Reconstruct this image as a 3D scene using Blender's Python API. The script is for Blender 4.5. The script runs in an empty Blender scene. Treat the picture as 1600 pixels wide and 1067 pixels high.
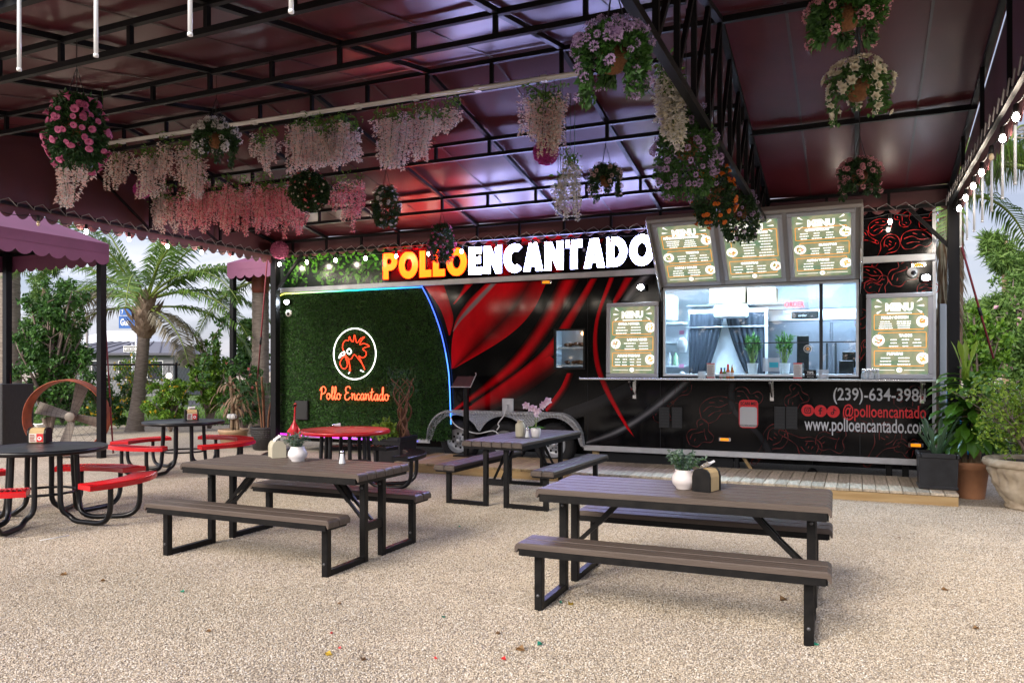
import bpy, math, random
from mathutils import Vector, Matrix
rnd = random.Random(11)
sc = bpy.context.scene
COL = sc.collection
PI = math.pi
# ------------------------------------------------------------------ camera
FPX, YAW, HY, EYE = 1200.6, 0.42, 575.5, 1.556
cd = bpy.data.cameras.new('camera'); cam = bpy.data.objects.new('camera', cd); COL.objects.link(cam)
cam.location = (0, 0, EYE); cam.rotation_euler = (PI/2, 0, YAW)
cd.sensor_width = 36; cd.lens = 36*FPX/1600; cd.shift_y = (HY-533.5)/1600
cd.clip_start = 0.05; cd.clip_end = 2000
sc.camera = cam
# ------------------------------------------------------------------ world and sun
SUN_EL, SUN_AZ = math.radians(30), math.radians(196)      # azimuth from +Y, behind the photographer
wd = bpy.data.worlds.new("World"); sc.world = wd; wd.use_nodes = True
nt = wd.node_tree; nt.nodes.clear()
def wn(t, **k):
    n = nt.nodes.new(t)
    for a, b in k.items(): setattr(n, a, b)
    return n
sky = wn('ShaderNodeTexSky', sky_type='NISHITA', sun_disc=False, sun_elevation=SUN_EL, sun_rotation=SUN_AZ,
         altitude=0, air_density=1.0, dust_density=1.5, ozone_density=1.5)
tc = wn('ShaderNodeTexCoord'); mp = wn('ShaderNodeMapping'); mp.inputs['Scale'].default_value = (2.2, 2.2, 9)
nz = wn('ShaderNodeTexNoise'); nz.inputs['Scale'].default_value = 2.0; nz.inputs['Detail'].default_value = 6; nz.inputs['Distortion'].default_value = .6
rp = wn('ShaderNodeValToRGB')
e = rp.color_ramp.elements
e[0].position = .30; e[0].color = (1.7, 1.75, 2.4, 1)
e[1].position = .70; e[1].color = (4.6, 4.2, 4.5, 1)
x = e.new(.52); x.color = (3.3, 3.2, 3.9, 1)
mx = wn('ShaderNodeMix', data_type='RGBA'); mx.inputs[0].default_value = .72
bg = wn('ShaderNodeBackground'); bg.inputs['Strength'].default_value = .15
ou = wn('ShaderNodeOutputWorld')
nt.links.new(tc.outputs['Generated'], mp.inputs['Vector']); nt.links.new(mp.outputs[0], nz.inputs['Vector'])
nt.links.new(nz.outputs['Fac'], rp.inputs[0]); nt.links.new(sky.outputs[0], mx.inputs[6]); nt.links.new(rp.outputs[0], mx.inputs[7])
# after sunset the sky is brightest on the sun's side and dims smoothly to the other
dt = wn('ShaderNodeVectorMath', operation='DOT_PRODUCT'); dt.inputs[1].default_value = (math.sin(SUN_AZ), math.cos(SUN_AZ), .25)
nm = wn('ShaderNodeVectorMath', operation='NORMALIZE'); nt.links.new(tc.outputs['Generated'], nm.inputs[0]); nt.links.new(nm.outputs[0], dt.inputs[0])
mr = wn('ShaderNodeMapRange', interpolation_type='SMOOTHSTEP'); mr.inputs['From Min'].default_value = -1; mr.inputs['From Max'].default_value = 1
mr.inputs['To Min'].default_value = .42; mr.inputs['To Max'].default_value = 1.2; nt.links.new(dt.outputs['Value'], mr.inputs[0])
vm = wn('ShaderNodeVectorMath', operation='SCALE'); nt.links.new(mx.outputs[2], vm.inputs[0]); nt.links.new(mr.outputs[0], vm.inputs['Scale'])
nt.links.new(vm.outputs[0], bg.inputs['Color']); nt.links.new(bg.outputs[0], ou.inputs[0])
sd = bpy.data.lights.new('sun', 'SUN'); sd.energy = 1.5; sd.angle = math.radians(26); sd.color = (1, .90, .78)
so = bpy.data.objects.new('sun', sd); COL.objects.link(so)
sdir = Vector((math.sin(SUN_AZ)*math.cos(SUN_EL), math.cos(SUN_AZ)*math.cos(SUN_EL), math.sin(SUN_EL)))
so.rotation_euler = sdir.to_track_quat('Z', 'Y').to_euler(); so.location = (0, 0, 20)
vs = sc.view_settings; vs.view_transform = 'Standard'; vs.look = 'None'; vs.exposure = 1.55; vs.gamma = 1; vs.use_curve_mapping = False
sc.cycles.max_bounces = 7; sc.cycles.diffuse_bounces = 3; sc.cycles.glossy_bounces = 4; sc.cycles.transmission_bounces = 5
sc.cycles.transparent_max_bounces = 8; sc.cycles.sample_clamp_indirect = 6; sc.cycles.caustics_reflective = False; sc.cycles.caustics_refractive = False
sc.cycles.use_denoising = True
# ------------------------------------------------------------------ from a pixel of the photograph to a place
SN, CS = math.sin(YAW), math.cos(YAW)
def W(u, v, Y=None, z=None, X=None, t=None):
    a = (u-800)/FPX; dx = -SN+a*CS; dy = CS+a*SN; dz = (HY-v)/FPX
    if t is None:
        t = Y/dy if Y is not None else (z-EYE)/dz if z is not None else X/dx
    return Vector((dx*t, dy*t, EYE+dz*t))
# ------------------------------------------------------------------ materials
MATS = {}
def mat(name, col=(.5, .5, .5), rough=.5, metal=0, spec=.5, var=0, vscale=8, bump=0, bscale=40, emit=None, es=0, coat=0,
        trans=0, alpha=1, rndvar=0, col2=None, stretch=(1, 1, 1), attr=None, sheen=0, detail=4, subs=0):
    if name in MATS: return MATS[name]
    m = bpy.data.materials.new(name); m.use_nodes = True; N = m.node_tree; b = N.nodes['Principled BSDF']
    b.inputs['Base Color'].default_value = (*col, 1); b.inputs['Roughness'].default_value = rough; b.inputs['Metallic'].default_value = metal
    b.inputs['Specular IOR Level'].default_value = spec; b.inputs['Coat Weight'].default_value = coat; b.inputs['Coat Roughness'].default_value = .06
    b.inputs['Transmission Weight'].default_value = trans; b.inputs['Alpha'].default_value = alpha
    if subs: b.inputs['Subsurface Weight'].default_value = subs; b.inputs['Subsurface Radius'].default_value = (.02, .02, .02)
    if emit: b.inputs['Emission Color'].default_value = (*emit, 1); b.inputs['Emission Strength'].default_value = es
    src = None
    if attr:
        a = N.nodes.new('ShaderNodeAttribute'); a.attribute_name = attr; src = a.outputs['Color']
    if var or bump or col2:
        t = N.nodes.new('ShaderNodeTexCoord'); p = N.nodes.new('ShaderNodeMapping'); p.inputs['Scale'].default_value = stretch
        N.links.new(t.outputs['Object'], p.inputs[0])
    if var or col2:
        n = N.nodes.new('ShaderNodeTexNoise'); n.inputs['Scale'].default_value = vscale; n.inputs['Detail'].default_value = detail; N.links.new(p.outputs[0], n.inputs['Vector'])
        r = N.nodes.new('ShaderNodeValToRGB'); N.links.new(n.outputs['Fac'], r.inputs[0])
        c2 = col2 or tuple(min(1, c*(1+var)) for c in col)
        c1 = col if col2 else tuple(c*(1-var) for c in col)
        r.color_ramp.elements[0].color = (*c1, 1); r.color_ramp.elements[1].color = (*c2, 1)
        r.color_ramp.elements[0].position = .3; r.color_ramp.elements[1].position = .7
        if src is None: src = r.outputs[0]
        else:
            q = N.nodes.new('ShaderNodeMix'); q.data_type = 'RGBA'; q.blend_type = 'MULTIPLY'; q.inputs[0].default_value = 1
            N.links.new(src, q.inputs[6]); N.links.new(r.outputs[0], q.inputs[7]); src = q.outputs[2]
    if rndvar:
        o = N.nodes.new('ShaderNodeObjectInfo'); mr = N.nodes.new('ShaderNodeMapRange'); mr.inputs['To Min'].default_value = 1-rndvar; mr.inputs['To Max'].default_value = 1+rndvar
        N.links.new(o.outputs['Random'], mr.inputs[0]); h = N.nodes.new('ShaderNodeHueSaturation'); N.links.new(mr.outputs[0], h.inputs['Value'])
        if src is None: h.inputs['Color'].default_value = (*col, 1)
        else: N.links.new(src, h.inputs['Color'])
        src = h.outputs[0]
    if src is not None:
        N.links.new(src, b.inputs['Base Color'])
        if attr and emit: N.links.new(src, b.inputs['Emission Color'])
    if bump:
        n = N.nodes.new('ShaderNodeTexNoise'); n.inputs['Scale'].default_value = bscale; n.inputs['Detail'].default_value = 5; N.links.new(p.outputs[0], n.inputs['Vector'])
        bp = N.nodes.new('ShaderNodeBump'); bp.inputs['Strength'].default_value = bump; bp.inputs['Distance'].default_value = .02
        N.links.new(n.outputs['Fac'], bp.inputs['Height']); N.links.new(bp.outputs[0], b.inputs['Normal'])
    MATS[name] = m
    return m
def leafmat(name, c1, c2, rough=.5, tr=.25):
    """two-sided leaf: diffuse + gloss with some light through it, colour varied from leaf to leaf"""
    if name in MATS: return MATS[name]
    m = bpy.data.materials.new(name); m.use_nodes = True; N = m.node_tree; b = N.nodes['Principled BSDF']
    t = N.nodes.new('ShaderNodeTexCoord'); n = N.nodes.new('ShaderNodeTexNoise'); n.inputs['Scale'].default_value = 9; N.links.new(t.outputs['Object'], n.inputs['Vector'])
    g = N.nodes.new('ShaderNodeNewGeometry'); ad = N.nodes.new('ShaderNodeMath'); ad.operation = 'ADD'
    N.links.new(n.outputs['Fac'], ad.inputs[0]); N.links.new(g.outputs['Random Per Island'], ad.inputs[1])
    mr = N.nodes.new('ShaderNodeMapRange'); mr.inputs['From Min'].default_value = .45; mr.inputs['From Max'].default_value = 1.4; N.links.new(ad.outputs[0], mr.inputs[0])
    mx = N.nodes.new('ShaderNodeMix'); mx.data_type = 'RGBA'; mx.inputs[6].default_value = (*c1, 1); mx.inputs[7].default_value = (*c2, 1)
    N.links.new(mr.outputs[0], mx.inputs[0]); N.links.new(mx.outputs[2], b.inputs['Base Color'])
    b.inputs['Roughness'].default_value = rough
    if tr:
        tl = N.nodes.new('ShaderNodeBsdfTranslucent'); N.links.new(mx.outputs[2], tl.inputs[0]); ms = N.nodes.new('ShaderNodeMixShader'); ms.inputs[0].default_value = tr
        N.links.new(b.outputs[0], ms.inputs[1]); N.links.new(tl.outputs[0], ms.inputs[2]); N.links.new(ms.outputs[0], N.nodes['Material Output'].inputs[0])
    MATS[name] = m
    return m
# ------------------------------------------------------------------ mesh builder
class MB:
    def __init__(s): s.v = []; s.f = []; s.m = []; s.s = []; s.c = []; s.cur = None; s.M = None
    def add(s, vs, fs, m=0, smooth=False):
        o = len(s.v)
        if s.M is not None: vs = [s.M @ Vector(p) for p in vs]
        s.v.extend((p[0], p[1], p[2]) for p in vs)
        s.c.extend([s.cur]*len(vs))
        s.f.extend(tuple(i+o for i in f) for f in fs); s.m.extend([m]*len(fs)); s.s.extend([smooth]*len(fs))
        return s
    def box(s, x0, x1, y0, y1, z0, z1, m=0, b=0):
        if x0 > x1: x0, x1 = x1, x0
        if y0 > y1: y0, y1 = y1, y0
        if z0 > z1: z0, z1 = z1, z0
        if b <= 0:
            vs = [(x, y, z) for x in (x0, x1) for y in (y0, y1) for z in (z0, z1)]
            return s.add(vs, [(0, 1, 3, 2), (4, 6, 7, 5), (0, 4, 5, 1), (2, 3, 7, 6), (0, 2, 6, 4), (1, 5, 7, 3)], m)
        b = min(b, (x1-x0)*.45, (y1-y0)*.45, (z1-z0)*.45)
        X = (x0, x1); Y = (y0, y1); Z = (z0, z1); vs = []; I = {}
        for i in (0, 1):
            for j in (0, 1):
                for k in (0, 1):
                    sx, sy, sz = (1-2*i)*b, (1-2*j)*b, (1-2*k)*b
                    I[i, j, k] = len(vs)
                    vs += [(X[i], Y[j]+sy, Z[k]+sz), (X[i]+sx, Y[j], Z[k]+sz), (X[i]+sx, Y[j]+sy, Z[k])]
        fs = []
        for i in (0, 1):
            fs.append(tuple(I[i, j, k] for j, k in ((0, 0), (1, 0), (1, 1), (0, 1))))
            fs.append(tuple(I[j, i, k]+1 for j, k in ((0, 0), (1, 0), (1, 1), (0, 1))))
            fs.append(tuple(I[j, k, i]+2 for j, k in ((0, 0), (1, 0), (1, 1), (0, 1))))
            for j in (0, 1):
                fs.append((I[i, j, 0], I[i, j, 1], I[i, j, 1]+1, I[i, j, 0]+1))
                fs.append((I[i, 0, j], I[i, 1, j], I[i, 1, j]+2, I[i, 0, j]+2))
                fs.append((I[0, i, j]+1, I[1, i, j]+1, I[1, i, j]+2, I[0, i, j]+2))
                for k in (0, 1): fs.append((I[i, j, k], I[i, j, k]+1, I[i, j, k]+2))
        return s.add(vs, fs, m)
    def bar(s, p, q, w, h=None, m=0, up=(0, 0, 1)):
        h = h or w; p = Vector(p); q = Vector(q); d = (q-p); L = d.length; d.normalize(); up = Vector(up)
        if abs(d.dot(up)) > .98: up = Vector((0, 1, 0))
        a = d.cross(up).normalized(); c = a.cross(d).normalized()
        vs = [o + a*(i*w/2) + c*(j*h/2) for o in (p, q) for i, j in ((-1, -1), (1, -1), (1, 1), (-1, 1))]
        return s.add(vs, [(3, 2, 1, 0), (4, 5, 6, 7)]+[(i, (i+1) % 4, 4+(i+1) % 4, 4+i) for i in range(4)], m)
    def tube(s, pts, r, n=8, closed=False, m=0, caps=True, cols=None):
        pts = [Vector(p) for p in pts]; k = len(pts); rr = r if isinstance(r, (list, tuple)) else [r]*k
        vs = []; up = None
        for i, p in enumerate(pts):
            a = pts[(i-1) % k] if (i or closed) else p; b = pts[(i+1) % k] if (i < k-1 or closed) else p
            d = (b-a)
            if d.length < 1e-9: d = Vector((0, 0, 1))
            d.normalize()
            if up is None: up = Vector((0, 0, 1)) if abs(d.z) < .9 else Vector((0, 1, 0))
            sd = d.cross(up)
            if sd.length < 1e-4: sd = d.cross(Vector((1, .3, .2)))
            sd.normalize(); up = sd.cross(d).normalized()
            vs += [p + (sd*math.cos(2*PI*j/n)+up*math.sin(2*PI*j/n))*rr[i] for j in range(n)]
        fs = [(i*n+j, i*n+(j+1) % n, ((i+1) % k)*n+(j+1) % n, ((i+1) % k)*n+j) for i in range(k if closed else k-1) for j in range(n)]
        if caps and not closed: fs += [tuple(range(n-1, -1, -1)), tuple((k-1)*n+j for j in range(n))]
        if cols:
            for i in range(k):
                s.cur = cols[i]; s.add(vs[i*n:(i+1)*n], [], m)
            o = len(s.v)-k*n; s.f += [tuple(i+o for i in f) for f in fs]; s.m += [m]*len(fs); s.s += [True]*len(fs); s.cur = None
            return s
        return s.add(vs, fs, m, n > 4)
    def lathe(s, prof, n=20, c=(0, 0, 0), m=0, smooth=True, sx=1, sy=1, cap=True):
        vs = [(c[0]+r*sx*math.cos(2*PI*j/n), c[1]+r*sy*math.sin(2*PI*j/n), c[2]+z) for r, z in prof for j in range(n)]
        k = len(prof)
        fs = [(i*n+j, i*n+(j+1) % n, (i+1)*n+(j+1) % n, (i+1)*n+j) for i in range(k-1) for j in range(n)]
        if cap: fs += [tuple(range(n-1, -1, -1)), tuple((k-1)*n+j for j in range(n))]
        return s.add(vs, fs, m, smooth)
    def ball(s, c, r, n=10, m=0, sz=1):
        k = max(4, n//2)
        return s.lathe([(max(1e-4, r*math.sin(PI*i/k)), -r*sz*math.cos(PI*i/k)) for i in range(k+1)], n, c, m, True, cap=False)
    def quad(s, a, b, c, d, m=0): return s.add([a, b, c, d], [(0, 1, 2, 3)], m)
    def prism(s, pts, lo, hi, ax='Y', m=0):
        """polygon (2D) pushed out along an axis"""
        f = {'Y': lambda a, b, h: (a, h, b), 'X': lambda a, b, h: (h, a, b), 'Z': lambda a, b, h: (a, b, h)}[ax]
        n = len(pts); vs = [f(a, b, lo) for a, b in pts]+[f(a, b, hi) for a, b in pts]
        return s.add(vs, [tuple(range(n)), tuple(range(2*n-1, n-1, -1))]+[(i, i+n, (i+1) % n+n, (i+1) % n) for i in range(n)], m)
    def leaf(s, p, d, up, L, w, fold=.25, m=0, bend=0):
        p = Vector(p); d = Vector(d).normalized(); sd = d.cross(Vector(up))
        if sd.length < 1e-3: sd = d.cross(Vector((.3, .8, .1)))
        sd.normalize(); nn = sd.cross(d)
        a = p+d*(L*.45); e = p+d*L-nn*(bend*L)
        return s.add([p, a+sd*(w/2)+nn*(w*fold), e, a-sd*(w/2)+nn*(w*fold)], [(0, 1, 2), (0, 2, 3)], m)
    def build(s, name, mats, parent=None, world=True, label=None, smooth=None, kind=None):
        me = bpy.data.meshes.new(name)
        o = org(parent) if (parent is not None and world) else None
        me.from_pydata([(p[0]-o.x, p[1]-o.y, p[2]-o.z) for p in s.v] if o is not None else s.v, [], s.f)
        if not isinstance(mats, (list, tuple)): mats = [mats]
        for q in mats: me.materials.append(q)
        if me.polygons:
            me.polygons.foreach_set('material_index', s.m)
            me.polygons.foreach_set('use_smooth', s.s if smooth is None else [smooth]*len(s.f))
        if any(c is not None for c in s.c):
            at = me.color_attributes.new('tint', 'FLOAT_COLOR', 'POINT')
            at.data.foreach_set('color', [q for c in s.c for q in (*(c or (1, 1, 1)), 1)])
        return link(name, me, parent, label, kind)
ORG = {}
def org(o): return ORG.get(o.name, Vector((0, 0, 0)))
def link(name, me, parent=None, label=None, kind=None):
    ob = bpy.data.objects.new(name, me); COL.objects.link(ob)
    if parent is not None: ob.parent = parent; ORG[ob.name] = org(parent)
    if label: ob['label'] = label
    if kind: ob['kind'] = kind
    return ob
def thing(name, label, cat, loc=(0, 0, 0), rz=0, group=None):
    o = bpy.data.objects.new(name, None); COL.objects.link(o); o.location = loc; o.rotation_euler = (0, 0, rz)
    o.empty_display_size = .1
    o['label'] = label; o['category'] = cat
    if group: o['group'] = group
    ORG[o.name] = Vector(loc)
    return o
def tag(o, label, cat, group=None):
    o['label'] = label; o['category'] = cat
    if group: o['group'] = group
    return o
def struct(o): o['kind'] = 'structure'; return o
def share(name, src, parent, loc=(0, 0, 0), rot=(0, 0, 0), scale=(1, 1, 1)):
    """another object on the mesh of src"""
    o = bpy.data.objects.new(name, src.data if hasattr(src, 'data') else src); COL.objects.link(o); o.parent = parent
    o.location = loc; o.rotation_euler = rot; o.scale = scale
    return o
def copy_tree(o, parent=None):
    c = o.copy(); COL.objects.link(c)
    if parent is not None: c.parent = parent
    for ch in list(o.children): copy_tree(ch, c)
    return c
def copy_thing(o, loc, rz=0, label=None, scale=None):
    c = copy_tree(o); c.location = loc; c.rotation_euler = (0, 0, rz)
    if label: c['label'] = label
    if scale: c.scale = scale
    return c
def rdir(up=0):
    while True:
        d = Vector((rnd.uniform(-1, 1), rnd.uniform(-1, 1), rnd.uniform(-1, 1)))
        if .05 < d.length < 1: break
    d.normalize(); d.z += up
    return d.normalized()
def smooth_line(pts, n=6, closed=False):
    P = [Vector(p) for p in pts]; k = len(P); out = []
    for i in range(k if closed else k-1):
        g = (lambda j: P[j % k]) if closed else (lambda j: P[max(0, min(k-1, j))])
        a, b, c, d = g(i-1), g(i), g(i+1), g(i+2)
        for q in range(n):
            t = q/n
            out.append(.5*((2*b)+(c-a)*t+(2*a-5*b+4*c-d)*t*t+(3*b-a-3*c+d)*t**3))
    if not closed: out.append(P[-1])
    return out
def text_bm(mb, s, x, z, Y, size, xs=1, bold=0, align='LEFT', depth=.003, m=0, shear=0):
    """flat lettering standing in the XZ plane at Y, facing -Y"""
    cu = bpy.data.curves.new('letters', 'FONT'); cu.body = s; cu.size = size; cu.offset = bold; cu.align_x = align; cu.shear = shear; cu.resolution_u = 3
    cu.extrude = depth/2
    ob = bpy.data.objects.new('letters', cu); me = bpy.data.meshes.new_from_object(ob)
    mb.add([(x+v.co.x*xs, Y-v.co.z, z+v.co.y) for v in me.vertices], [tuple(p.vertices) for p in me.polygons], m)
    bpy.data.objects.remove(ob); bpy.data.curves.remove(cu); bpy.data.meshes.remove(me)
    return mb
def outline_bm(mb, loops, Y, depth, m=0, f=lambda a, b: (a, b)):
    """filled outline with holes in the XZ plane, front face at Y, pushed back by depth"""
    cu = bpy.data.curves.new('outline', 'CURVE'); cu.dimensions = '2D'; cu.fill_mode = 'BOTH'; cu.extrude = depth/2
    for L in loops:
        sp = cu.splines.new('POLY'); sp.points.add(len(L)-1); sp.use_cyclic_u = True
        for p, (a, b) in zip(sp.points, L): p.co = (*f(a, b), 0, 1)
    ob = bpy.data.objects.new('outline', cu); me = bpy.data.meshes.new_from_object(ob)
    mb.add([(v.co.x, Y+depth/2-v.co.z, v.co.y) for v in me.vertices], [tuple(p.vertices) for p in me.polygons], m)
    bpy.data.objects.remove(ob); bpy.data.curves.remove(cu); bpy.data.meshes.remove(me)
    return mb
def ell(cx, cy, rx, ry, n=28, a0=0, a1=2*PI, close=True):
    return [(cx+rx*math.cos(a0+(a1-a0)*i/(n if close else n-1)), cy+ry*math.sin(a0+(a1-a0)*i/(n if close else n-1))) for i in range(n)]
M_black = mat('black_powder_coat', (.0035, .0035, .004), .42, spec=.2, col2=(.011, .010, .009), vscale=14, bump=.05, bscale=200)
M_frame = mat('black_frame_steel', (.0035, .0035, .0045), .5, spec=.2, var=.3, vscale=6)
M_silver = mat('brushed_aluminium', (.52, .53, .55), .34, .6, var=.12, vscale=5)
M_steel = mat('stainless_steel', (.62, .65, .68), .25, .95, var=.08, vscale=3, stretch=(1, 1, 6))
M_white = mat('white_plastic', (.78, .78, .76), .4)
M_dark = mat('dark_interior', (.008, .008, .009), .8)
# ================================================================== GROUND
def gravel_mat():
    m = bpy.data.materials.new('gravel_bed'); m.use_nodes = True; N = m.node_tree; b = N.nodes['Principled BSDF']; L = N.links.new
    t = N.nodes.new('ShaderNodeTexCoord')
    v = N.nodes.new('ShaderNodeTexVoronoi'); v.inputs['Scale'].default_value = 95; L(t.outputs['Object'], v.inputs['Vector'])
    sp = N.nodes.new('ShaderNodeSeparateColor'); L(v.outputs['Color'], sp.inputs[0])
    r = N.nodes.new('ShaderNodeValToRGB'); L(sp.outputs[0], r.inputs[0]); e = r.color_ramp.elements
    e[0].position = 0; e[0].color = (.20, .15, .10, 1); e[1].position = 1; e[1].color = (.70, .63, .53, 1)
    for p, c in ((.15, (.36, .27, .18, 1)), (.5, (.50, .385, .265, 1)), (.8, (.60, .485, .355, 1))): x = e.new(p); x.color = c
    n = N.nodes.new('ShaderNodeTexNoise'); n.inputs['Scale'].default_value = .7; n.inputs['Detail'].default_value = 7; n.inputs['Roughness'].default_value = .68; L(t.outputs['Object'], n.inputs['Vector'])
    mr = N.nodes.new('ShaderNodeMapRange'); mr.inputs['From Min'].default_value = .3; mr.inputs['From Max'].default_value = .7; mr.inputs['To Min'].default_value = .80; mr.inputs['To Max'].default_value = 1.06; mr.inputs['From Max'].default_value = .66; L(n.outputs['Fac'], mr.inputs[0])
    h = N.nodes.new('ShaderNodeHueSaturation'); h.inputs['Saturation'].default_value = .80; h.inputs['Hue'].default_value = .508; L(r.outputs[0], h.inputs['Color']); L(mr.outputs[0], h.inputs['Value']); L(h.outputs[0], b.inputs['Base Color'])
    inv = N.nodes.new('ShaderNodeMath'); inv.operation = 'MULTIPLY'; inv.inputs[1].default_value = -1; L(v.outputs['Distance'], inv.inputs[0])
    bp = N.nodes.new('ShaderNodeBump'); bp.inputs['Strength'].default_value = .9; bp.inputs['Distance'].default_value = .012; L(inv.outputs[0], bp.inputs['Height']); L(bp.outputs[0], b.inputs['Normal'])
    b.inputs['Roughness'].default_value = .85
    p = bpy.data.materials.new('gravel_stone'); p.use_nodes = True; N = p.node_tree; b = N.nodes['Principled BSDF']; L = N.links.new
    o = N.nodes.new('ShaderNodeObjectInfo'); r = N.nodes.new('ShaderNodeValToRGB'); L(o.outputs['Random'], r.inputs[0]); e = r.color_ramp.elements
    e[0].position = 0; e[0].color = (.16, .125, .09, 1); e[1].position = 1; e[1].color = (.76, .71, .62, 1)
    for q, c in ((.1, (.36, .265, .17, 1)), (.45, (.53, .405, .27, 1)), (.8, (.64, .52, .375, 1))): x = e.new(q); x.color = c
    n = N.nodes.new('ShaderNodeTexNoise'); n.inputs['Scale'].default_value = .7; n.inputs['Detail'].default_value = 7; n.inputs['Roughness'].default_value = .68; L(o.outputs['Location'], n.inputs['Vector'])
    mr = N.nodes.new('ShaderNodeMapRange'); mr.inputs['From Min'].default_value = .32; mr.inputs['From Max'].default_value = .66; mr.inputs['To Min'].default_value = .82; mr.inputs['To Max'].default_value = 1.08; L(n.outputs['Fac'], mr.inputs[0])
    h = N.nodes.new('ShaderNodeHueSaturation'); h.inputs['Saturation'].default_value = .80; h.inputs['Hue'].default_value = .508; L(r.outputs[0], h.inputs['Color']); L(mr.outputs[0], h.inputs['Value']); L(h.outputs[0], b.inputs['Base Color']); b.inputs['Roughness'].default_value = .8
    return m, p
M_gravel, M_stone = gravel_mat()
g = MB(); n = 30
gx = [-260+520*i/n for i in range(n+1)]; gy = [-260+520*i/n for i in range(n+1)]
g.add([(x, y, 0) for y in gy for x in gx], [(j*(n+1)+i, j*(n+1)+i+1, (j+1)*(n+1)+i+1, (j+1)*(n+1)+i) for j in range(n) for i in range(n)])
struct(g.build('ground', M_gravel))
def scatter_gn(name, mb, M, density, radius, flat=.62, mn=.55, mx=1.5, seed=3):
    ob = mb.build(name, M, kind='stuff')
    ng = bpy.data.node_groups.new(name, 'GeometryNodeTree')
    ng.interface.new_socket('Geometry', in_out='INPUT', socket_type='NodeSocketGeometry'); ng.interface.new_socket('Geometry', in_out='OUTPUT', socket_type='NodeSocketGeometry')
    A = ng.nodes.new; L = ng.links.new
    gi = A('NodeGroupInput'); go = A('NodeGroupOutput')
    d = A('GeometryNodeDistributePointsOnFaces'); d.inputs['Density'].default_value = density; d.inputs['Seed'].default_value = seed
    ic = A('GeometryNodeMeshIcoSphere'); ic.inputs['Radius'].default_value = radius; ic.inputs['Subdivisions'].default_value = 1
    tr = A('GeometryNodeTransform'); tr.inputs['Scale'].default_value = (1, .75, flat); L(ic.outputs[0], tr.inputs[0])
    sm = A('GeometryNodeSetMaterial'); sm.inputs['Material'].default_value = M; L(tr.outputs[0], sm.inputs[0])
    io = A('GeometryNodeInstanceOnPoints'); L(gi.outputs[0], d.inputs[0]); L(d.outputs[0], io.inputs['Points']); L(sm.outputs[0], io.inputs['Instance'])
    rr = A('FunctionNodeRandomValue'); rr.data_type = 'FLOAT_VECTOR'; rr.inputs[0].default_value = (-.5, -.5, 0); rr.inputs[1].default_value = (.5, .5, 6.3); L(rr.outputs[0], io.inputs['Rotation'])
    rs = A('FunctionNodeRandomValue'); rs.data_type = 'FLOAT'; rs.inputs[2].default_value = mn; rs.inputs[3].default_value = mx; rs.inputs['Seed'].default_value = 9; L(rs.outputs[1], io.inputs['Scale'])
    L(io.outputs[0], go.inputs[0])
    md = ob.modifiers.new('scatter', 'NODES'); md.node_group = ng
    return ob
g = MB()
def gp(u, v): p = W(u, v, z=0); return (p.x, p.y, .004)
g.add([gp(-60, 1110), gp(1660, 1110), gp(1660, 800), gp(1200, 770), gp(640, 735), gp(-60, 760)], [(0, 1, 2, 3, 4, 5)])
scatter_gn('gravel', g, M_stone, 12500, .0040)
# lawn beyond the gravel on the left and right, a strip of path, loose things on the gravel
M_lawn = mat('lawn_soil', (.045, .09, .012), .9, col2=(.10, .17, .02), vscale=1.2)
M_grassblade = leafmat('grass_blade', (.06, .15, .012), (.16, .30, .03), .6, .3)
l = MB(); a = [W(-500, 667, z=0), W(380, 662, z=0), W(430, 640, z=0)]
l.add([(a[0].x, a[0].y, .006), (a[1].x, a[1].y, .006), (-11, 60, .006), (-120, 60, .006), (-120, a[0].y, .006)], [(0, 1, 2, 3, 4)])
l.add([(3.2, 14.6, .006), (60, 14.6, .006), (60, 70, .006), (-11, 70, .006), (-11, 16, .006)], [(0, 1, 2, 3, 4)])
struct(l.build('lawn', M_lawn))
g = MB()
for i in range(9000):
    p = W(rnd.uniform(-30, 420), rnd.uniform(634, 666), z=0)
    g.leaf((p.x, p.y, 0), (rnd.uniform(-.5, .5), rnd.uniform(-.5, .5), 1), rdir(), rnd.uniform(.05, .14), .02)
for i in range(2500):
    p = Vector((rnd.uniform(2.2, 9), rnd.uniform(14.6, 22), 0))
    g.leaf(p, (rnd.uniform(-.5, .5), rnd.uniform(-.5, .5), 1), rdir(), rnd.uniform(.05, .14), .02)
g.build('grass', M_grassblade, kind='stuff')
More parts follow.
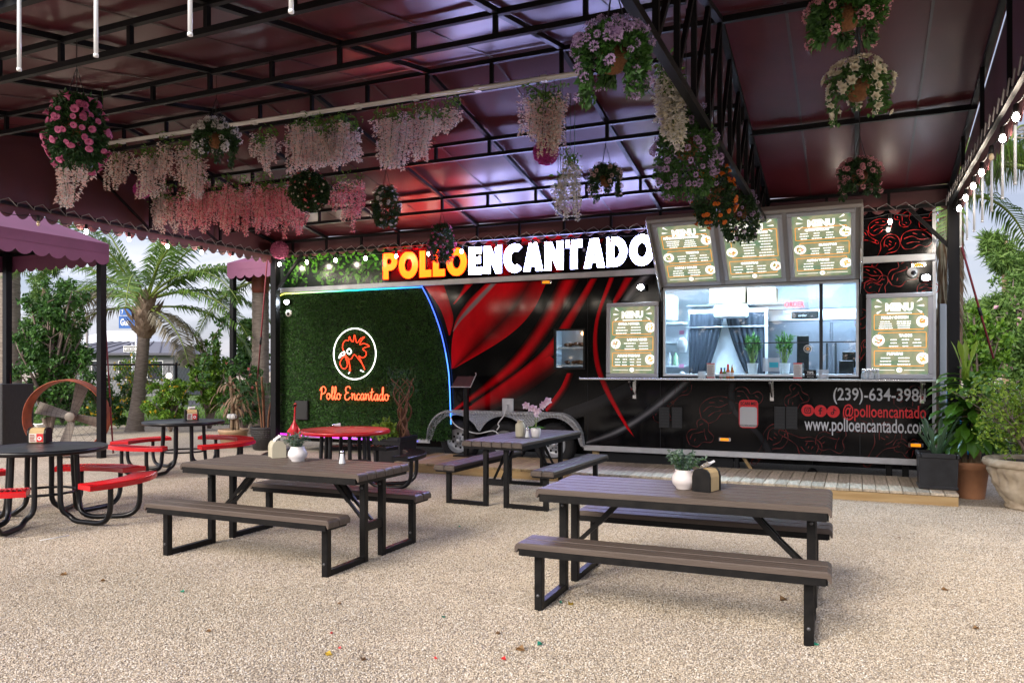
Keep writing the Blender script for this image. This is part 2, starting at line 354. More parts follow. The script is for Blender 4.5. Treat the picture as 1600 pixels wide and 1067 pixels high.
# ================================================================== CANOPY
XL, XR, XG, YF, YB, YR, ZR, SL, ZV = -9.8, 1.14, -1.1, 2.8, 11.2, 7.0, 4.68, .19, 3.62
def rz_(y): return ZR-SL*abs(y-YR)
def vinyl(name, col, rough, spec=.5):
    m = bpy.data.materials.new(name); m.use_nodes = True; N = m.node_tree; b = N.nodes['Principled BSDF']; L = N.links.new
    t = N.nodes.new('ShaderNodeTexCoord'); n = N.nodes.new('ShaderNodeTexNoise'); n.inputs['Scale'].default_value = .9; n.inputs['Detail'].default_value = 6; n.inputs['Roughness'].default_value = .65
    L(t.outputs['Object'], n.inputs['Vector'])
    r = N.nodes.new('ShaderNodeValToRGB'); L(n.outputs['Fac'], r.inputs[0]); r.color_ramp.elements[0].position = .25; r.color_ramp.elements[1].position = .8
    r.color_ramp.elements[0].color = (*[c*.75 for c in col], 1); r.color_ramp.elements[1].color = (*[c*1.35 for c in col], 1); L(r.outputs[0], b.inputs['Base Color'])
    rr = N.nodes.new('ShaderNodeMapRange'); rr.inputs['To Min'].default_value = rough*.94; rr.inputs['To Max'].default_value = rough*1.08; L(n.outputs['Fac'], rr.inputs[0]); L(rr.outputs[0], b.inputs['Roughness'])
    b.inputs['Specular IOR Level'].default_value = spec
    w = N.nodes.new('ShaderNodeTexNoise'); w.inputs['Scale'].default_value = 14; mp = N.nodes.new('ShaderNodeMapping'); mp.inputs['Scale'].default_value = (1, .15, 1); L(t.outputs['Object'], mp.inputs[0]); L(mp.outputs[0], w.inputs['Vector'])
    bp = N.nodes.new('ShaderNodeBump'); bp.inputs['Strength'].default_value = .05; bp.inputs['Distance'].default_value = .006; L(w.outputs['Fac'], bp.inputs['Height']); L(bp.outputs[0], b.inputs['Normal'])
    return m
M_vinyl = vinyl('maroon_vinyl', (.062, .0105, .015), .38, .20)
M_valance = vinyl('maroon_valance', (.066, .017, .020), .5)
can = thing('canopy', 'large open canopy with glossy maroon vinyl roof on black steel trusses over the tables', 'canopy', (XL, YB, 0))
def roof_sheet(y0, y1):
    nx, ny = 88, 18; vs = []
    for k, dz in ((0, .0), (1, .006)):
        for j in range(ny+1):
            for i in range(nx+1):
                x = XL-.03+(XR-XL+.06)*i/nx; y = y0+(y1-y0)*j/ny
                ph = (x-XG)/1.5; pk = (y-YR)/1.5
                sag = .022*math.sin(PI*(ph % 1))*abs(math.sin(PI*(pk % 1))) if x < XG else .02*math.sin(PI*min(1, (x-XG)/2.2))
                vs.append((x, y, rz_(y)+.035-sag+dz))
    q = (nx+1)*(ny+1); fs = []
    for j in range(ny):
        for i in range(nx):
            a = j*(nx+1)+i; fs += [(a, a+nx+1, a+nx+2, a+1), (q+a, q+a+1, q+a+nx+2, q+a+nx+1)]
    return MB().add(vs, fs, 0, True)
roof_sheet(YF-.02, YR).build('roof_cover', M_vinyl, can); roof_sheet(YR, YB+.02).build('roof_cover', M_vinyl, can)
def scallops(x0, x1, zb, depth, pitch):
    """lower edge of a valance as (s, z) points"""
    n = max(1, round(abs(x1-x0)/pitch)); out = []
    for i in range(n):
        for k in range(6):
            t = (i+k/6)/n; out.append((x0+(x1-x0)*t, zb-depth*math.sin(PI*k/6)**.7))
    out.append((x1, zb)); return out
for (y, s) in ((YB+.05, 1), (YF-.05, -1)):
    m = MB(); pts = [(XL-.04, rz_(YB)+.03), (XR+.04, rz_(YB)+.03)]+scallops(XR+.04, XL-.04, ZV+.045 if s > 0 else ZV+.10, .08, .20); m.prism(pts, y, y+.006*s, 'Y'); m.build('valance', M_valance, can)
for (x, s) in ((XL-.04, -1), (XR+.04, 1)):
    m = MB(); pts = [(YF-.05, rz_(YF)+.03), (YR, ZR+.03), (YB+.05, rz_(YB)+.03)]+scallops(YB+.05, YF-.05, ZV-.04, .10, .20); m.prism(pts, x, x+.006*s, 'X'); m.build('gable_panel', M_valance, can)
for (x, y) in ((XL, YB), (XR, YB), (XL, YF), (XR, YF), (XL, YR)):
    if (x, y) == (XL, YR): continue
    m = MB(); m.box(x-.065, x+.065, y-.065, y+.065, 0, ZV+.3, b=.008); m.box(x-.13, x+.13, y-.13, y+.13, 0, .012); m.build('post', M_frame, can)
TY = [2.85, 4.0, 5.5, 7.0, 8.5, 10.0, 11.15]
def xr(i): return XG-.75*i
strut_cache = {}
def strut(par, L, w=.036):
    k = round(L, 2)
    if k not in strut_cache:
        o = MB().box(-w/2, w/2, -w/2, w/2, -k/2, k/2).build('strut', M_frame); strut_cache[k] = o.data; bpy.data.objects.remove(o)
    return share('strut', strut_cache[k], par)
for y in TY:
    top = rz_(y)-.03; bot = ZV+.02 if y in (TY[0], TY[-1]) else top-(.27 if y == 7.0 else .19)
    m = MB(); x1 = XR if y in (TY[0], TY[-1]) else XG
    m.box(XL, x1, y-.022, y+.022, top-.022, top+.022); m.box(XL, x1, y-.022, y+.022, bot-.022, bot+.022)
    tr = m.build('truss', M_frame, can)
    for i in range(14 if x1 == XR else 12):
        x = xr(i) if i < 12 else XG+.75*(i-11)
        if x < XL+.05: continue
        s = strut(tr, top-bot-.044); s.location = Vector((x, y, (top+bot)/2))-org(can)
for x in [XG-1.5*i for i in range(1, 6)]+[XL+.03, .02, XR-.03]:
    m = MB()
    for a, b_ in ((YF, YR), (YR, YB)): m.bar((x, a, rz_(a)-.012), (x, b_, rz_(b_)-.012), .05, .045)
    m.build('rafter', M_frame, can)
for y in (4.85, 7.0, 9.15):
    MB().box(XG, XR, y-.025, y+.025, rz_(y)-.06, rz_(y)-.005).build('purlin', M_frame, can)
M_seam = mat('vinyl_seam', (.030, .008, .010), .5)
for x in [XG-1.5*i-.75 for i in range(6)]+[-.55, .6]:
    m = MB()
    for a, b_ in ((YF, YR-.01), (YR+.01, YB)): m.bar((x, a, rz_(a)+.012), (x, b_, rz_(b_)+.012), .024, .004)
    m.build('seam', M_seam, can)
# deep girder along the depth of the canopy
m = MB()
for a, b_ in ((YF, YR), (YR, YB)): m.bar((XG, a, rz_(a)-.03), (XG, b_, rz_(b_)-.03), .06, .05)
gird = m.build('girder', M_frame, can); MB().box(XG-.03, XG+.03, YF, YB, 3.49, 3.55).build('bottom_chord', M_frame, gird)
ys = [YF+.6*i for i in range(15)]
for i, y in enumerate(ys):
    if y > YB: continue
    MB().box(XG-.02, XG+.02, y-.02, y+.02, 3.55, rz_(y)-.05).build('web_post', M_frame, gird)
    if i+1 < len(ys) and ys[i+1] <= YB:
        y2 = ys[i+1]; MB().bar((XG, y, 3.54), (XG, y2, rz_(y2)-.05), .034).build('web_diagonal', M_frame, gird)
# gable frames: bottom bar, posts, braces
for x in (XL+.05, XR-.05):
    m = MB(); m.box(x-.02, x+.02, YF, YB, ZV, ZV+.04); gb = m.build('gable_bar', M_frame, can)
    for y in (4.2, 5.6, 7.0, 8.4, 9.8): MB().box(x-.018, x+.018, y-.018, y+.018, ZV+.04, rz_(y)-.03).build('gable_post', M_frame, gb)
    for y, y2 in ((4.2, 5.6), (8.4, 7.0), (9.8, 8.4)) if x < 0 else (): MB().bar((x, y, ZV+.03), (x, y2, rz_(y2)-.05), .03).build('brace', M_frame, gb)
MB().bar((XL, YB, 2.95), (XL+.62, YB, 3.62), .045).build('knee_brace', M_frame, can)
MB().bar((XR, YB, 3.05), (XR-.5, YB, 3.62), .045).build('knee_brace', M_frame, can)
# zigzag lacing that ties the vinyl to the lower bar
M_cord = mat('grey_cord', (.16, .15, .15), .7)
def lacing(p, q, up=.075):
    p = Vector(p); q = Vector(q); n = int((q-p).length/.11); pts = []
    for i in range(n+1):
        b = p.lerp(q, i/n); b.z += up if i % 2 else -.02; pts.append(b)
        if i % 2 == 0: pts.append(b+Vector((0, 0, up*.6)))
    m = MB(); m.tube(pts, .006, 4); m.build('lacing_cord', M_cord, can)
lacing((XL+.1, YB-.08, ZV), (XR-.1, YB-.08, ZV)); lacing((XR-.1, YF, ZV), (XR-.1, YB-.1, ZV)); lacing((XL+.1, YF, ZV), (XL+.1, YB-.1, ZV))
# white conduit along the ridge truss
M_pvc = mat('white_pvc', (.62, .60, .57), .45, var=.15, vscale=3)
a = W(160, 226, Y=6.95); b_ = W(906, 115.5, Y=6.95)
cdt = MB(); cdt.tube([a, b_], .022, 8); o = cdt.build('conduit', M_pvc, None); tag(o, 'long white plastic conduit fixed under the ridge truss of the canopy', 'conduit')
m = MB(); m.tube([a+Vector((0, -.05, -.005)), b_+Vector((0, -.05, -.005))], .014, 6); m.build('cable_run', M_pvc, o, world=False)
for k in range(9):
    p = a.lerp(b_, (k+.5)/9); MB().box(p.x-.03, p.x+.03, p.y-.03, p.y+.03, p.z-.026, p.z+.03).build('coupling', M_pvc, o, world=False)
# ================================================================== STRING LIGHTS
M_bulb = mat('lit_bulb', (.9, .85, .8), .3, emit=(1, .86, .70), es=65)
M_bulboff = mat('warm_bulb_glass', (.75, .6, .38), .15, spec=.6)
M_wire = mat('black_wire', (.01, .01, .011), .6)
def bulb_string(label, pts, step, sag, off=()):
    r = thing('string_lights', label, 'string lights', pts[0], 0, 'bulb strings round the canopy eave')
    line = []; tot = 0; P = [Vector(p) for p in pts]; k = 0
    for a, b in zip(P[:-1], P[1:]):
        n = max(1, round((b-a).length/step))
        for i in range(n):
            for q in range(6):
                t = (i+q/6)/n; p = a.lerp(b, t); p.z -= sag*math.sin(PI*q/6); line.append(p)
            c = a.lerp(b, i/n)
            s = MB(); s.lathe([(.006, 0), (.02, -.008), (.022, -.06), (.018, -.075)], 8, c); so_ = s.build('socket', M_wire, r)
            g = MB(); g.lathe([(.013, -.075), (.019, -.086), (.024, -.106), (.022, -.122), (.013, -.134), (.002, -.139)], 10, c); g.build('bulb', M_bulboff if k in off else M_bulb, so_)
            k += 1
    line.append(P[-1]); MB().tube(line, .0055, 5).build('cable', M_wire, r)
bulb_string('string of lit bulbs along the back eave in front of the lettered sign', [(XL+.2, YB-.12, 3.56), (XR-.1, YB-.12, 3.56)], .62, .05, (9, 10, 12, 13, 14))
bulb_string('string of lit bulbs along the left eave above the purple awning', [(XL+.02, 4.6, 3.56), (XL+.02, YB-.4, 3.56)], .66, .05, (3,))
bulb_string('string of lit bulbs along the right eave beside the hanging light tubes', [(XR-.02, 4.0, 3.60), (XR-.02, YB-.2, 3.54)], .58, .04, (4, 7))
bulb_string('string of bulbs along the front eave out of the picture, mirrored in the trailer side', [(XL+.3, YF-.1, 3.44), (-4.75, YF-.1, 3.44)], .45, .04)
# falling-light tubes hung from the eave
M_tube = mat('clear_tube', (.62, .62, .60), .25, emit=(1, 1, 1), es=.03)
ORD = ('ninth', 'eighth', 'seventh', 'sixth', 'fifth', 'fourth', 'third', 'second', 'first')
def icicle(p, lab):
    m = MB(); m.tube([p, p-Vector((0, 0, .46))], .011, 8); o = m.build('light_tube', M_tube); tag(o, lab, 'light tube', 'white light tubes hung from the canopy eave')
    MB().tube([p+Vector((0, 0, .12)), p], .004, 4).build('wire', M_wire, o, world=False); MB().tube([p-Vector((0, 0, .46)), p-Vector((0, 0, .475))], .013, 8).build('end_cap', M_white, o, world=False)
for u, v, w in ((30, 107, 'first'), (150, 85, 'second'), (297, 52, 'third'), (455, 16, 'fourth')):
    p = W(u, v, Y=YF); icicle(p+Vector((0, 0, .46)), f'white light tube hanging from the front eave, {w} from the left edge')
for i in range(9):
    y = 6.1+i*.58; icicle(Vector((XR+.03, y, 3.50)), f'white light tube hanging below the right eave, {ORD[i]} from the corner post')
# ================================================================== DECK
M_deck = mat('weathered_deck_wood', (.44, .36, .255), .75, var=.3, vscale=6, stretch=(6, .6, 6), bump=.3, bscale=30, rndvar=.22)
M_deckface = mat('new_lumber', (.36, .22, .085), .7, col2=(.48, .33, .15), vscale=4, stretch=(.5, 4, 5), bump=.2, bscale=30)
dk = thing('wooden_deck', 'low deck of pale weathered planks in front of the food trailer', 'deck', (-6.2, 9.9, 0))
px = -6.24; first = None; k = 0
M_deckyel = mat('yellow_new_deck_wood', (.42, .30, .14), .7, var=.25, vscale=6, stretch=(6, .6, 6), bump=.3, bscale=30, rndvar=.2)
m = MB(); m.box(-.067, .067, 0, 1.34, -.032, 0, b=.004); yel = m.build('plank', M_deckyel, dk, world=False); yel.location = (-6.31-org(dk).x, 0, .145)
while px < 1.06:
    if first is None:
        m = MB(); m.box(-.067, .067, 0, 1.34, -.032, 0, b=.004); first = m.build('plank', M_deck, dk, world=False); first.location = (px+.07-org(dk).x, 0, .145)
    else: pk_ = share('plank', first if px > -3.6 or yel is None else yel, dk, (px+.07-org(dk).x, rnd.uniform(-.004, .004), .145+rnd.uniform(-.002, .002)))
    px += .1405
m = MB(); m.box(-6.22, 1.06, 9.915, 9.955, 0, .11, b=.003); m.build('fascia_board', M_deckface, dk)
m = MB(); m.box(1.02, 1.06, 9.96, 11.2, 0, .11, b=.003); m.build('fascia_board', M_deckface, dk)
m = MB(); m.box(-6.22, -6.18, 9.96, 11.2, 0, .11, b=.003); m.build('fascia_board', M_deckface, dk)
# ================================================================== FOOD TRAILER
TX0, TX1, TYF, TYB, TZ0, TZ1 = -9.88, .95, 11.4, 13.8, .31, 3.76
M_wrap = mat('black_wrap', (.0035, .0035, .004), .09, spec=.22, bump=.012, bscale=2.2)
M_print = mat('red_print', (1, 1, 1), .09, attr='tint', spec=.22, var=.45, vscale=1.6, stretch=(1.4, 1, .6), bump=.012, bscale=2.2)
tr = thing('food_trailer', 'long black food trailer wrapped in red swooshes with a lit serving window', 'food trailer', (TX0, TYF, 0))
WX0, WX1, WZ0, WZ1 = -2.58, .01, 1.475, 2.72
SX0, SX1, SZ0, SZ1 = -4.33, -3.87, 1.57, 2.15
WHX0, WHX1 = -6.62, -3.86
def grid_wall(xs, zs, skip, Y):
    m = MB()
    for x0, x1 in zip(xs[:-1], xs[1:]):
        for z0, z1 in zip(zs[:-1], zs[1:]):
            cx, cz = (x0+x1)/2, (z0+z1)/2
            if any(a < cx < b and c < cz < d for a, b, c, d in skip): continue
            m.add([(x0, Y, z0), (x1, Y, z0), (x1, Y, z1), (x0, Y, z1)], [(0, 1, 2, 3)])
    return m
xs = sorted({TX0, WHX0, WHX1, SX0, SX1, WX0, WX1, TX1}); zs = sorted({TZ0, .80, WZ0, SZ0, SZ1, WZ1, TZ1})
m = grid_wall(xs, zs, [(WX0, WX1, WZ0, WZ1), (SX0, SX1, SZ0, SZ1), (WHX0, WHX1, TZ0, .80)], TYF)
m.add([(TX0, TYF, TZ0), (TX0, TYB, TZ0), (TX0, TYB, TZ1), (TX0, TYF, TZ1)], [(3, 2, 1, 0)])
m.add([(TX1, TYF, TZ0), (TX1, TYB, TZ0), (TX1, TYB, TZ1), (TX1, TYF, TZ1)], [(0, 1, 2, 3)])
m.add([(TX0, TYB, TZ0), (TX1, TYB, TZ0), (TX1, TYB, TZ1), (TX0, TYB, TZ1)], [(3, 2, 1, 0)])
m.add([(TX0, TYF, TZ1), (TX1, TYF, TZ1), (TX1, TYB, TZ1), (TX0, TYB, TZ1)], [(0, 1, 2, 3)])
m.add([(TX0, TYF, TZ0), (WHX0, TYF, TZ0), (WHX0, TYB, TZ0), (TX0, TYB, TZ0)], [(0, 1, 2, 3)]); m.add([(WHX1, TYF, TZ0), (TX1, TYF, TZ0), (TX1, TYB, TZ0), (WHX1, TYB, TZ0)], [(0, 1, 2, 3)])
m.build('body', M_wrap, tr)
m = MB(); m.box(WHX0, WHX1, TYF+.34, TYF+.36, TZ0-.05, .80); m.box(WHX0, WHX1, TYF+.002, TYF+.36, .80, .81); m.box(WHX0-.01, WHX0, TYF+.002, TYF+.36, TZ0, .8); m.box(WHX1, WHX1+.01, TYF+.002, TYF+.36, TZ0, .8)
m.build('wheel_well', M_dark, tr)
def swoosh_world(lst, Y=TYF-.004):
    return [tuple(W(u, v, Y=Y)) for u, v in lst]
def crop5(l): return [(400+a*.3375, 340+b*.3375) for a, b in l]
def band(A, B, cols, Y=TYF-.004, n=5, name='wrap_swoosh'):
    A = smooth_line(swoosh_world(A, Y), n); B = smooth_line(swoosh_world(B, Y), n); k = min(len(A), len(B)); m = MB(); cols = [tuple(a+(b-a)*t for a, b in zip(c0, c1)) for c0, c1 in zip(cols[:-1], cols[1:]) for t in (0, .25, .5, .75)]+[cols[-1]]; q = len(cols)
    def at(L, t): x = t*(len(L)-1); i = min(int(x), len(L)-2); return L[i].lerp(L[i+1], x-i)
    N = k*4; vs = []; cs = []
    for i in range(N+1):
        a, b = at(A, i/N), at(B, i/N)
        for j in range(q): vs.append(a.lerp(b, j/(q-1))); cs.append(cols[j])
    for v, c in zip(vs, cs): m.cur = c; m.add([v], [])
    for i in range(N):
        for j in range(q-1):
            cc_ = (vs[i*q+j]+vs[(i+1)*q+j+1])/2
            if SX0-.01 < cc_.x < SX1+.01 and SZ0-.01 < cc_.z < SZ1+.01: continue
            m.f.append((i*q+j, (i+1)*q+j, (i+1)*q+j+1, i*q+j+1)); m.m.append(0); m.s.append(False)
    return m.build(name, M_print, tr)
RD = (.74, .004, .011); R2 = (.44, .003, .007); R3 = (.08, .003, .004); BK = (.0035, .0035, .004); GY = (.26, .25, .26); DG = (.025, .025, .028)
# between hedge and black wedge
band(crop5([(778, 318), (840, 400), (872, 470), (893, 545)]), crop5([(868, 310), (895, 390), (914, 470), (899, 545)]), [RD, RD, RD, R2])
# the wide red field
band(crop5([(1118, 304), (1000, 420), (915, 530), (905, 700)]), crop5([(1348, 292), (1275, 440), (1150, 560), (918, 698)]), [RD, RD, RD, R2, R3, R2, RD])
band(crop5([(1060, 306), (985, 380), (930, 460), (912, 520)]), crop5([(1118, 304), (1010, 420), (950, 480), (912, 530)]), [BK, R2, RD, GY, GY, RD], TYF-.006)
band(crop5([(965, 308), (945, 350), (912, 398)]), crop5([(1005, 307), (965, 350), (918, 402)]), [R3, RD, R2], TYF-.004)
# long band curving down to the wheel arch
band(crop5([(1400, 290), (1290, 500), (1150, 680), (910, 885)]), crop5([(1500, 285), (1375, 510), (1200, 720), (912, 905)]), [BK, R3, R2, RD, RD, R2, R3, BK])
band(crop5([(1545, 285), (1440, 450), (1300, 640), (1000, 860)]), crop5([(1582, 282), (1480, 470), (1340, 680), (1010, 905)]), [BK, RD, RD, R2, BK], TYF-.005)
band(crop5([(1360, 640), (1200, 740), (1080, 830), (915, 905)]), crop5([(1420, 690), (1290, 790), (1130, 880), (960, 912)]), [RD, R2, R3, BK], TYF-.0065)
band([(886, 583), (876, 605), (862, 625), (852, 640)], [(897, 583), (888, 607), (872, 630), (856, 646)], [RD, RD, R3, BK])
# thin red arcs on the black right of it
band([(952, 434), (930, 500), (928, 560), (944, 610), (978, 668)], [(960, 434), (936, 500), (936, 560), (954, 612), (992, 684)], [R2, RD, RD, R3], TYF-.005)
band([(975, 434), (966, 452), (957, 470)], [(990, 434), (974, 460), (960, 478)], [BK, RD, RD, BK])
band([(1000, 432), (980, 455), (970, 470)], [(1026, 430), (1006, 452), (990, 470)], [BK, GY, DG, BK])
band([(917, 687), (960, 668), (1005, 640), (1060, 596)], [(915, 696), (965, 682), (1020, 650), (1085, 597)], [BK, DG, GY, DG, BK])
band([(880, 640), (930, 622), (980, 597)], [(880, 660), (940, 640), (990, 620)], [DG, DG, BK])
band([(1138, 598), (1140, 640), (1180, 680), (1196, 708)], [(1150, 598), (1152, 640), (1190, 676), (1210, 708)], [BK, DG, DG, BK])
# chicken doodles printed in dark red line on the right part
M_doodle = mat('dark_red_line_print', (.105, .005, .006), .2, rndvar=.1); M_doodle2 = mat('bright_red_line_print', (.42, .012, .014), .2)
def rib(m, pts, w, Y):
    P = smooth_line([(a, 0, b) for a, b in pts], 4)
    for i, p in enumerate(P):
        d = (P[min(i+1, len(P)-1)]-P[max(i-1, 0)]); d.normalize(); nrm = Vector((-d.z, 0, d.x)); ww = w*(.6+.4*math.sin(i*.9))
        m.add([p+nrm*ww+Vector((0, Y, 0)), p-nrm*ww+Vector((0, Y, 0))], [])
    o = len(m.v)-2*len(P)
    for i in range(len(P)-1): m.f.append((o+2*i, o+2*i+2, o+2*i+3, o+2*i+1)); m.m.append(0); m.s.append(False)
DRUM = [[(-.5, -.42), (-.30, -.22), (-.12, 0), (-.05, .25), (.2, .42), (.45, .3), (.5, .02), (.32, -.2), (.05, -.2), (-.2, -.34), (-.42, -.52), (-.52, -.46), (-.5, -.42)],
        [(.0, .05), (.08, .26), (.25, .33), (.4, .2)], [(.1, -.1), (.28, -.05), (.38, .08)], [(-.38, -.36), (-.3, -.42)], [(.05, .1), (.12, .02)], [(.2, .2), (.26, .12)], [(.16, .1), (.22, .04)]]
WING = [[(-.5, .1), (-.35, .35), (-.1, .4), (.1, .25), (.3, .4), (.5, .3), (.48, .05), (.3, -.1), (.25, -.35), (.05, -.42), (-.15, -.2), (-.4, -.15), (-.5, .1)],
        [(-.35, .2), (-.15, .25), (.05, .1), (.2, .0)], [(.0, -.25), (.1, -.1), (.25, .05)], [(.25, .25), (.38, .2)], [(-.3, .05), (-.2, .08)]]
LOAF = [[(-.5, -.1), (-.45, .2), (-.2, .36), (.15, .36), (.42, .22), (.5, 0), (.35, -.2), (.1, -.15), (-.1, -.28), (-.35, -.3), (-.5, -.1)],
        [(-.4, .05), (-.15, .15), (.1, .05), (.4, .1)], [(-.3, -.12), (-.1, -.05), (.1, -.05)], [(-.15, .26), (0, .22)], [(.15, .24), (.25, .18)]]
def doodle(u, v, s, rot, kind, M=M_doodle):
    c = W(u, v, Y=TYF-.004); m = MB(); cr, sr = math.cos(rot), math.sin(rot)
    for L in kind: rib(m, [(a*cr*s-b*sr*s, a*sr*s+b*cr*s) for a, b in L], .006*(s/.5)**.5, 0)
    m.v = [(a+c.x, c.y, b+c.z) for a, _, b in m.v]; m.build('chicken_print', M, tr)
for u, v, s, r, k in ((1120, 640, .5, .3, LOAF), (1095, 680, .42, .9, WING), (1165, 625, .42, -.3, WING), (1200, 690, .55, .2, DRUM), (1245, 622, .36, 1.2, WING), (1255, 690, .5, -1.2, DRUM),
                      (1300, 690, .42, .4, WING), (1375, 690, .55, .3, DRUM), (1340, 655, .4, 2.4, LOAF), (1420, 625, .36, .5, WING), (1415, 700, .3, 0, WING), (1060, 610, .4, .2, DRUM), (1040, 645, .4, .8, WING)):
    doodle(u, v, s, r, k)
for u, v, s, r, k in ((1375, 355, .34, .2, LOAF), (1382, 388, .46, .25, DRUM), (1432, 376, .44, -.1, LOAF), (1453, 348, .3, .6, WING), (1352, 372, .3, 1.9, DRUM), (1413, 342, .26, 2.2, WING), (1357, 432, .4, -.2, LOAF), (1412, 428, .46, 1.0, WING),
                      (1370, 448, .36, .3, WING), (1350, 500, .3, 1.2, WING), (1350, 545, .3, .4, DRUM), (1450, 452, .3, 0, LOAF)):
    doodle(u, v, s*.85, r, k, M_doodle2)
# rails
m = MB(); m.box(TX0-.01, TX1+.01, TYF-.03, TYF-.001, 2.965, 3.055, b=.006); m.build('trim_rail', M_silver, tr)
m = MB(); m.box(TX0-.01, WHX0, TYF-.02, TYF-.001, TZ0-.03, TZ0+.055, b=.005); m.build('skirt_rail', M_silver, tr)
m = MB(); m.box(WHX1, TX1+.01, TYF-.02, TYF-.001, TZ0-.03, TZ0+.055, b=.005); m.build('skirt_rail', M_silver, tr)
m = MB(); m.box(TX1-.03, TX1+.012, TYF-.012, TYF+.03, TZ0+.06, 2.96, b=.004); m.box(TX1-.03, TX1+.012, TYF-.012, TYF+.03, 3.06, TZ1); m.build('corner_trim', M_silver, tr)
m = MB(); m.box(TX0-.012, TX0+.02, TYF-.012, TYF+.03, TZ0+.06, 2.96, b=.004); m.build('corner_trim', M_silver, tr)
# upper banner: printed leaves at the left, black wrap behind the letters
M_prleaf = mat('printed_leaf', (1, 1, 1), .2, attr='tint'); m = MB()
m.cur = (.006, .018, .006); a = W(441, 452, Y=TYF-.003); m.add([(TX0+.03, TYF-.003, 3.06), (W(668, 440, Y=TYF).x, TYF-.003, 3.06), (W(600, 440, Y=TYF).x, TYF-.003, 3.74), (TX0+.03, TYF-.003, 3.74)], [(0, 1, 2, 3)])
for i in range(420):
    x = rnd.uniform(TX0+.08, -7.0); z = rnd.uniform(3.09, 3.72)
    if x > -7.55 and rnd.random() < .5: continue
    L = rnd.uniform(.06, .13); an = rnd.uniform(0, 2*PI); g_ = rnd.random()**1.6
    m.cur = (.012+.10*g_, .05+.32*g_, .008+.02*g_); d = Vector((math.cos(an), 0, math.sin(an))); s_ = Vector((-d.z, 0, d.x)); p = Vector((x, TYF-.0045-rnd.random()*.002, z))
    m.add([p, p+d*L*.35+s_*L*.24, p+d*L*.75+s_*L*.18, p+d*L, p+d*L*.7-s_*L*.2, p+d*L*.3-s_*L*.22], [(0, 1, 2, 3, 4, 5)])
m.cur = None; m.build('leaf_print', M_prleaf, tr)
band([(612, 392), (640, 388), (668, 386)], [(600, 440), (640, 440), (690, 438)], [R2, RD, R3], TYF-.0075); band([(640, 388), (655, 405), (668, 425)], [(668, 386), (680, 410), (692, 436)], [BK, RD, R2, BK], TYF-.009)
band([(750, 378), (770, 400), (776, 432)], [(790, 374), (800, 402), (800, 430)], [BK, R2, RD, R2, BK]); band([(815, 372), (860, 368), (910, 365)], [(815, 384), (870, 376), (905, 372)], [RD, R2, R3])
band([(905, 420), (915, 400), (925, 380)], [(918, 420), (930, 400), (945, 372)], [BK, R3, RD, BK])
band([(840, 372), (856, 392), (860, 426)], [(852, 370), (868, 392), (880, 424)], [BK, R2, RD, BK])
# wheels, fender, jacks, lights
M_tyre = mat('tyre_rubber', (.016, .015, .015), .8, var=.3, vscale=10, bump=.2, bscale=60)
M_rim = mat('galvanised_rim', (.50, .51, .52), .42, .4, var=.15)
def wheel(x, z=.34):
    w = MB(); R_ = .345
    prof = [(.20, -.10), (.22, -.115), (.30, -.115), (.335, -.09), (R_, -.05), (R_, .05), (.335, .09), (.30, .1), (.2, .1)]
    w.M = Matrix.Translation((x, TYF+.13, z)) @ Matrix.Rotation(PI/2, 4, 'X')
    w.lathe([(r, -y) for r, y in prof], 36, m=0, cap=False)
    for i in range(44):
        a = 2*PI*i/44; w.box(R_*math.cos(a)-.008, R_*math.cos(a)+.008, R_*math.sin(a)-.008, R_*math.sin(a)+.008, -.05, .05)
    t = w.build('wheel', M_tyre, tr)
    r = MB(); r.M = w.M; r.lathe([(.203, .112), (.20, .09), (.185, .085), (.17, .06), (.13, .045), (.075, .05), (.07, .062), (.001, .062)], 30, cap=False)
    r.lathe([(.045, .06), (.045, .1), (.03, .115), (.001, .115)], 14, cap=False); ro = r.build('rim', M_rim, t)
    h = MB(); h.M = w.M
    for i in range(8):
        a = 2*PI*i/8+.2; h.lathe([(.022, .0605), (.001, .0607)], 8, (.118*math.cos(a), .118*math.sin(a), -.006), cap=False)
    for i in range(6):
        a = 2*PI*i/6; h.lathe([(.009, .062), (.009, .078), (.001, .078)], 6, (.058*math.cos(a), .058*math.sin(a), 0), cap=False)
    h.build('lug_holes', M_dark, ro)
for x in (-6.1, -5.24, -4.38): wheel(x)
def diamond_mat():
    m = mat('diamond_plate', (.62, .63, .64), .34, .5); N = m.node_tree; b = N.nodes['Principled BSDF']; t = N.nodes.new('ShaderNodeTexCoord'); mp = N.nodes.new('ShaderNodeMapping'); mp.inputs['Rotation'].default_value = (0, PI/4, 0)
    ck = N.nodes.new('ShaderNodeTexVoronoi'); ck.inputs['Scale'].default_value = 26; ck.inputs['Randomness'].default_value = .12; ck.distance = 'MANHATTAN'
    N.links.new(t.outputs['Object'], mp.inputs[0]); N.links.new(mp.outputs[0], ck.inputs['Vector']); bp = N.nodes.new('ShaderNodeBump'); bp.inputs['Strength'].default_value = 1; bp.inputs['Distance'].default_value = .02; bp.invert = True
    N.links.new(ck.outputs['Distance'], bp.inputs['Height']); N.links.new(bp.outputs[0], b.inputs['Normal']); return m
M_dia = diamond_mat()
m = MB(); n = 90; x0, x1 = WHX0-.02, WHX1+.02
def ftop(x):
    d = min(x-x0, x1-x); return .36+.50*math.sqrt(max(0, 1-(1-min(1, d/.42))**2)) if d < .42 else .86
def fbot(x):
    z = .0
    for xc in (-6.1, -5.24, -4.38):
        d = abs(x-xc)
        if d < .455: z = max(z, .34+math.sqrt(.455**2-d*d)-.02)
    return min(max(z, .34 if (x < -6.5 or x > -3.98) else .52), ftop(x)-.035)
pts = [(x0+(x1-x0)*i/n) for i in range(n+1)]
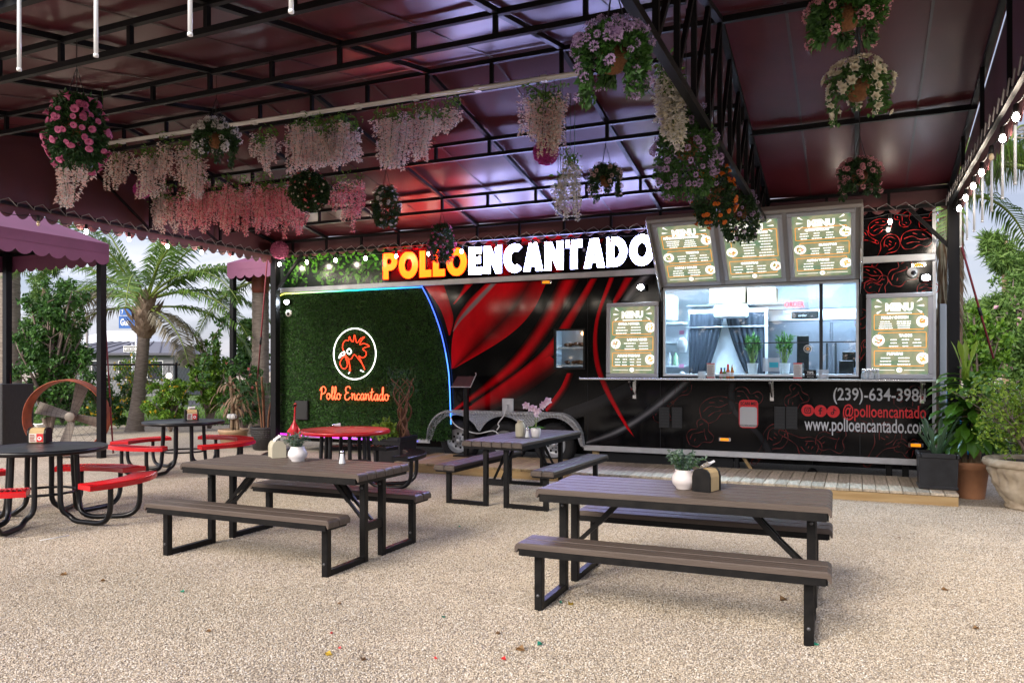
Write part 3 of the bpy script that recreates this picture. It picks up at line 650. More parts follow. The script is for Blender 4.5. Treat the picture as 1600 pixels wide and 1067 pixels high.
for a, b in zip(pts[:-1], pts[1:]):
    for y in (TYF-.035,): m.quad((a, y, fbot(a)), (b, y, fbot(b)), (b, y, ftop(b)), (a, y, ftop(a)))
    m.quad((a, TYF-.11, ftop(a)-.012), (b, TYF-.11, ftop(b)-.012), (b, TYF+.0, ftop(b)+.002), (a, TYF+.0, ftop(a)+.002))
    m.quad((a, TYF-.11, ftop(a)-.045), (b, TYF-.11, ftop(b)-.045), (b, TYF-.11, ftop(b)-.012), (a, TYF-.11, ftop(a)-.012))
m.build('fender', M_dia, tr)
M_amber = mat('amber_lens', (.75, .22, .01), .2, emit=(1, .3, .01), es=.35); M_chrome = mat('chrome', (.8, .8, .82), .1, 1)
for u, v in ((853, 441), (1436, 414), (1132, 686.5), (1431, 695.5)):
    p = W(u, v, Y=TYF-.02); m = MB(); m.box(p.x-.085, p.x+.085, TYF-.018, TYF-.001, p.z-.03, p.z+.03, b=.008); o = m.build('marker_light', M_chrome, tr)
    MB().box(p.x-.06, p.x+.06, TYF-.03, TYF-.0185, p.z-.02, p.z+.02, b=.006).build('lens', M_amber, o)
m = MB(); p = W(1308, 718, Y=TYF+.3)
m.box(-.88+.27, -.88+.33, TYF+.25, TYF+.31, .2, .31); m.M = Matrix.Translation((-.55, TYF+.25, .075)) @ Matrix.Rotation(PI/2, 4, 'X'); m.lathe([(.075, -.02), (.075, .02)], 14); m.M = None; m.build('jack_wheel', M_black, tr)
for x in (.42, .62): MB().box(x-.04, x+.04, TYF+.2, TYF+.28, 0, .3, b=.006).build('jack_leg', M_black, tr)
m = MB()
for y in (TYF+.4, TYF+1.6): m.box(TX0+.1, TX1-.1, y, y+.08, .17, .30)
m.build('chassis_beam', M_black, tr)
m = MB(); m.box(-3.7, -1.62, TYF+.12, TYF+.16, .02, .3); m.box(-1.60, -1.54, TYF+.08, TYF+.2, .0, .31); m.build('underskirt', M_dark, tr)
MB().bar((-1.5, TYF+.15, .3), (-1.3, TYF+.15, .0), .07, .04).build('timber_brace', M_deckface, tr)
MB().box(-3.75, -3.65, TYF+.08, TYF+.12, 0, .3).build('timber_brace', M_deckface, tr)
# panel seams and vents in the wrap
m = MB()
for x in (-3.80, -2.66, .06): m.box(x-.004, x+.004, TYF-.003, TYF-.001, TZ0+.06, 2.96)
m.build('panel_seam', M_dark, tr)
M_vent = mat('grey_vent', (.013, .013, .014), .5)
for u0, u1, v0, v1 in ((1210, 1227, 635, 670), (1228, 1246, 635, 670), (1030, 1046, 636, 668), (1050, 1066, 636, 668)):
    a, b = W(u0, v1, Y=TYF), W(u1, v0, Y=TYF); m = MB(); m.box(a.x, b.x, TYF-.012, TYF-.001, a.z, b.z, b=.004)
    for k in range(7): z = a.z+(b.z-a.z)*(k+.5)/7; m.box(a.x+.015, b.x-.015, TYF-.02, TYF-.0125, z-.006, z+.006)
    m.build('vent', M_vent, tr)
# outlet box with a hanging lead
p = W(793, 632, Y=TYF-.03); m = MB(); m.box(p.x-.1, p.x+.1, TYF-.03, TYF-.001, p.z-.12, p.z+.1, b=.01); o = m.build('outlet_box', M_silver, tr)
m = MB(); m.tube(smooth_line([(p.x, TYF-.05, p.z), (p.x-.02, TYF-.12, p.z-.16), (p.x-.12, TYF-.13, p.z-.3), (p.x-.1, TYF-.14, .62), (p.x-.14, TYF-.14, .56)], 5), .011, 6); m.build('power_lead', M_white, o)
m = MB(); a = W(703, 651, Y=TYF-.12); m.tube(smooth_line([a, a+Vector((.14, 0, -.16)), a+Vector((.5, 0, -.26)), a+Vector((.85, 0, -.22)), a+Vector((1.02, 0, -.55))], 5), .01, 6); m.build('power_lead', M_white, tr)
# ------------------------------------------------------------------ hedge wall and LED border
hx = [W(u, v, Y=TYF-.02) for u, v in ((660, 447), (672, 470), (684, 500), (693, 530), (700, 565), (704, 600), (706, 650))]
M_hedgeback = mat('hedge_backing', (.006, .016, .004), .95); M_hedge = leafmat('boxwood_leaf', (.024, .085, .019), (.075, .19, .036), .5, .15)
ed = smooth_line(hx, 6); poly = [(TX0+.02, 2.955), (TX0+.02, .36), (hx[-1].x, .36)]+[(p.x, p.z) for p in reversed(ed)]
m = MB(); m.prism(poly, TYF-.025, TYF-.002, 'Y'); hd = m.build('hedge_panel', M_hedgeback, tr)
def hedge_edge(z):
    for a, b in zip(ed[:-1], ed[1:]):
        if b.z <= z <= a.z: return a.x+(b.x-a.x)*(a.z-z)/max(1e-6, a.z-b.z)
    return hx[-1].x
m = MB()
for i in range(42000):
    z = rnd.uniform(.34, 2.94); x = rnd.uniform(TX0+.02, hedge_edge(z)-.02)
    d = rdir(); d.y = -abs(d.y)*.8-.25
    m.leaf((x, TYF-.022, z), d, rdir(), rnd.uniform(.025, .055), rnd.uniform(.014, .024))
m.build('boxwood_leaves', M_hedge, hd, kind='stuff')
M_led = bpy.data.materials.new('led_strip_colours'); M_led.use_nodes = True; N = M_led.node_tree; b = N.nodes['Principled BSDF']; a_ = N.nodes.new('ShaderNodeAttribute'); a_.attribute_name = 'tint'
N.links.new(a_.outputs['Color'], b.inputs['Emission Color']); b.inputs['Emission Strength'].default_value = 1.3; N.links.new(a_.outputs['Color'], b.inputs['Base Color'])
zt, zb = 2.945, .305; xl, yl = TX0-.01, TYF-.05
path = []; cols = []
def seg(a, b, ca, cb, n=14):
    for i in range(n):
        t = i/n; path.append(Vector(a).lerp(Vector(b), t)); cols.append(tuple(p+(q-p)*t for p, q in zip(ca, cb)))
seg((hx[-1].x, yl, .62), tuple(ed[-8])[:1]+(yl, ed[-8].z), (.05, .25, 1), (.06, .22, 1), 4)
for i, p in enumerate(reversed(ed[:-8])): path.append(Vector((p.x, yl, p.z))); cols.append((.05, .12, 1) if i > 6 else (.06, .22, 1))
seg((hx[0].x, yl, zt), (-8.3, yl, zt), (.03, .16, 1), (.02, .75, .75)); seg((-8.3, yl, zt), (xl+.05, yl, zt), (.03, .8, .5), (.75, .7, .08))
seg((xl, yl, zt-.05), (xl, yl, 1.9), (.85, .6, .06), (1, .25, .05)); seg((xl, yl, 1.9), (xl, yl, 1.0), (1, .16, .05), (1, .02, .15)); seg((xl, yl, 1.0), (xl, yl, zb+.12), (1, .01, .4), (1, .02, .8))
seg((xl+.04, yl, zb+.03), (-8.3, yl, zb), (1, .02, .9), (.75, .03, 1)); seg((-8.3, yl, zb), (-6.75, yl, zb), (.6, .04, 1), (.08, .12, 1))
m = MB(); m.tube(path, .0095, 6, cols=cols); o = m.build('led_border', M_led, None); tag(o, 'colour-changing light strip bordering the green hedge wall', 'light strip')
# ================================================================== MARQUEE LETTERS
def arc(cx, cy, rx, ry, a0, a1, n=16): return [(cx+rx*math.cos(math.radians(a0+(a1-a0)*i/(n-1))), cy+ry*math.sin(math.radians(a0+(a1-a0)*i/(n-1)))) for i in range(n)]
GL = {
 'P': (0.795, [[(0, 0), (0, 1)]+arc(.36, .665, .36, .335, 90, -90)+[(.27, .33), (.27, 0)], arc(.31, .68, .12, .115, 0, 345, 14)]),
 'O': (1.035, [arc(.48, .5, .48, .52, 0, 352, 40), arc(.48, .5, .19, .25, 0, 345, 22)]),
 'L': (0.655, [[(0, 0), (0, 1), (.28, 1), (.28, .27), (.58, .27), (.58, 0)]]),
 'E': (0.715, [[(0, 0), (0, 1), (.60, 1), (.59, .75), (.29, .75), (.29, .63), (.55, .63), (.55, .39), (.29, .39), (.29, .26), (.61, .26), (.61, 0)]]),
 'N': (0.885, [[(0, 0), (0, 1), (.29, 1), (.51, .53), (.51, 1), (.79, 1), (.79, 0), (.52, 0), (.28, .5), (.28, 0)]]),
 'C': (0.875, [arc(.48, .5, .48, .52, 48, 312, 30)+arc(.50, .5, .19, .25, 300, 60, 18)]),
 'A': (0.915, [[(0, 0), (.25, 1), (.58, 1), (.84, 0), (.55, 0), (.51, .17), (.32, .17), (.28, 0)], [(.365, .38), (.47, .38), (.415, .66)]]),
 'T': (0.755, [[(.20, 0), (.20, .74), (0, .74), (0, 1), (.68, 1), (.68, .74), (.48, .74), (.48, 0)]]),
 'D': (0.895, [[(0, 0), (0, 1), (.30, 1)]+arc(.32, .5, .48, .5, 88, -88, 20)+[(.30, 0)], [(.28, .26)]+arc(.31, .5, .20, .245, -80, 80, 12)+[(.28, .74)]])}
def glow(name, c, s): return mat(name, tuple(min(1, q) for q in c), .4, emit=c, es=s)
M_orange = glow('lit_orange_face', (1, .026, .0006), 7.5); M_lwhite = glow('lit_white_face', (.44, .46, 1), 23); M_letside = mat('letter_return', (.02, .015, .012), .4)
sgn = thing('marquee_sign', 'lit raised letters reading POLLO ENCANTADO above the trailer rail', 'sign', tuple(W(600, 438, Y=TYF)))
def letters(word, u0, u1, M):
    xa, xb = W(u0, 415, Y=TYF-.06).x, W(u1, 415, Y=TYF-.06).x; tot = sum(GL[c][0] for c in word); tot -= GL[word[-1]][0]-max(p[0] for p in GL[word[-1]][1][0]); s = (xb-xa)/tot; x = xa
    for ch in word:
        w, loops = GL[ch]; m = MB(); f = lambda a, b: (x+a*s, 3.105+b*.45)
        outline_bm(m, loops, TYF-.075, .07, 0, f)
        cut = [i for i, fc in enumerate(m.f) if not all(abs(m.v[j][1]-(TYF-.075)) < .002 for j in fc)]
        for i in cut: m.m[i] = 1
        m.build('letter', [M, M_letside], sgn); x += w*s
letters('POLLO', 599.5, 730, M_orange); letters('ENCANTADO', 733, 1023, M_lwhite)
# ================================================================== NEON ROOSTER AND SCRIPT
M_nred = glow('red_neon', (1, .035, .010), 1.7); M_nwhite = glow('white_neon', (1, .95, .93), 1.5); M_nor = glow('orange_neon_core', (1, .085, .03), 1.7)
def c6(l): return [W(480+a*.140625, 490+b*.140625, Y=TYF-.075) for a, b in l]
def neon(name, pts, M, par, r=.0058, closed=False, n=5):
    m = MB(); m.tube(smooth_line(c6(pts) if not isinstance(pts[0], Vector) else pts, n, closed), r, 6, closed); return m.build(name, M, par)
ns = thing('neon_sign', 'round neon sign of a red rooster head in a white ring on the hedge', 'neon sign', tuple(W(555, 553, Y=TYF-.05)))
cc = W(480+525*.140625, 490+447*.140625, Y=TYF-.075); rr_ = 282*.140625*(cc-Vector((0, 0, EYE))).dot(Vector((-SN, CS, 0)))/FPX
neon('ring_tube', [cc+Vector((rr_*math.cos(2*PI*i/30), 0, rr_*math.sin(2*PI*i/30))) for i in range(30)], M_nwhite, ns, .0095, True, 2)
neon('comb_tube', [(432, 470), (405, 415), (392, 370), (402, 325), (430, 295), (458, 300), (470, 255), (486, 295), (510, 310), (526, 235), (545, 312), (562, 320), (592, 280), (638, 258), (602, 300), (585, 342), (632, 332), (690, 360), (642, 375), (620, 397), (656, 430), (645, 475), (608, 490), (573, 470), (605, 540), (640, 622)], M_nred, ns)
neon('neck_tube', [(455, 500), (490, 502), (520, 455), (560, 490), (615, 565), (640, 622)], M_nred, ns); neon('throat_tube', [(418, 462), (450, 520), (472, 570), (482, 638)], M_nred, ns); neon('throat_tube', [(430, 470), (458, 500), (470, 560), (470, 640)], M_nred, ns)
neon('wattle_tube', [(410, 475), (365, 540), (383, 598), (420, 612), (447, 570), (432, 505)], M_nred, ns, closed=True)
neon('eye_tube', [(466, 390), (490, 420), (466, 450), (442, 420)], M_nwhite, ns, .009, True); neon('beak_tube', [(412, 422), (372, 448), (352, 495), (380, 468), (412, 455)], M_nwhite, ns, .008, True)
neon('tip_tube', [(458, 665), (472, 652)], M_nwhite, ns, .008); neon('tip_tube', [(590, 630), (628, 645)], M_nwhite, ns, .008)
M_box = mat('black_box', (.008, .008, .008), .5)
a, b = W(463, 655, Y=TYF-.05), W(483, 626, Y=TYF-.05); o = MB().box(a.x, b.x, TYF-.1, TYF-.03, a.z, b.z, b=.01).build('transformer_box', M_box); tag(o, 'small black power box fixed to the hedge wall below the neon script', 'power box')
# handwritten script, each letter as strokes in a unit box (x, y)
SCR = {'P': (.62, [[(.12, 1.0), (.10, .5), (.02, -.02)], [(-.05, .72), (.05, .95), (.35, 1.05), (.55, .85), (.45, .55), (.1, .42)]]),
 'o': (.48, [[(.30, .5), (.1, .45), (.04, .18), (.2, 0), (.38, .16), (.34, .45), (.28, .42), (.4, .36), (.5, .4)]]),
 'l': (.30, [[(.0, .2), (.2, .6), (.26, .95), (.16, 1.05), (.1, .6), (.12, .1), (.22, 0), (.32, .18)]]),
 'E': (0.715, [[(.62, .92), (.5, 1.08), (.2, 1.02), (.14, .75), (.32, .58), (.45, .58), (.2, .52), (.04, .25), (.18, 0), (.42, .02), (.6, .22)]]),
 'n': (.52, [[(.02, .45), (.1, .5), (.1, .02), (.14, .3), (.3, .5), (.36, .4), (.36, .1), (.44, 0), (.54, .2)]]),
 'c': (.40, [[(.36, .42), (.22, .5), (.06, .32), (.1, .06), (.24, 0), (.42, .2)]]),
 'a': (.50, [[(.36, .44), (.2, .5), (.05, .25), (.14, .0), (.3, .12), (.38, .48), (.36, .1), (.42, 0), (.52, .2)]]),
 't': (.38, [[(.0, .2), (.16, .6), (.2, .95), (.14, .3), (.18, .02), (.28, .02), (.4, .2)], [(.0, .62), (.36, .68)]]),
 'd': (.54, [[(.36, .44), (.2, .5), (.05, .25), (.14, .0), (.3, .12), (.42, .6), (.44, 1.05), (.36, .9), (.38, .12), (.44, 0), (.56, .2)]]), ' ': (.34, [])}
ss = thing('neon_script', 'orange neon handwriting reading Pollo Encantado on the hedge below the ring', 'neon sign', tuple(W(500, 624, Y=TYF-.05)))
xa, xb = W(501, 624, Y=TYF-.075).x, W(608, 624, Y=TYF-.075).x; tot = sum(SCR[c][0] for c in 'Pollo Encantado'); s = (xb-xa)/tot; x = xa; z0 = W(500, 623.5, Y=TYF-.075).z
for ch in 'Pollo Encantado':
    w, st = SCR[ch]
    if st:
        m = MB()
        for L in st: m.tube(smooth_line([(x+a*s, TYF-.075, z0+b*.215) for a, b in L], 4), .0085, 5)
        m.build('letter', M_nor, ss)
    x += w*s
# ================================================================== SERVING WINDOW AND KITCHEN
M_kwall = mat('kitchen_white_panel', (.66, .70, .74), .35); M_kfloor = mat('kitchen_floor', (.12, .12, .12), .6)
kx0, kx1, ky0, ky1, kz0, kz1 = -4.75, .86, TYF+.03, 13.7, .95, 2.93
m = MB(); m.add([(kx0, ky0, kz0), (kx1, ky0, kz0), (kx1, ky1, kz0), (kx0, ky1, kz0), (kx0, ky0, kz1), (kx1, ky0, kz1), (kx1, ky1, kz1), (kx0, ky1, kz1)], [(2, 3, 7, 6), (0, 4, 7, 3), (1, 2, 6, 5), (4, 5, 6, 7)]); m.build('kitchen_wall', M_kwall, tr)
MB().add([(kx0, ky0, kz0), (kx1, ky0, kz0), (kx1, ky1, kz0), (kx0, ky1, kz0)], [(0, 1, 2, 3)]).build('kitchen_floor', M_kfloor, tr)
m = grid_wall(sorted({kx0, SX0, SX1, WX0, WX1, kx1}), sorted({kz0, WZ0, SZ0, SZ1, WZ1, kz1}), [(WX0, WX1, WZ0, WZ1), (SX0, SX1, SZ0, SZ1)], ky0); m.build('inner_wall', M_kwall, tr)
M_klamp = mat('kitchen_light_panel', (.9, .95, 1), .4, emit=(.58, .80, 1), es=80)
for x in (-1.95, -.45): o = MB().box(x-.6, x+.6, 11.72, 11.86, 2.89, 2.925).build('ceiling_light', M_klamp); tag(o, f'lit white ceiling panel inside the trailer kitchen, {"behind the small side window" if x < -3 else "before the dark curtain" if x < -1 else "above the steel fridge"}', 'ceiling light')
# window frame and panes
fr = .035; m = MB()
m.box(WX0-fr, WX1+fr, TYF-.025, TYF+.03, WZ0-fr, WZ0, b=.004); m.box(WX0-fr, WX1+fr, TYF-.025, TYF+.03, WZ1, WZ1+fr, b=.004); m.box(WX0-fr, WX0, TYF-.024, TYF+.03, WZ0, WZ1, b=.004); m.box(WX1, WX1+fr, TYF-.024, TYF+.03, WZ0, WZ1, b=.004)
wf = m.build('window_frame', M_silver, tr)
xp = W(1283, 520, Y=TYF+.01).x
MB().box(xp-.022, xp+.022, TYF-.01, TYF+.02, WZ0, WZ1).build('mullion', mat('dark_anodised', (.03, .032, .036), .4, .5), wf)
zr = W(1180, 536, Y=TYF).z
MB().box(W(1147, 520, Y=TYF).x, WX1, TYF-.005, TYF+.015, zr-.008, zr+.008).build('window_rail', mat('dark_anodised'), wf)
M_glass = bpy.data.materials.new('window_glass'); M_glass.use_nodes = True; N = M_glass.node_tree; N.nodes.remove(N.nodes['Principled BSDF'])
tp = N.nodes.new('ShaderNodeBsdfTransparent'); tp.inputs[0].default_value = (.93, .96, .98, 1); gl = N.nodes.new('ShaderNodeBsdfGlossy'); gl.inputs['Roughness'].default_value = .015; ms = N.nodes.new('ShaderNodeMixShader')
lw = N.nodes.new('ShaderNodeLayerWeight'); lw.inputs[0].default_value = .5; pw = N.nodes.new('ShaderNodeMath'); pw.operation = 'POWER'; pw.inputs[1].default_value = 3; N.links.new(lw.outputs['Facing'], pw.inputs[0]); fn = N.nodes.new('ShaderNodeMapRange'); fn.inputs['To Min'].default_value = .05; fn.inputs['To Max'].default_value = .9; N.links.new(pw.outputs[0], fn.inputs[0]); N.links.new(fn.outputs[0], ms.inputs[0]); N.links.new(tp.outputs[0], ms.inputs[1]); N.links.new(gl.outputs[0], ms.inputs[2]); N.links.new(ms.outputs[0], N.nodes['Material Output'].inputs[0])
xq = W(1147, 520, Y=TYF).x
for i, (a, b, c, d) in enumerate(((xq, xp-.022, WZ0, zr-.008), (xp+.022, WX1, WZ0, zr-.008), (xq, WX1, zr+.008, WZ1), (WX0, xq, WZ0, WZ1))):
    y = TYF+.004+.002*i
    MB().box(a, b, y, y+.004, c, d).build('pane', M_glass, wf)
# small lit display window
m = MB(); m.box(SX0-.03, SX1+.03, TYF-.02, TYF+.03, SZ0-.03, SZ0); m.box(SX0-.03, SX1+.03, TYF-.02, TYF+.03, SZ1, SZ1+.03); m.box(SX0-.03, SX0, TYF-.019, TYF+.03, SZ0, SZ1); m.box(SX1, SX1+.03, TYF-.019, TYF+.03, SZ0, SZ1); sf = m.build('side_window_frame', M_black, tr)
MB().box(SX0, SX1, TYF+.004, TYF+.008, SZ0, SZ1).build('pane', M_glass, sf)
m = MB(); m.add([(SX0-.02, TYF+.32, SZ0-.02), (SX1+.12, TYF+.32, SZ0-.02), (SX1+.12, TYF+.32, SZ1+.05), (SX0-.02, TYF+.32, SZ1+.05)], [(0, 1, 2, 3)]); wm = thing('food_warmer', 'glass food warmer with two shelves of meat behind the small side window', 'food warmer', (SX0, TYF+.06, SZ0))
m.build('back_panel', M_kwall, wm)
M_meat = mat('roast_meat', (.11, .035, .012), .45, col2=(.24, .09, .03), vscale=30, bump=.4); M_tray = mat('steel_tray', (.5, .5, .5), .3, .9)
for z in (SZ0+.02, SZ0+.30):
    o = MB().box(SX0-.01, SX1+.1, TYF+.06, TYF+.3, z, z+.012).build('shelf', M_steel, wm); MB().box(SX0+.05, SX1+.06, TYF+.09, TYF+.27, z+.0125, z+.03, b=.006).build('tray', M_tray, o)
    m = MB()
    for i in range(9): m.ball((SX0+.1+rnd.random()*.38, TYF+.12+rnd.random()*.12, z+.055+rnd.random()*.02), rnd.uniform(.03, .05), 8, sz=.7)
    m.build('meat', M_meat, o)
g = MB(); g.ball((SX1-.08, TYF+.2, SZ1-.04), .03, 10); g.build('heat_lamp', mat('heat_lamp_glow', (1, .6, .3), .4, emit=(1, .5, .18), es=3), wm)
# kitchen contents
def kbox(name, lab, cat, x0, x1, y0, y1, z0, z1, M, b=.012, **k): return tag(MB().box(x0, x1, y0, y1, z0, z1, b=b).build(name, M, **k), lab, cat)
fx0, fx1 = -1.30, .62
fg = thing('steel_fridge', 'tall stainless fridge with two doors at the back of the kitchen', 'fridge', (fx0, 12.9, .96))
M_fridge = mat('fridge_steel', (.20, .215, .25), .36, .8, var=.1, vscale=2); MB().box(fx0, fx1, 12.95, 13.6, .96, 2.50, b=.01).build('body', M_fridge, fg)
for i in range(2):
    a = fx0+i*.965; d = MB().box(a+.012, a+.95, 12.915, 12.947, 1.0, 2.28, b=.008).build('door', M_fridge, fg); xh = a+.9 if i == 0 else a+.06
    MB().box(xh-.015, xh+.015, 12.87, 12.9145, 1.35, 1.95, b=.006).build('handle', mat('dark_anodised'), d)
MB().box(fx0+.02, fx1-.02, 12.92, 12.948, 2.31, 2.48, b=.006).build('header_panel', mat('light_steel', (.72, .76, .80), .35, .6), fg)
kb = kbox('display_board', 'narrow dark display bar mounted on the fridge header', 'display', -.92, -.52, 12.89, 12.912, 2.34, 2.45, M_black); t = MB(); text_bm(t, 'order', -.82, 2.37, 12.886, .055); t.build('lettering', M_white, kb)
od = thing('order_sign', 'red lit ORDER sign hanging inside the serving window', 'sign', tuple(W(1226, 480, Y=TYF+.12))); t = MB(); p0, p1 = W(1226, 480, Y=TYF+.12), W(1261, 480, Y=TYF+.12)
text_bm(t, 'ORDER', p0.x, p0.z, TYF+.12, .105, (p1.x-p0.x)/.40, .002); t.build('lettering', glow('red_led', (1, .04, .06), 1.3), od); MB().box(p0.x-.02, p1.x+.02, TYF+.13, TYF+.14, p0.z-.10, p0.z+.12).build('back_plate', mat('translucent_panel', (.8, .85, .9), .3, alpha=.12), od)
M_curt = mat('dark_curtain', (.016, .022, .034), .8); cu = thing('curtain', 'dark curtain drawn apart on both sides of a white screen in the kitchen', 'curtain', (-2.0, 12.3, 2.3))
def drape(x0t, x1t, x0b, x1b):
    m = MB(); n, k = 26, 12; vs = []
    for j in range(k+1):
        t = j/k; e_ = t**1.4; xa_, xb_ = x0t+(x0b-x0t)*e_, x1t+(x1b-x1t)*e_
        for i in range(n+1): vs.append((xa_+(xb_-xa_)*i/n, 12.25+.03*math.sin(i*1.6)*(.4+.6*t), 2.42-1.4*t))
    m.add(vs, [(j*(n+1)+i, j*(n+1)+i+1, (j+1)*(n+1)+i+1, (j+1)*(n+1)+i) for j in range(k) for i in range(n)], 0, True); m.build('drape', M_curt, cu)
drape(-2.40, -1.86, -2.40, -2.30); drape(-1.84, -1.26, -1.32, -1.24)
MB().tube([(-2.45, 12.23, 2.2), (-1.2, 12.23, 2.2)], .012, 6).build('rail', M_silver, cu)
MB().box(-2.42, -1.22, 12.32, 12.34, 1.0, 2.5).build('screen', M_kwall, cu)
kbox('paper_dispenser', 'white box dispenser hanging above the gap in the curtain', 'dispenser', -1.98, -1.48, 12.0, 12.15, 2.32, 2.52, M_kwall, .03)
M_card = mat('cardboard', (.20, .145, .09), .8, var=.12)
kbox('carton', 'wide cardboard carton on the high shelf above the curtain', 'box', -2.1, -1.55, 12.3, 12.7, 2.56, 2.84, M_card); kbox('carton', 'cardboard carton beside the wide one on the high shelf', 'box', -1.52, -1.1, 12.3, 12.7, 2.56, 2.80, M_card)
kbox('high_shelf', 'steel shelf above the curtain carrying two cartons', 'shelf', -2.44, -.95, 12.25, 12.75, 2.53, 2.555, M_steel, .004)
ac = kbox('ice_machine', 'white box machine high in the left corner of the serving window', 'machine', -3.0, -2.62, 12.1, 12.5, 2.32, 2.72, M_white, .02)
sh = thing('shelf_unit', 'white shelf unit of kitchen supplies behind the left edge of the serving window', 'shelves', (-3.05, 12.0, 1.0))
for z in (1.2, 1.58, 1.95, 2.25): MB().box(-3.05, -2.45, 11.95, 12.4, z, z+.025).build('shelf', M_kwall, sh)
MB().box(-3.06, -2.45, 12.4, 12.42, 1.0, 2.3).build('back', M_kwall, sh)
M_plbag = mat('plastic_bag', (.72, .76, .8), .3, trans=.2); M_pinkpr = mat('pink_print', (.75, .3, .5), .5)
for i, (u, v0, v1) in enumerate(((1066, 505, 528), (1066, 545, 580))):
    a, b = W(u-8, v1, Y=11.75), W(u+8, v0, Y=11.75); m = MB(); n = 8
    prof = [(.3, 1.0), (.75, .85), (1.0, .5), (.95, .1), (.7, 0)]
    m.lathe([((b.x-a.x)/2*r, (a.z-b.z)*(z-1)*-1-(b.z-a.z)) for r, z in reversed(prof)], 10, ((a.x+b.x)/2, 11.75, b.z), sy=.5); m.v = [(x+.008*math.sin(z*90+x*60), y+.008*math.cos(z*70), z) for x, y, z in m.v]
    o = m.build('plastic_bag', M_plbag); tag(o, ('upper' if i == 0 else 'lower')+' white plastic bag hanging beside the dark curtain in the window', 'bag'); MB().box((a.x+b.x)/2-.035, (a.x+b.x)/2+.035, 11.75-(b.x-a.x)*.30, 11.75-(b.x-a.x)*.28, a.z+.05, a.z+.11).build('print', M_pinkpr, o, world=False)
for i in range(5):
    x = -2.98+.1*i; o = MB().lathe([(.035, 0), (.04, .02), (.038, .14), (.018, .17), (.018, .2)], 10, (x, 12.1, 1.606)).build('supply_bottle', mat('supply%d' % i, ((.6, .66, .7), (.2, .35, .6), (.7, .65, .3), (.65, .65, .7), (.3, .5, .3))[i], .35)); tag(o, 'plastic supply bottle in a row on the white kitchen shelf', 'bottle', 'bottles on the kitchen shelf')
reg = thing('cash_register', 'black point of sale terminal behind the right end of the serving window', 'register', tuple(W(1315, 582, Y=TYF+.25)))
a, b = W(1311, 581, Y=TYF+.3), W(1334, 563, Y=TYF+.3); MB().box(a.x, b.x, TYF+.2, TYF+.45, WZ0+.01, b.z, b=.01).build('base', M_black, reg); a, b = W(1316, 563, Y=TYF+.4), W(1337, 549, Y=TYF+.4); MB().box(a.x, b.x, TYF+.36, TYF+.40, a.z-.1, b.z, b=.01).build('screen', M_black, reg)
kbox('menu_screen', 'tall dark panel standing behind the window near the round sticker', 'panel', W(1245, 560, Y=11.9).x, W(1264, 560, Y=11.9).x, 11.9, 11.93, WZ0+.01, W(1250, 524, Y=11.9).z, M_black)
p = W(1262, 545, Y=TYF); m = MB(); m.lathe([(.055, 0), (.055, .002), (.001, .002)], 20); m.v = [(p.x+a, TYF-.002-c, p.z+b) for a, b, c in m.v]; st = m.build('round_sticker', M_white); tag(st, 'round white sticker with an orange centre on the window pane', 'sticker')
m = MB(); m.lathe([(.042, 0), (.042, .002), (.03, .002), (.03, 0)], 18, cap=False); m.v = [(p.x+a, TYF-.0045-c, p.z+b) for a, b, c in m.v]; m.build('ring', M_black, st, world=False); m = MB(); m.lathe([(.022, 0), (.022, .002), (.001, .002)], 12); m.v = [(p.x+a, TYF-.0045-c, p.z+b) for a, b, c in m.v]; m.build('emblem', mat('orange_print', (.85, .36, .06), .5), st, world=False)
kbox('counter_inside', 'white worktop inside the serving window under the plants', 'worktop', WX0-.1, WX1+.1, TYF+.035, TYF+.5, WZ0-.06, WZ0, M_kwall, .005)
# bamboo plants on the worktop
M_bamleaf = leafmat('bamboo_leaf', (.02, .075, .012), (.07, .20, .03)); M_cane = mat('bamboo_cane', (.16, .24, .05), .4)
def bamboo(u, lab, s=1):
    p = W(u, 580, Y=TYF+.2); r = thing('bamboo_plant', lab, 'potted plant', (p.x, p.y, WZ0), 0, 'bamboo plants in the serving window')
    m = MB(); m.lathe([(.055, 0), (.06, .005), (.078, .15), (.082, .155), (.074, .155), (.07, .13), (.001, .13)], 20, (p.x, p.y, WZ0+.001)); m.build('pot', M_white, r)
    m = MB(); tops = []
    for i in range(9):
        a = i*.7; q = Vector((p.x+.03*math.cos(a), p.y+.03*math.sin(a), WZ0+.13)); t = Vector((p.x+.07*math.cos(a+2), p.y+.07*math.sin(a+2), WZ0+.36+.1*rnd.random()))
        m.tube(smooth_line([q, q.lerp(t, .5)+Vector((.03*math.sin(a*3), 0, 0)), t], 4), .009, 5); tops.append(t)
    m.build('canes', M_cane, r, kind='stuff'); m = MB()
    for i in range(150): t = rnd.choice(tops)+Vector((0, 0, rnd.uniform(-.1, .1))); d = rdir(.9); m.leaf(t, d, rdir(), rnd.uniform(.07, .13), .022, bend=.2)
    m.build('leaves', M_bamleaf, r, kind='stuff')
bamboo(1176, 'potted lucky bamboo behind the glass, the one beside the curtain'); bamboo(1226, 'potted lucky bamboo behind the glass, the one nearer the dark panel')
# ================================================================== COUNTER
ct = thing('service_counter', 'long steel shelf counter folded out under the serving window', 'counter', (-3.8, 11.0, 1.4))
m = MB(); m.box(-3.8, .98, 10.98, 11.385, 1.385, 1.415, b=.006); m.build('top', M_steel, ct)
for x in (-3.05, -1.07, .80):
    m = MB(); m.bar((x, 11.36, 1.38), (x, 11.08, 1.36), .03, .02); m.bar((x, 11.06, 1.36), (x, 11.34, 1.16), .022, .02); m.box(x-.025, x+.025, 11.37, 11.385, 1.1, 1.38); m.build('bracket', M_chrome, ct)
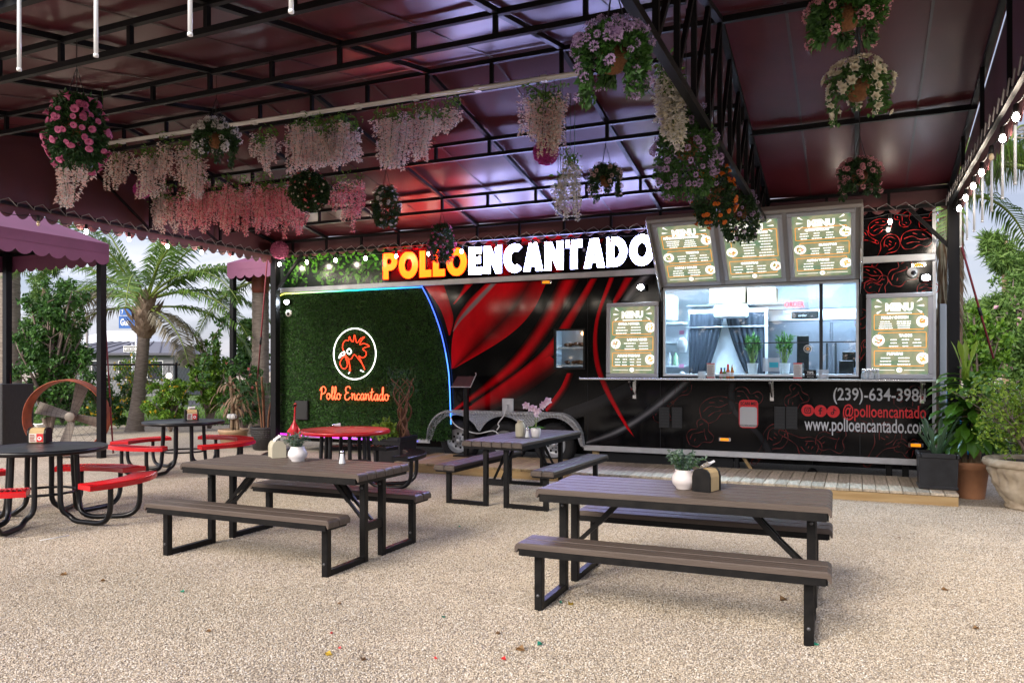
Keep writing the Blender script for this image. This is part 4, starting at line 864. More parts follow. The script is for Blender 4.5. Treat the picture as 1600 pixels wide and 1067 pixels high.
# ================================================================== MENUS
M_camo = mat('menu_paper', (.048, .092, .052), .3, col2=(.165, .145, .085), vscale=7, detail=3); M_camo.node_tree.nodes['Principled BSDF'].inputs['Coat Weight'].default_value = .0
bs = M_camo.node_tree.nodes['Principled BSDF']; M_camo.node_tree.links.new(bs.inputs['Base Color'].links[0].from_socket, bs.inputs['Emission Color']); bs.inputs['Emission Strength'].default_value = .85
M_mw = mat('menu_white_print', (.8, .78, .72), .4, emit=(1, .97, .9), es=.45); M_mo = mat('menu_orange_print', (.75, .33, .05), .4, emit=(1, .36, .04), es=.32)
M_mframe = mat('snap_frame', (.42, .42, .45), .38, .25); M_food = [mat('food%d' % i, c, .5, emit=c, es=.25) for i, c in enumerate(((.75, .42, .04), (.55, .2, .05), (.2, .3, .05), (.7, .55, .2)))]
def menu_board(lab, w, h, secs, place):
    """board in its own XZ plane, lower left corner at 0; secs = list of (z0, z1, heading, columns, rows, food side)"""
    r = thing('menu_board', lab, 'menu board', (0, 0, 0), 0, 'lit menu boards on the food trailer')
    b = .062; m = MB()
    m.box(0, w, -.03, .0, 0, b, b=.008); m.box(0, w, -.03, .0, h-b, h, b=.008); m.box(0, b, -.029, .0, b, h-b, b=.008); m.box(w-b, w, -.029, .0, b, h-b, b=.008); m.build('frame', M_mframe, r, world=False)
    MB().box(b, w-b, -.012, -.002, b, h-b).build('paper', M_camo, r, world=False)
    y = -.0145; cx = w/2; t = MB(); iw = w-2*b; hz = h-b-.165
    text_bm(t, 'MENU', cx, hz, y, .132, .90, .010, 'CENTER'); t.box(cx-iw*.22, cx+iw*.22, y-.001, y+.001, hz-.045, hz-.03)
    for sx in (-1, 1):
        for k, (dz, L) in enumerate(((.1, .075), (.055, .085), (.01, .075))):
            an = (.6, 0, -.6)[k]; p = Vector((cx+sx*(iw*.30), y, hz+dz)); d = Vector((sx*math.cos(an), 0, math.sin(an)))
            sd = Vector((-d.z, 0, d.x)); t.add([p, p+d*L+sd*.014, p+d*L*1.12, p+d*L-sd*.014], [(0, 1, 2, 3)])
    o_ = MB(); f_ = [MB() for _ in M_food]; dk_ = MB(); text_bm(dk_, 'MENU', cx, hz, y-.003, .132, .90, -.0035, 'CENTER')
    for (z0, z1, hd, cols, rows, side) in secs:
        x0, x1 = b+.035, w-b-.02
        if side > 0: x1 -= .03
        elif side < 0: x0 += .05
        for (p, q) in (((x0, z0), (x1, z0)), ((x0, z1), (x1, z1))): o_.box(p[0], q[0], y-.001, y+.001, p[1]-.0045, p[1]+.0045)
        for xx in (x0, x1): o_.box(xx-.0045, xx+.0045, y-.002, y, z0+.0045, z1-.0045)
        rad = min(.075, (z1-z0)*.42); tx0, tx1 = x0+.03, x1-.03
        if side > 0: tx1 -= rad*1.2
        elif side < 0: tx0 += rad*1.1
        text_bm(t, hd, (tx0+tx1)/2, z1-.056, y, .047, 1.0 if len(hd) < 14 else .82, .0035, 'CENTER')
        for c in range(cols):
            for k in range(rows):
                zz = z1-.095-(z1-z0-.115)*k/max(1, rows-1) if rows > 1 else z1-.1; cw = (tx1-tx0)/cols; ln = cw*rnd.uniform(.5, .88); xx = tx0+cw*(c+.5)-ln/2
                while ln > .012:
                    q = min(ln, rnd.uniform(.02, .05)); t.box(xx, xx+q*.86, y-.001, y+.001, zz-.0075, zz+.0075); xx += q; ln -= q
        if side:
            cs_ = [(z0+z1)/2] if z1-z0 < .3 else [z1-.09, z0+.1]
            for zc in cs_:
                fx = x1-.01 if side > 0 else x0+.0
                t.prism(ell(fx, zc, rad, rad, 22), y-.006, y-.003)
                k0 = rnd.randrange(4)
                for i in range(11):
                    a = rnd.uniform(0, 2*PI); q = rad*.55*math.sqrt(rnd.random()); f_[(k0+rnd.randrange(2)) % 4].prism(ell(fx+q*math.cos(a), zc+q*math.sin(a), rad*.2, rad*.14, 7), y-.009-.0003*i, y-.0065)
    t.prism(ell(cx, b+.055, .035, .035, 18), y-.003, y-.001); o_.prism(ell(cx, b+.055, .009, .009, 8), y-.006, y-.0035)
    t.box(b+.04, cx-.055, y-.001, y+.001, b+.05, b+.056); t.box(cx+.055, w-b-.04, y-.001, y+.001, b+.05, b+.056)
    t.build('white_print', M_mw, r, world=False); o_.build('orange_print', M_mo, r, world=False); dk_.build('lettering_core', M_camo, r, world=False)
    for q, f in enumerate(f_):
        if f.v: f.build('food_picture', M_food[q], r, world=False)
    r.matrix_world = place; return r
three = lambda a, b, c, ca, cb, cc, s1=1, s2=-1, s3=1: [(.72, .96, a, ca, 3, s1), (.44, .66, b, cb, 3, s2), (.17, .38, c, cc, 3, s3)]
def sc3(l, h, H=1.13): return [(z0*h/H, z1*h/H, *r) for z0, z1, *r in l]
lm = W(947, 588, Y=11.3); menu_board('lit menu board with AGUAS FRESCAS standing left of the serving window', .80, 1.13, sc3([(.65, .85, 'OTRO / OTHER', 2, 3, 1), (.41, .61, 'LADOS / SIDES', 2, 3, -1), (.17, .37, 'AGUAS FRESCAS', 4, 3, 1)], 1.13), Matrix.Translation((-3.47, 11.31, 1.418)) @ Matrix.Rotation(-.03, 4, 'X'))
menu_board('lit menu board with TACOS and PUPUSAS standing right of the serving window', .79, 1.13, sc3([(.65, .85, 'POLLO / CHICKEN', 2, 4, 1), (.41, .61, 'TACOS', 3, 3, -1), (.17, .37, 'PUPUSAS', 2, 3, 1)], 1.13), Matrix.Translation((.135, 11.31, 1.418)) @ Matrix.Rotation(-.03, 4, 'X'))
# ------------------------------------------------------------------ raised hatch
ang = math.atan2(.85, .80); HL = 1.167
HM = Matrix.Translation((WX0-.05, TYF-.03, WZ1+.03)) @ Matrix.Rotation(PI/2-ang, 4, 'X')     # local z runs up the hatch, local -y is its underside
ht = thing('serving_hatch', 'raised grey serving hatch propped open over the window with three menus', 'hatch', (0, 0, 0)); hw = WX1-WX0+.1
M_hatch = mat('hatch_grey', (.34, .31, .29), .45, .1)
m = MB(); m.box(0, hw, .012, .05, 0, HL, b=.006); m.build('panel', M_hatch, ht, world=False)
m = MB(); m.box(-.03, hw+.03, -.05, .055, HL-.001, HL+.055, b=.006); m.box(-.035, -.001, -.05, .055, 0, HL, b=.006); m.box(hw+.001, hw+.035, -.05, .055, 0, HL, b=.006); m.build('rim', M_hatch, ht, world=False)
ht.matrix_world = HM
for i, (lab, secs) in enumerate((('first of the three lit menus under the raised hatch, with TORTAS and SOPAS', [(.68, .90, 'HAMBURGUESAS / BURGERS', 2, 4, 1), (.42, .63, 'TORTAS', 3, 3, -1), (.17, .37, 'SOPAS / SOUPS', 2, 3, 1)]),
        ('middle of the three lit menus under the raised hatch, with PLATOS and GORDITAS', [(.45, .90, 'PLATOS / PLATES', 2, 8, -1), (.17, .39, 'GORDITAS', 3, 3, 1)]),
        ('last of the three lit menus under the raised hatch, with QUESADILLAS, BURRITOS and ALITAS', [(.68, .88, 'QUESADILLAS', 3, 3, 1), (.43, .63, 'BURRITOS', 3, 3, -1), (.17, .38, 'ALITAS / WINGS', 2, 3, 1)]))):
    menu_board(lab, .83, 1.10, sc3(secs, 1.10), HM @ Matrix.Translation((.04+i*.885, .008, .035)))
for x in (WX0-.06, WX1+.06):
    m = MB(); e_ = HM @ Vector((0, .0, .78)); m.bar((x, TYF-.04, 2.25), (x, TYF-.06, 2.55), .035); q = m.build('gas_strut', M_black, ht, world=False)
    m2 = MB(); m2.tube([(x, TYF-.06, 2.55), (x, e_.y, e_.z)], .009, 6); m2.build('strut_rod', M_chrome, q, world=False); q.matrix_parent_inverse = HM.inverted()
# ================================================================== LETTERING AND PLACARD ON THE SKIRT
def lettering(s, u0, u1, v0, v1, M, lab, name='lettering', bold=.012):
    """text fitted between two pixels on the trailer front"""
    a, b = W(u0, v1, Y=TYF-.006), W(u1, v0, Y=TYF-.006); m = MB(); text_bm(m, s, 0, 0, 0, 1, 1, bold)
    xs_ = [p[0] for p in m.v]; zs_ = [p[2] for p in m.v]; kx = (b.x-a.x)/(max(xs_)-min(xs_)); kz = (b.z-a.z)/(max(zs_)-min(zs_)); x0_ = min(xs_); z0_ = min(zs_)
    m.v = [(a.x+(p[0]-x0_)*kx, TYF-.006+p[1]*.5, a.z+(p[2]-z0_)*kz) for p in m.v]; return m.build(name, M, tr)
M_prw = mat('silver_white_print', (.58, .58, .60), .3); M_prr = mat('red_letter_print', (.72, .012, .02), .3)
lettering('(239)-634-3984', 1302, 1448, 607, 631, M_prw, ''); lettering('@polloencantado', 1317, 1447, 633, 657, M_prr, ''); lettering('www.polloencantado.com', 1257, 1450, 656, 678.5, M_prw, '')
def disc(u, v, r_px):
    p = W(u, v, Y=TYF-.006); r = r_px*(p.x*-SN+p.y*CS)/FPX; m = MB(); m.prism(ell(p.x, p.z, r, r, 28), TYF-.006, TYF-.003); return p, r, m.build('social_icon', M_prr, tr)
p, r, o = disc(1262, 641, 9.3); m = MB(); q = r*.52
sq = lambda k: [(p.x+k*q*sx, p.z+k*q*sz) for sx, sz in ((-1, -.7), (-.7, -1), (.7, -1), (1, -.7), (1, .7), (.7, 1), (-.7, 1), (-1, .7))]
outline_bm(m, [sq(1), sq(.76)], TYF-.0095, .002); outline_bm(m, [ell(p.x, p.z, q*.5, q*.5, 18), ell(p.x, p.z, q*.3, q*.3, 18)], TYF-.0095, .002); m.prism(ell(p.x+q*.55, p.z+q*.55, q*.12, q*.12, 8), TYF-.0095, TYF-.0075); m.build('camera_glyph', M_dark, o)
p, r, o = disc(1282, 642, 9.3); m = MB(); q = r*.6; outline_bm(m, [[(p.x-q*.28, p.z-q), (p.x-q*.28, p.z-q*.05), (p.x-q*.55, p.z-q*.05), (p.x-q*.55, p.z+q*.28), (p.x-q*.28, p.z+q*.28), (p.x-q*.24, p.z+q*.72), (p.x, p.z+q), (p.x+q*.45, p.z+q), (p.x+q*.45, p.z+q*.68), (p.x+q*.18, p.z+q*.66), (p.x+q*.08, p.z+q*.5), (p.x+q*.08, p.z+q*.28), (p.x+q*.42, p.z+q*.28), (p.x+q*.36, p.z-q*.05), (p.x+q*.08, p.z-q*.05), (p.x+q*.08, p.z-q)]], TYF-.0095, .002); m.build('letter_glyph', M_dark, o)
p, r, o = disc(1302, 643, 9.3); m = MB(); q = r*.6; outline_bm(m, [ell(p.x-q*.22, p.z-q*.45, q*.42, q*.42, 18), ell(p.x-q*.22, p.z-q*.45, q*.2, q*.2, 14)], TYF-.0095, .002)
m.box(p.x+q*.02, p.x+q*.24, TYF-.012, TYF-.0096, p.z-q*.4, p.z+q*.95); outline_bm(m, [[(p.x+q*.24, p.z+q*.95), (p.x+q*.34, p.z+q*.6), (p.x+q*.75, p.z+q*.42), (p.x+q*.75, p.z+q*.2), (p.x+q*.24, p.z+q*.38)]], TYF-.0125, .002); m.build('note_glyph', M_dark, o)
a, b = W(1154.5, 668, Y=TYF-.012), W(1184.5, 625, Y=TYF-.012); pl = thing('placard', 'white placard with a red SCAN ME! header on the black trailer skirt', 'placard', (a.x, TYF-.012, a.z))
def rrect(x0, x1, z0, z1, r): return [(x0+r+r*math.cos(t), z0+r+r*math.sin(t)) for t in (PI, PI*1.25, PI*1.5)]+[(x1-r+r*math.cos(t), z0+r+r*math.sin(t)) for t in (PI*1.5, PI*1.75, 0)]+[(x1-r+r*math.cos(t), z1-r+r*math.sin(t)) for t in (0, PI*.25, PI*.5)]+[(x0+r+r*math.cos(t), z1-r+r*math.sin(t)) for t in (PI*.5, PI*.75, PI)]
m = MB(); m.prism(rrect(a.x, b.x, a.z, b.z, .05), TYF-.014, TYF-.003); m.build('board', M_prr, pl); m = MB(); m.prism(rrect(a.x+.014, b.x-.014, a.z+.014, b.z-.10, .03), TYF-.018, TYF-.0145); m.build('white_field', mat('placard_white', (.55, .55, .55), .4), pl)
m = MB(); text_bm(m, 'SCAN ME!', (a.x+b.x)/2, b.z-.072, TYF-.017, .062, .8, .001, 'CENTER'); m.build('lettering', M_dark, pl); m = MB(); text_bm(m, 'POLLOENCANTADO', (a.x+b.x)/2, a.z+.025, TYF-.0205, .030, .85, .0005, 'CENTER'); m.build('lettering', M_dark, pl)
# ================================================================== THINGS ON THE COUNTER
CZ = 1.4155
def on_counter(u, Y=11.18): p = W(u, 588, Y=Y); return p.x, Y
M_clear = mat('clear_plastic', (.75, .78, .8), .1, alpha=.35); M_paper = mat('white_paper', (.74, .72, .70), .8); M_redp = mat('red_label', (.6, .02, .02), .4)
for u, lab in ((1111, 'paper menu stand on the counter beside the hot sauce bottles'), (1246.5, 'paper menu stand on the counter beside the TIPS sign')):
    x, y = on_counter(u); r = thing('menu_stand', lab, 'menu stand', (x, y, CZ), 0, 'upright paper menu stands on the counter'); MB().box(x-.055, x+.055, y-.02, y+.02, CZ, CZ+.215, b=.003).build('paper_block', M_paper, r)
    m = MB(); m.box(x-.056, x+.056, y-.0225, y-.0205, CZ+.002, CZ+.02); m.box(x-.056, x+.056, y-.0225, y-.0205, CZ+.2, CZ+.214); m.build('red_edge', M_redp, r)
    m = MB()
    for k in range(12): m.box(x-.045, x+.045-rnd.uniform(0, .03), y-.0225, y-.0205, CZ+.035+k*.013, CZ+.040+k*.013)
    m.build('printed_lines', mat('grey_print', (.25, .2, .2), .6), r)
for i, (u, c, cap, h, lab) in enumerate(((1127, (.30, .03, .01), (.05, .02, .01), .15, 'small dark red hot sauce bottle at the left of the row on the counter'), (1132, (.10, .20, .03), (.02, .12, .03), .15, 'small green hot sauce bottle in the row on the counter'), (1137.5, (.6, .10, .015), (.7, .02, .01), .2, 'hot sauce bottle with a bright red cap on the counter'), (1144, (.55, .20, .03), (.6, .55, .45), .19, 'amber hot sauce bottle with a pale cap at the right of the row'))):
    x, y = on_counter(u, 11.16); r = thing('sauce_bottle', lab, 'sauce bottle', (x, y, CZ), 0, 'hot sauce bottles on the counter'); k = h/.2
    MB().lathe([(.024, 0), (.026, .01), (.026, .1*k), (.014, .14*k), (.012, .165*k)], 12, (x, y, CZ)).build('bottle', mat('sauce%d' % i, c, .12, spec=.6), r); MB().lathe([(.014, .165*k), (.014, .2*k), (.001, .2*k)], 10, (x, y, CZ)).build('cap', mat('cap%d' % i, cap, .4), r); MB().lathe([(.0265, .03*k), (.0265, .085*k)], 12, (x, y, CZ), cap=False).build('paper_label', M_paper, r)
x, y = on_counter(1266); r = thing('tips_sign', 'black TIPS sign standing on the counter', 'sign', (x, y, CZ)); MB().box(x-.075, x+.075, y-.008, y+.008, CZ, CZ+.12, b=.006).build('board', M_black, r); m = MB(); text_bm(m, 'TIPS', x, CZ+.068, y-.0115, .045, 1, .001, 'CENTER'); m.box(x-.055, x+.055, y-.0125, y-.0095, CZ+.055, CZ+.059); text_bm(m, 'thank you', x, CZ+.022, y-.0115, .022, 1, 0, 'CENTER', shear=.3); m.build('lettering', M_white, r)
x, y = on_counter(1286); r = thing('tip_jar', 'clear square box holding pale packets beside the TIPS sign', 'box', (x, y, CZ)); MB().box(x-.07, x+.07, y-.05, y+.05, CZ, CZ+.125, b=.004).build('clear_box', M_clear, r); m = MB(); [m.box(x-.06+.1*rnd.random(), x-.02+.08*rnd.random(), y-.03, y+.03, CZ+.01+.012*k, CZ+.018+.012*k) for k in range(4)]; m.build('packets', mat('pink_packets', (.75, .6, .6), .7), r, kind='stuff')
x, y = on_counter(1097); r = thing('straw_box', 'small clear tub near the left corner of the serving window', 'tub', (x, y, CZ)); MB().box(x-.05, x+.05, y-.04, y+.04, CZ, CZ+.1, b=.006).build('clear_box', M_clear, r); MB().box(x-.04, x+.04, y-.03, y+.03, CZ+.004, CZ+.05).build('napkins', M_paper, r)
M_glassw = mat('clear_glass', (.65, .68, .7), .08, alpha=.55); k = 0
for u, Y in ((1349, 11.14), (1357, 11.1), (1365, 11.14), (1371, 11.08), (1352, 11.05), (1361, 11.03)):
    x, y = W(u, 588, Y=Y).x, Y; r = thing('glass_shaker', 'small clear glass shaker with steel top clustered at the counter end', 'shaker', (x, y, CZ), 0, 'glass shakers clustered before the right menu board')
    MB().lathe([(.026, 0), (.03, .01), (.03, .055), (.02, .085), (.019, .095)], 12, (x, y, CZ)).build('jar', M_glassw, r); MB().lathe([(.021, .0955), (.022, .125), (.012, .137), (.001, .138)], 12, (x, y, CZ)).build('lid', M_chrome, r)
p = W(1199, 568, Y=TYF-.004); r = thing('notice', 'clear notice with a bright blue label taped low on the window pane', 'notice', (p.x, TYF-.004, p.z)); a, b = W(1192, 580, Y=TYF-.004), W(1218, 559, Y=TYF-.004); MB().box(a.x, b.x, TYF-.008, TYF-.003, a.z, b.z).build('sheet', mat('notice_sheet', (.6, .68, .75), .3, alpha=.6), r); a, b = W(1202, 574, Y=TYF-.01), W(1216, 566, Y=TYF-.01); MB().box(a.x, b.x, TYF-.012, TYF-.0085, a.z, b.z).build('blue_label', mat('cyan_label', (.02, .45, .62), .4), r)
# flood lights and cameras on the trailer
M_flood = mat('flood_lens', (.9, .95, 1), .2, emit=(.78, .88, 1), es=110)
for u, v, lab in ((448, 472, 'lit floodlight on the hedge wall above the left dome camera'), (1001, 449, 'lit floodlight on the black wrap above the left menu board'), (1447, 434, 'lit floodlight at the right end of the trailer above the menu board')):
    p = W(u, v, Y=TYF-.1); r = thing('floodlight', lab, 'floodlight', tuple(p), 0, 'small white floodlights on the trailer'); MB().box(p.x-.07, p.x+.07, TYF-.1, TYF-.045, p.z-.045, p.z+.055, b=.01).build('housing', M_black, r); lm_ = MB(); lm_.lathe([(.001, 0), (.048, 0), (.044, .010), (.03, .016), (.001, .018)], 18, cap=False); lm_.v = [(p.x+a, TYF-.1005-c, p.z+b*.8) for a, b, c in lm_.v]; lm_.build('lens', M_flood, r); MB().bar((p.x, TYF-.045, p.z), (p.x, TYF-.004, p.z), .03).build('mount', M_black, r)
for u, v, lab in ((451, 489.5, 'white dome camera below the floodlight on the hedge wall'), (1426, 425.5, 'white dome camera under the amber lamp at the right end')):
    p = W(u, v, Y=TYF-.06); r = thing('dome_camera', lab, 'camera', tuple(p), 0, 'white dome cameras on the trailer'); m = MB(); m.lathe([(.065, 0), (.065, .03), (.05, .055), (.001, .06)], 18); m.v = [(p.x+a, TYF-.03-c, p.z+b) for a, b, c in m.v]; m.build('shell', M_white, r); m = MB(); m.ball((p.x+.008, TYF-.078, p.z-.012), .034, 12); m.build('lens', M_black, r)
# ================================================================== PICNIC TABLES
M_slat = mat('brown_composite', (.088, .066, .052), .46, spec=.35, var=.16, vscale=5, stretch=(.4, 6, 6), bump=.16, bscale=40, rndvar=.10)
def slat_mesh(L, w, lip):
    """board along local x with rounded long edges and ends that turn down; origin at the middle of its top face"""
    m = MB(); hw_ = w/2-.0045; th = .036; e = .022; vs = []; n = 0
    secs = [(-L, -.052, .9), (-L, -.022, .95), (-L+.006, -.010, .98), (-L+.022, 0, 1), (L-.022, 0, 1), (L-.006, -.010, .98), (L, -.022, .95), (L, -.052, .9)]
    bot = [-.054, -.05, -.045, -th, -th, -.045, -.05, -.054]; inx = [.012, .014, .016, .0, .0, -.016, -.014, -.012]
    for (x, dz, k), b_, ix in zip(secs, bot, inx):
        vs += [(x, -hw_, dz-.008), (x, -hw_+.007, dz), (x, hw_-.007, dz), (x, hw_, dz-.008), (x+ix, hw_, min(dz-.010, b_)), (x+ix, -hw_, min(dz-.010, b_))]
    fs = []
    for i in range(7):
        for j in range(6): fs.append((i*6+j, (i+1)*6+j, (i+1)*6+(j+1) % 6, i*6+(j+1) % 6))
    fs += [(5, 4, 3, 2, 1, 0), tuple(42+j for j in range(6))]
    m.add(vs, fs); 
    for k in (-1, 1):                                      # shallow grain groove lips
        m.box(-L+.03, L-.03, k*hw_*.33-.0012, k*hw_*.33+.0012, -.0005, .0009)
    return m
M_bolt = mat('dull_bolt', (.12, .12, .12), .45, .7)
def picnic_table():
    r = thing('picnic_table', '', 'picnic table'); L = .93; s0 = None; s1 = None
    for i in range(6):
        y = -.375+.0625+.125*i
        if s0 is None: s0 = slat_mesh(L, .125, 0).build('table_slat', M_slat, r); s0.location = (0, y, .742)
        else: share('table_slat', s0, r, (0, y, .742))
    for sy in (-1, 1):
        for k in (-1, 1):
            if s1 is None: s1 = slat_mesh(L, .138, 0).build('bench_slat', M_slat, r); s1.location = (0, sy*.608+k*.069, .452)
            else: share('bench_slat', s1, r, (0, sy*.608+k*.069, .452))
    m = MB(); z0, z1 = .655, .705
    for y in (-.36, .36): m.box(-L+.03, L-.03, y-.012, y+.012, z0, z1)
    for x in (-L+.03, L-.03): m.box(x-.012, x+.012, -.348, .348, z0, z1)
    m.build('table_rim', M_black, r)
    for sy in (-1, 1):
        m = MB()
        for y in (sy*.608-.12, sy*.608+.12): m.box(-L+.03, L-.03, y-.01, y+.01, .372, .415)
        for x in (-L+.03, L-.03): m.box(x-.01, x+.01, sy*.608-.11, sy*.608+.11, .372, .415)
        m.build('bench_rim', M_black, r)
    for x in (-.81, .81):
        for sy in (-1, 1):
            MB().box(x-.027, x+.027, sy*.608-.027, sy*.608+.027, 0, .415, b=.004).build('bench_leg', M_black, r)
            MB().box(x-.024, x+.024, sy*.155, sy*.580, .0, .05, b=.003).build('foot_bar', M_black, r)
            MB().box(x-.027, x+.027, sy*.128-.026, sy*.128+.026, 0, .70, b=.004).build('table_leg', M_black, r)
        MB().box(x-.02, x+.02, -.102, .102, .245, .315, b=.003).build('cross_bar', M_black, r)
        s = -1 if x > 0 else 1
        for y in (-.05, .05):
            m = MB(); m.bar((x+s*.02, y, .28), (x+s*.22, y*.8, .47), .018, .026); m.bar((x+s*.21, y*.8, .46), (x+s*.40, y*.7, .66), .024, .034); m.build('folding_brace', M_black, r)
        MB().box(x+s*.40-.05, x+s*.40+.05, -.07, .07, .652, .70).build('hinge_plate', M_black, r)
        MB().box(x-.05, x+.05, -.355, .355, .66, .70).build('bearer', M_black, r)
    bolts = None
    for x in (-.81, .81):
        for sy in (-1, 1):
            for z in (.10, .36, .60):
                y = sy*.608 if z < .5 else sy*.128
                if bolts is None: bolts = MB().lathe([(.011, 0), (.011, .005), (.006, .008), (.001, .008)], 8).build('bolt', M_bolt, r); q = bolts
                else: q = share('bolt', bolts, r)
                q.location = (x, y-.0275, z); q.rotation_euler = (PI/2, 0, 0)
    return r
pt = picnic_table()
TABS = [((-1.06, 5.219, 0), .021, 'brown slatted picnic table nearest the camera holding a black napkin dispenser and a potted plant'),
        ((-4.414, 5.279, 0), .001, 'brown slatted picnic table holding a cream napkin dispenser and a round white pot'),
        ((-3.66, 8.61, 0), PI/2-.023, 'brown slatted picnic table turned end-on before the trailer wheels with pink orchids on it')]
for i, (l, a, lab) in enumerate(TABS):
    o = pt if i == 0 else copy_thing(pt, l, a)
    o.location = l; o.rotation_euler = (0, 0, a); o['label'] = lab; o['group'] = 'brown folding picnic tables on the gravel'
# ================================================================== ROUND TABLES
M_red = mat('red_plastisol', (.50, .006, .010), .24, spec=.6, bump=.04, bscale=90, var=.08, vscale=4); M_blk = mat('black_plastisol', (.0045, .0045, .005), .34, spec=.4)
M_reddk = mat('red_slot_shade', (.045, .003, .004), .6)  # dark red under the ribs paints in the shade of the seat slots
def perforated(name, col, rough):
    m = mat(name, col, rough, spec=.55); N = m.node_tree; b = N.nodes['Principled BSDF']; t = N.nodes.new('ShaderNodeTexCoord'); v = N.nodes.new('ShaderNodeTexVoronoi'); v.inputs['Scale'].default_value = 42; v.inputs['Randomness'].default_value = 0; N.links.new(t.outputs['Object'], v.inputs['Vector'])
    r = N.nodes.new('ShaderNodeMapRange'); r.inputs['From Min'].default_value = .32; r.inputs['From Max'].default_value = .42; N.links.new(v.outputs['Distance'], r.inputs[0])
    mx_ = N.nodes.new('ShaderNodeMix'); mx_.data_type = 'RGBA'; mx_.inputs[6].default_value = (.002, .002, .002, 1); mx_.inputs[7].default_value = (*col, 1); N.links.new(r.outputs[0], mx_.inputs[0]); N.links.new(mx_.outputs[2], b.inputs['Base Color'])
    bp = N.nodes.new('ShaderNodeBump'); bp.inputs['Strength'].default_value = .8; bp.inputs['Distance'].default_value = .006; N.links.new(r.outputs[0], bp.inputs['Height']); N.links.new(bp.outputs[0], b.inputs['Normal']); return m
M_pblk = perforated('black_perforated_top', (.013, .013, .015), .36); M_pred = perforated('red_perforated_top', (.46, .006, .01), .3)
def round_table(loc, rz, lab, Mt, Mrim, Ms, nseat=4, span=62):
    r = thing('round_table', lab, 'round table', loc, rz, 'round perforated metal tables with fixed curved benches'); R0 = .585
    m = MB(); m.lathe([(.001, .752), (R0-.02, .752), (R0-.012, .758)], 48, cap=False); m.build('tabletop', Mt, r, world=False)
    m = MB(); m.lathe([(R0-.03, .748), (R0-.014, .757), (R0-.003, .755), (R0+.003, .745), (R0+.002, .715), (R0-.012, .708), (R0-.03, .715)], 48, cap=False); m.build('rim', Mrim, r, world=False)
    m = MB(); m.lathe([(R0-.03, .735), (.001, .735)], 30, cap=False); m.build('underside', Mt, r, world=False)
    for k in range(nseat):
        a0 = 2*PI*k/nseat; hs = math.radians(span/2); n = 20; ri, ro = .80, 1.06; zt = .455
        m = MB(); loop = []
        for i in range(n+1): a = -hs+2*hs*i/n; loop.append((ro*math.cos(a0+a), ro*math.sin(a0+a)))
        for i in range(n+1): a = hs-2*hs*i/n; loop.append((ri*math.cos(a0+a), ri*math.sin(a0+a)))
        c = Vector((sum(p[0] for p in loop)/len(loop), sum(p[1] for p in loop)/len(loop)))
        inn = []
        for x, y in loop:
            rr = math.hypot(x, y); aa = math.atan2(y, x)-a0; aa = (aa+PI) % (2*PI)-PI; r2 = rr+(-.022 if rr > .93 else .022); a2 = a0+aa*(1-.022/hs); inn.append((r2*math.cos(a2), r2*math.sin(a2)))
        q = len(loop); vs = [(x, y, zt-.055) for x, y in loop]+[(x, y, zt-.008) for x, y in loop]+[(x*.5+a*.5, y*.5+b*.5, zt) for (x, y), (a, b) in zip(loop, inn)]+[(x, y, zt-.018) for x, y in inn]
        fs = [(l*q+i, l*q+(i+1) % q, (l+1)*q+(i+1) % q, (l+1)*q+i) for l in range(3) for i in range(q)]
        m.add(vs, fs, 0, False)
        for i in range(n): fs2 = (3*q+i, 3*q+i+1, 3*q+2*n-i, 3*q+2*n+1-i); m.f.append(fs2); m.m.append(1); m.s.append(False)
        seat = m.build('bench_seat', [Ms, M_reddk if Ms is M_red else M_blk], r, world=False)
        m = MB(); nr = 22
        for i in range(nr):
            a = -hs*.94+1.88*hs*i/(nr-1); a1 = min(max(a+.06, -hs*.96), hs*.96); p = Vector((.825*math.cos(a0+a), .825*math.sin(a0+a), zt-.004)); e_ = Vector((1.035*math.cos(a0+a1), 1.035*math.sin(a0+a1), zt-.004)); m.bar(p, e_, .013, .009)
        m.build('seat_ribs', Ms, seat, world=False, kind='stuff')
        for s in (-1, 1):
            b = a0+s*hs*.48; d = Vector((math.cos(b), math.sin(b), 0)); u = Vector((math.cos(a0+s*.42), math.sin(a0+s*.42), 0))
            P = [u*.30+Vector((0, 0, .74)), u*.31+Vector((0, 0, .45)), u*.33+Vector((0, 0, .17)), d*.38+Vector((0, 0, .075)), d*.47+Vector((0, 0, .034)), d*.62+Vector((0, 0, .03)), d*.78+Vector((0, 0, .034)), d*.88+Vector((0, 0, .075)), d*.93+Vector((0, 0, .18)), d*.935+Vector((0, 0, .41))]
            MB().tube(smooth_line(P, 4), .026, 10).build('leg', M_blk, r, world=False)
    m = MB(); m.tube([(.31*math.cos(i*PI/6), .31*math.sin(i*PI/6), .30) for i in range(12)], .014, 6, True); m.build('tie_ring', M_blk, r, world=False)
    return r
round_table((-7.58, 5.22, 0), .30, 'round black perforated table with red curved benches at the left edge of the gravel', M_pblk, M_blk, M_red)
round_table((-9.35, 8.66, 0), .02, 'round black table with red curved benches in front of the palm and terracotta pot', M_pblk, M_blk, M_red)
round_table((-6.1, 8.3, 0), .4, 'round table with a red top and dark benches before the green hedge wall', M_pred, M_red, M_blk)
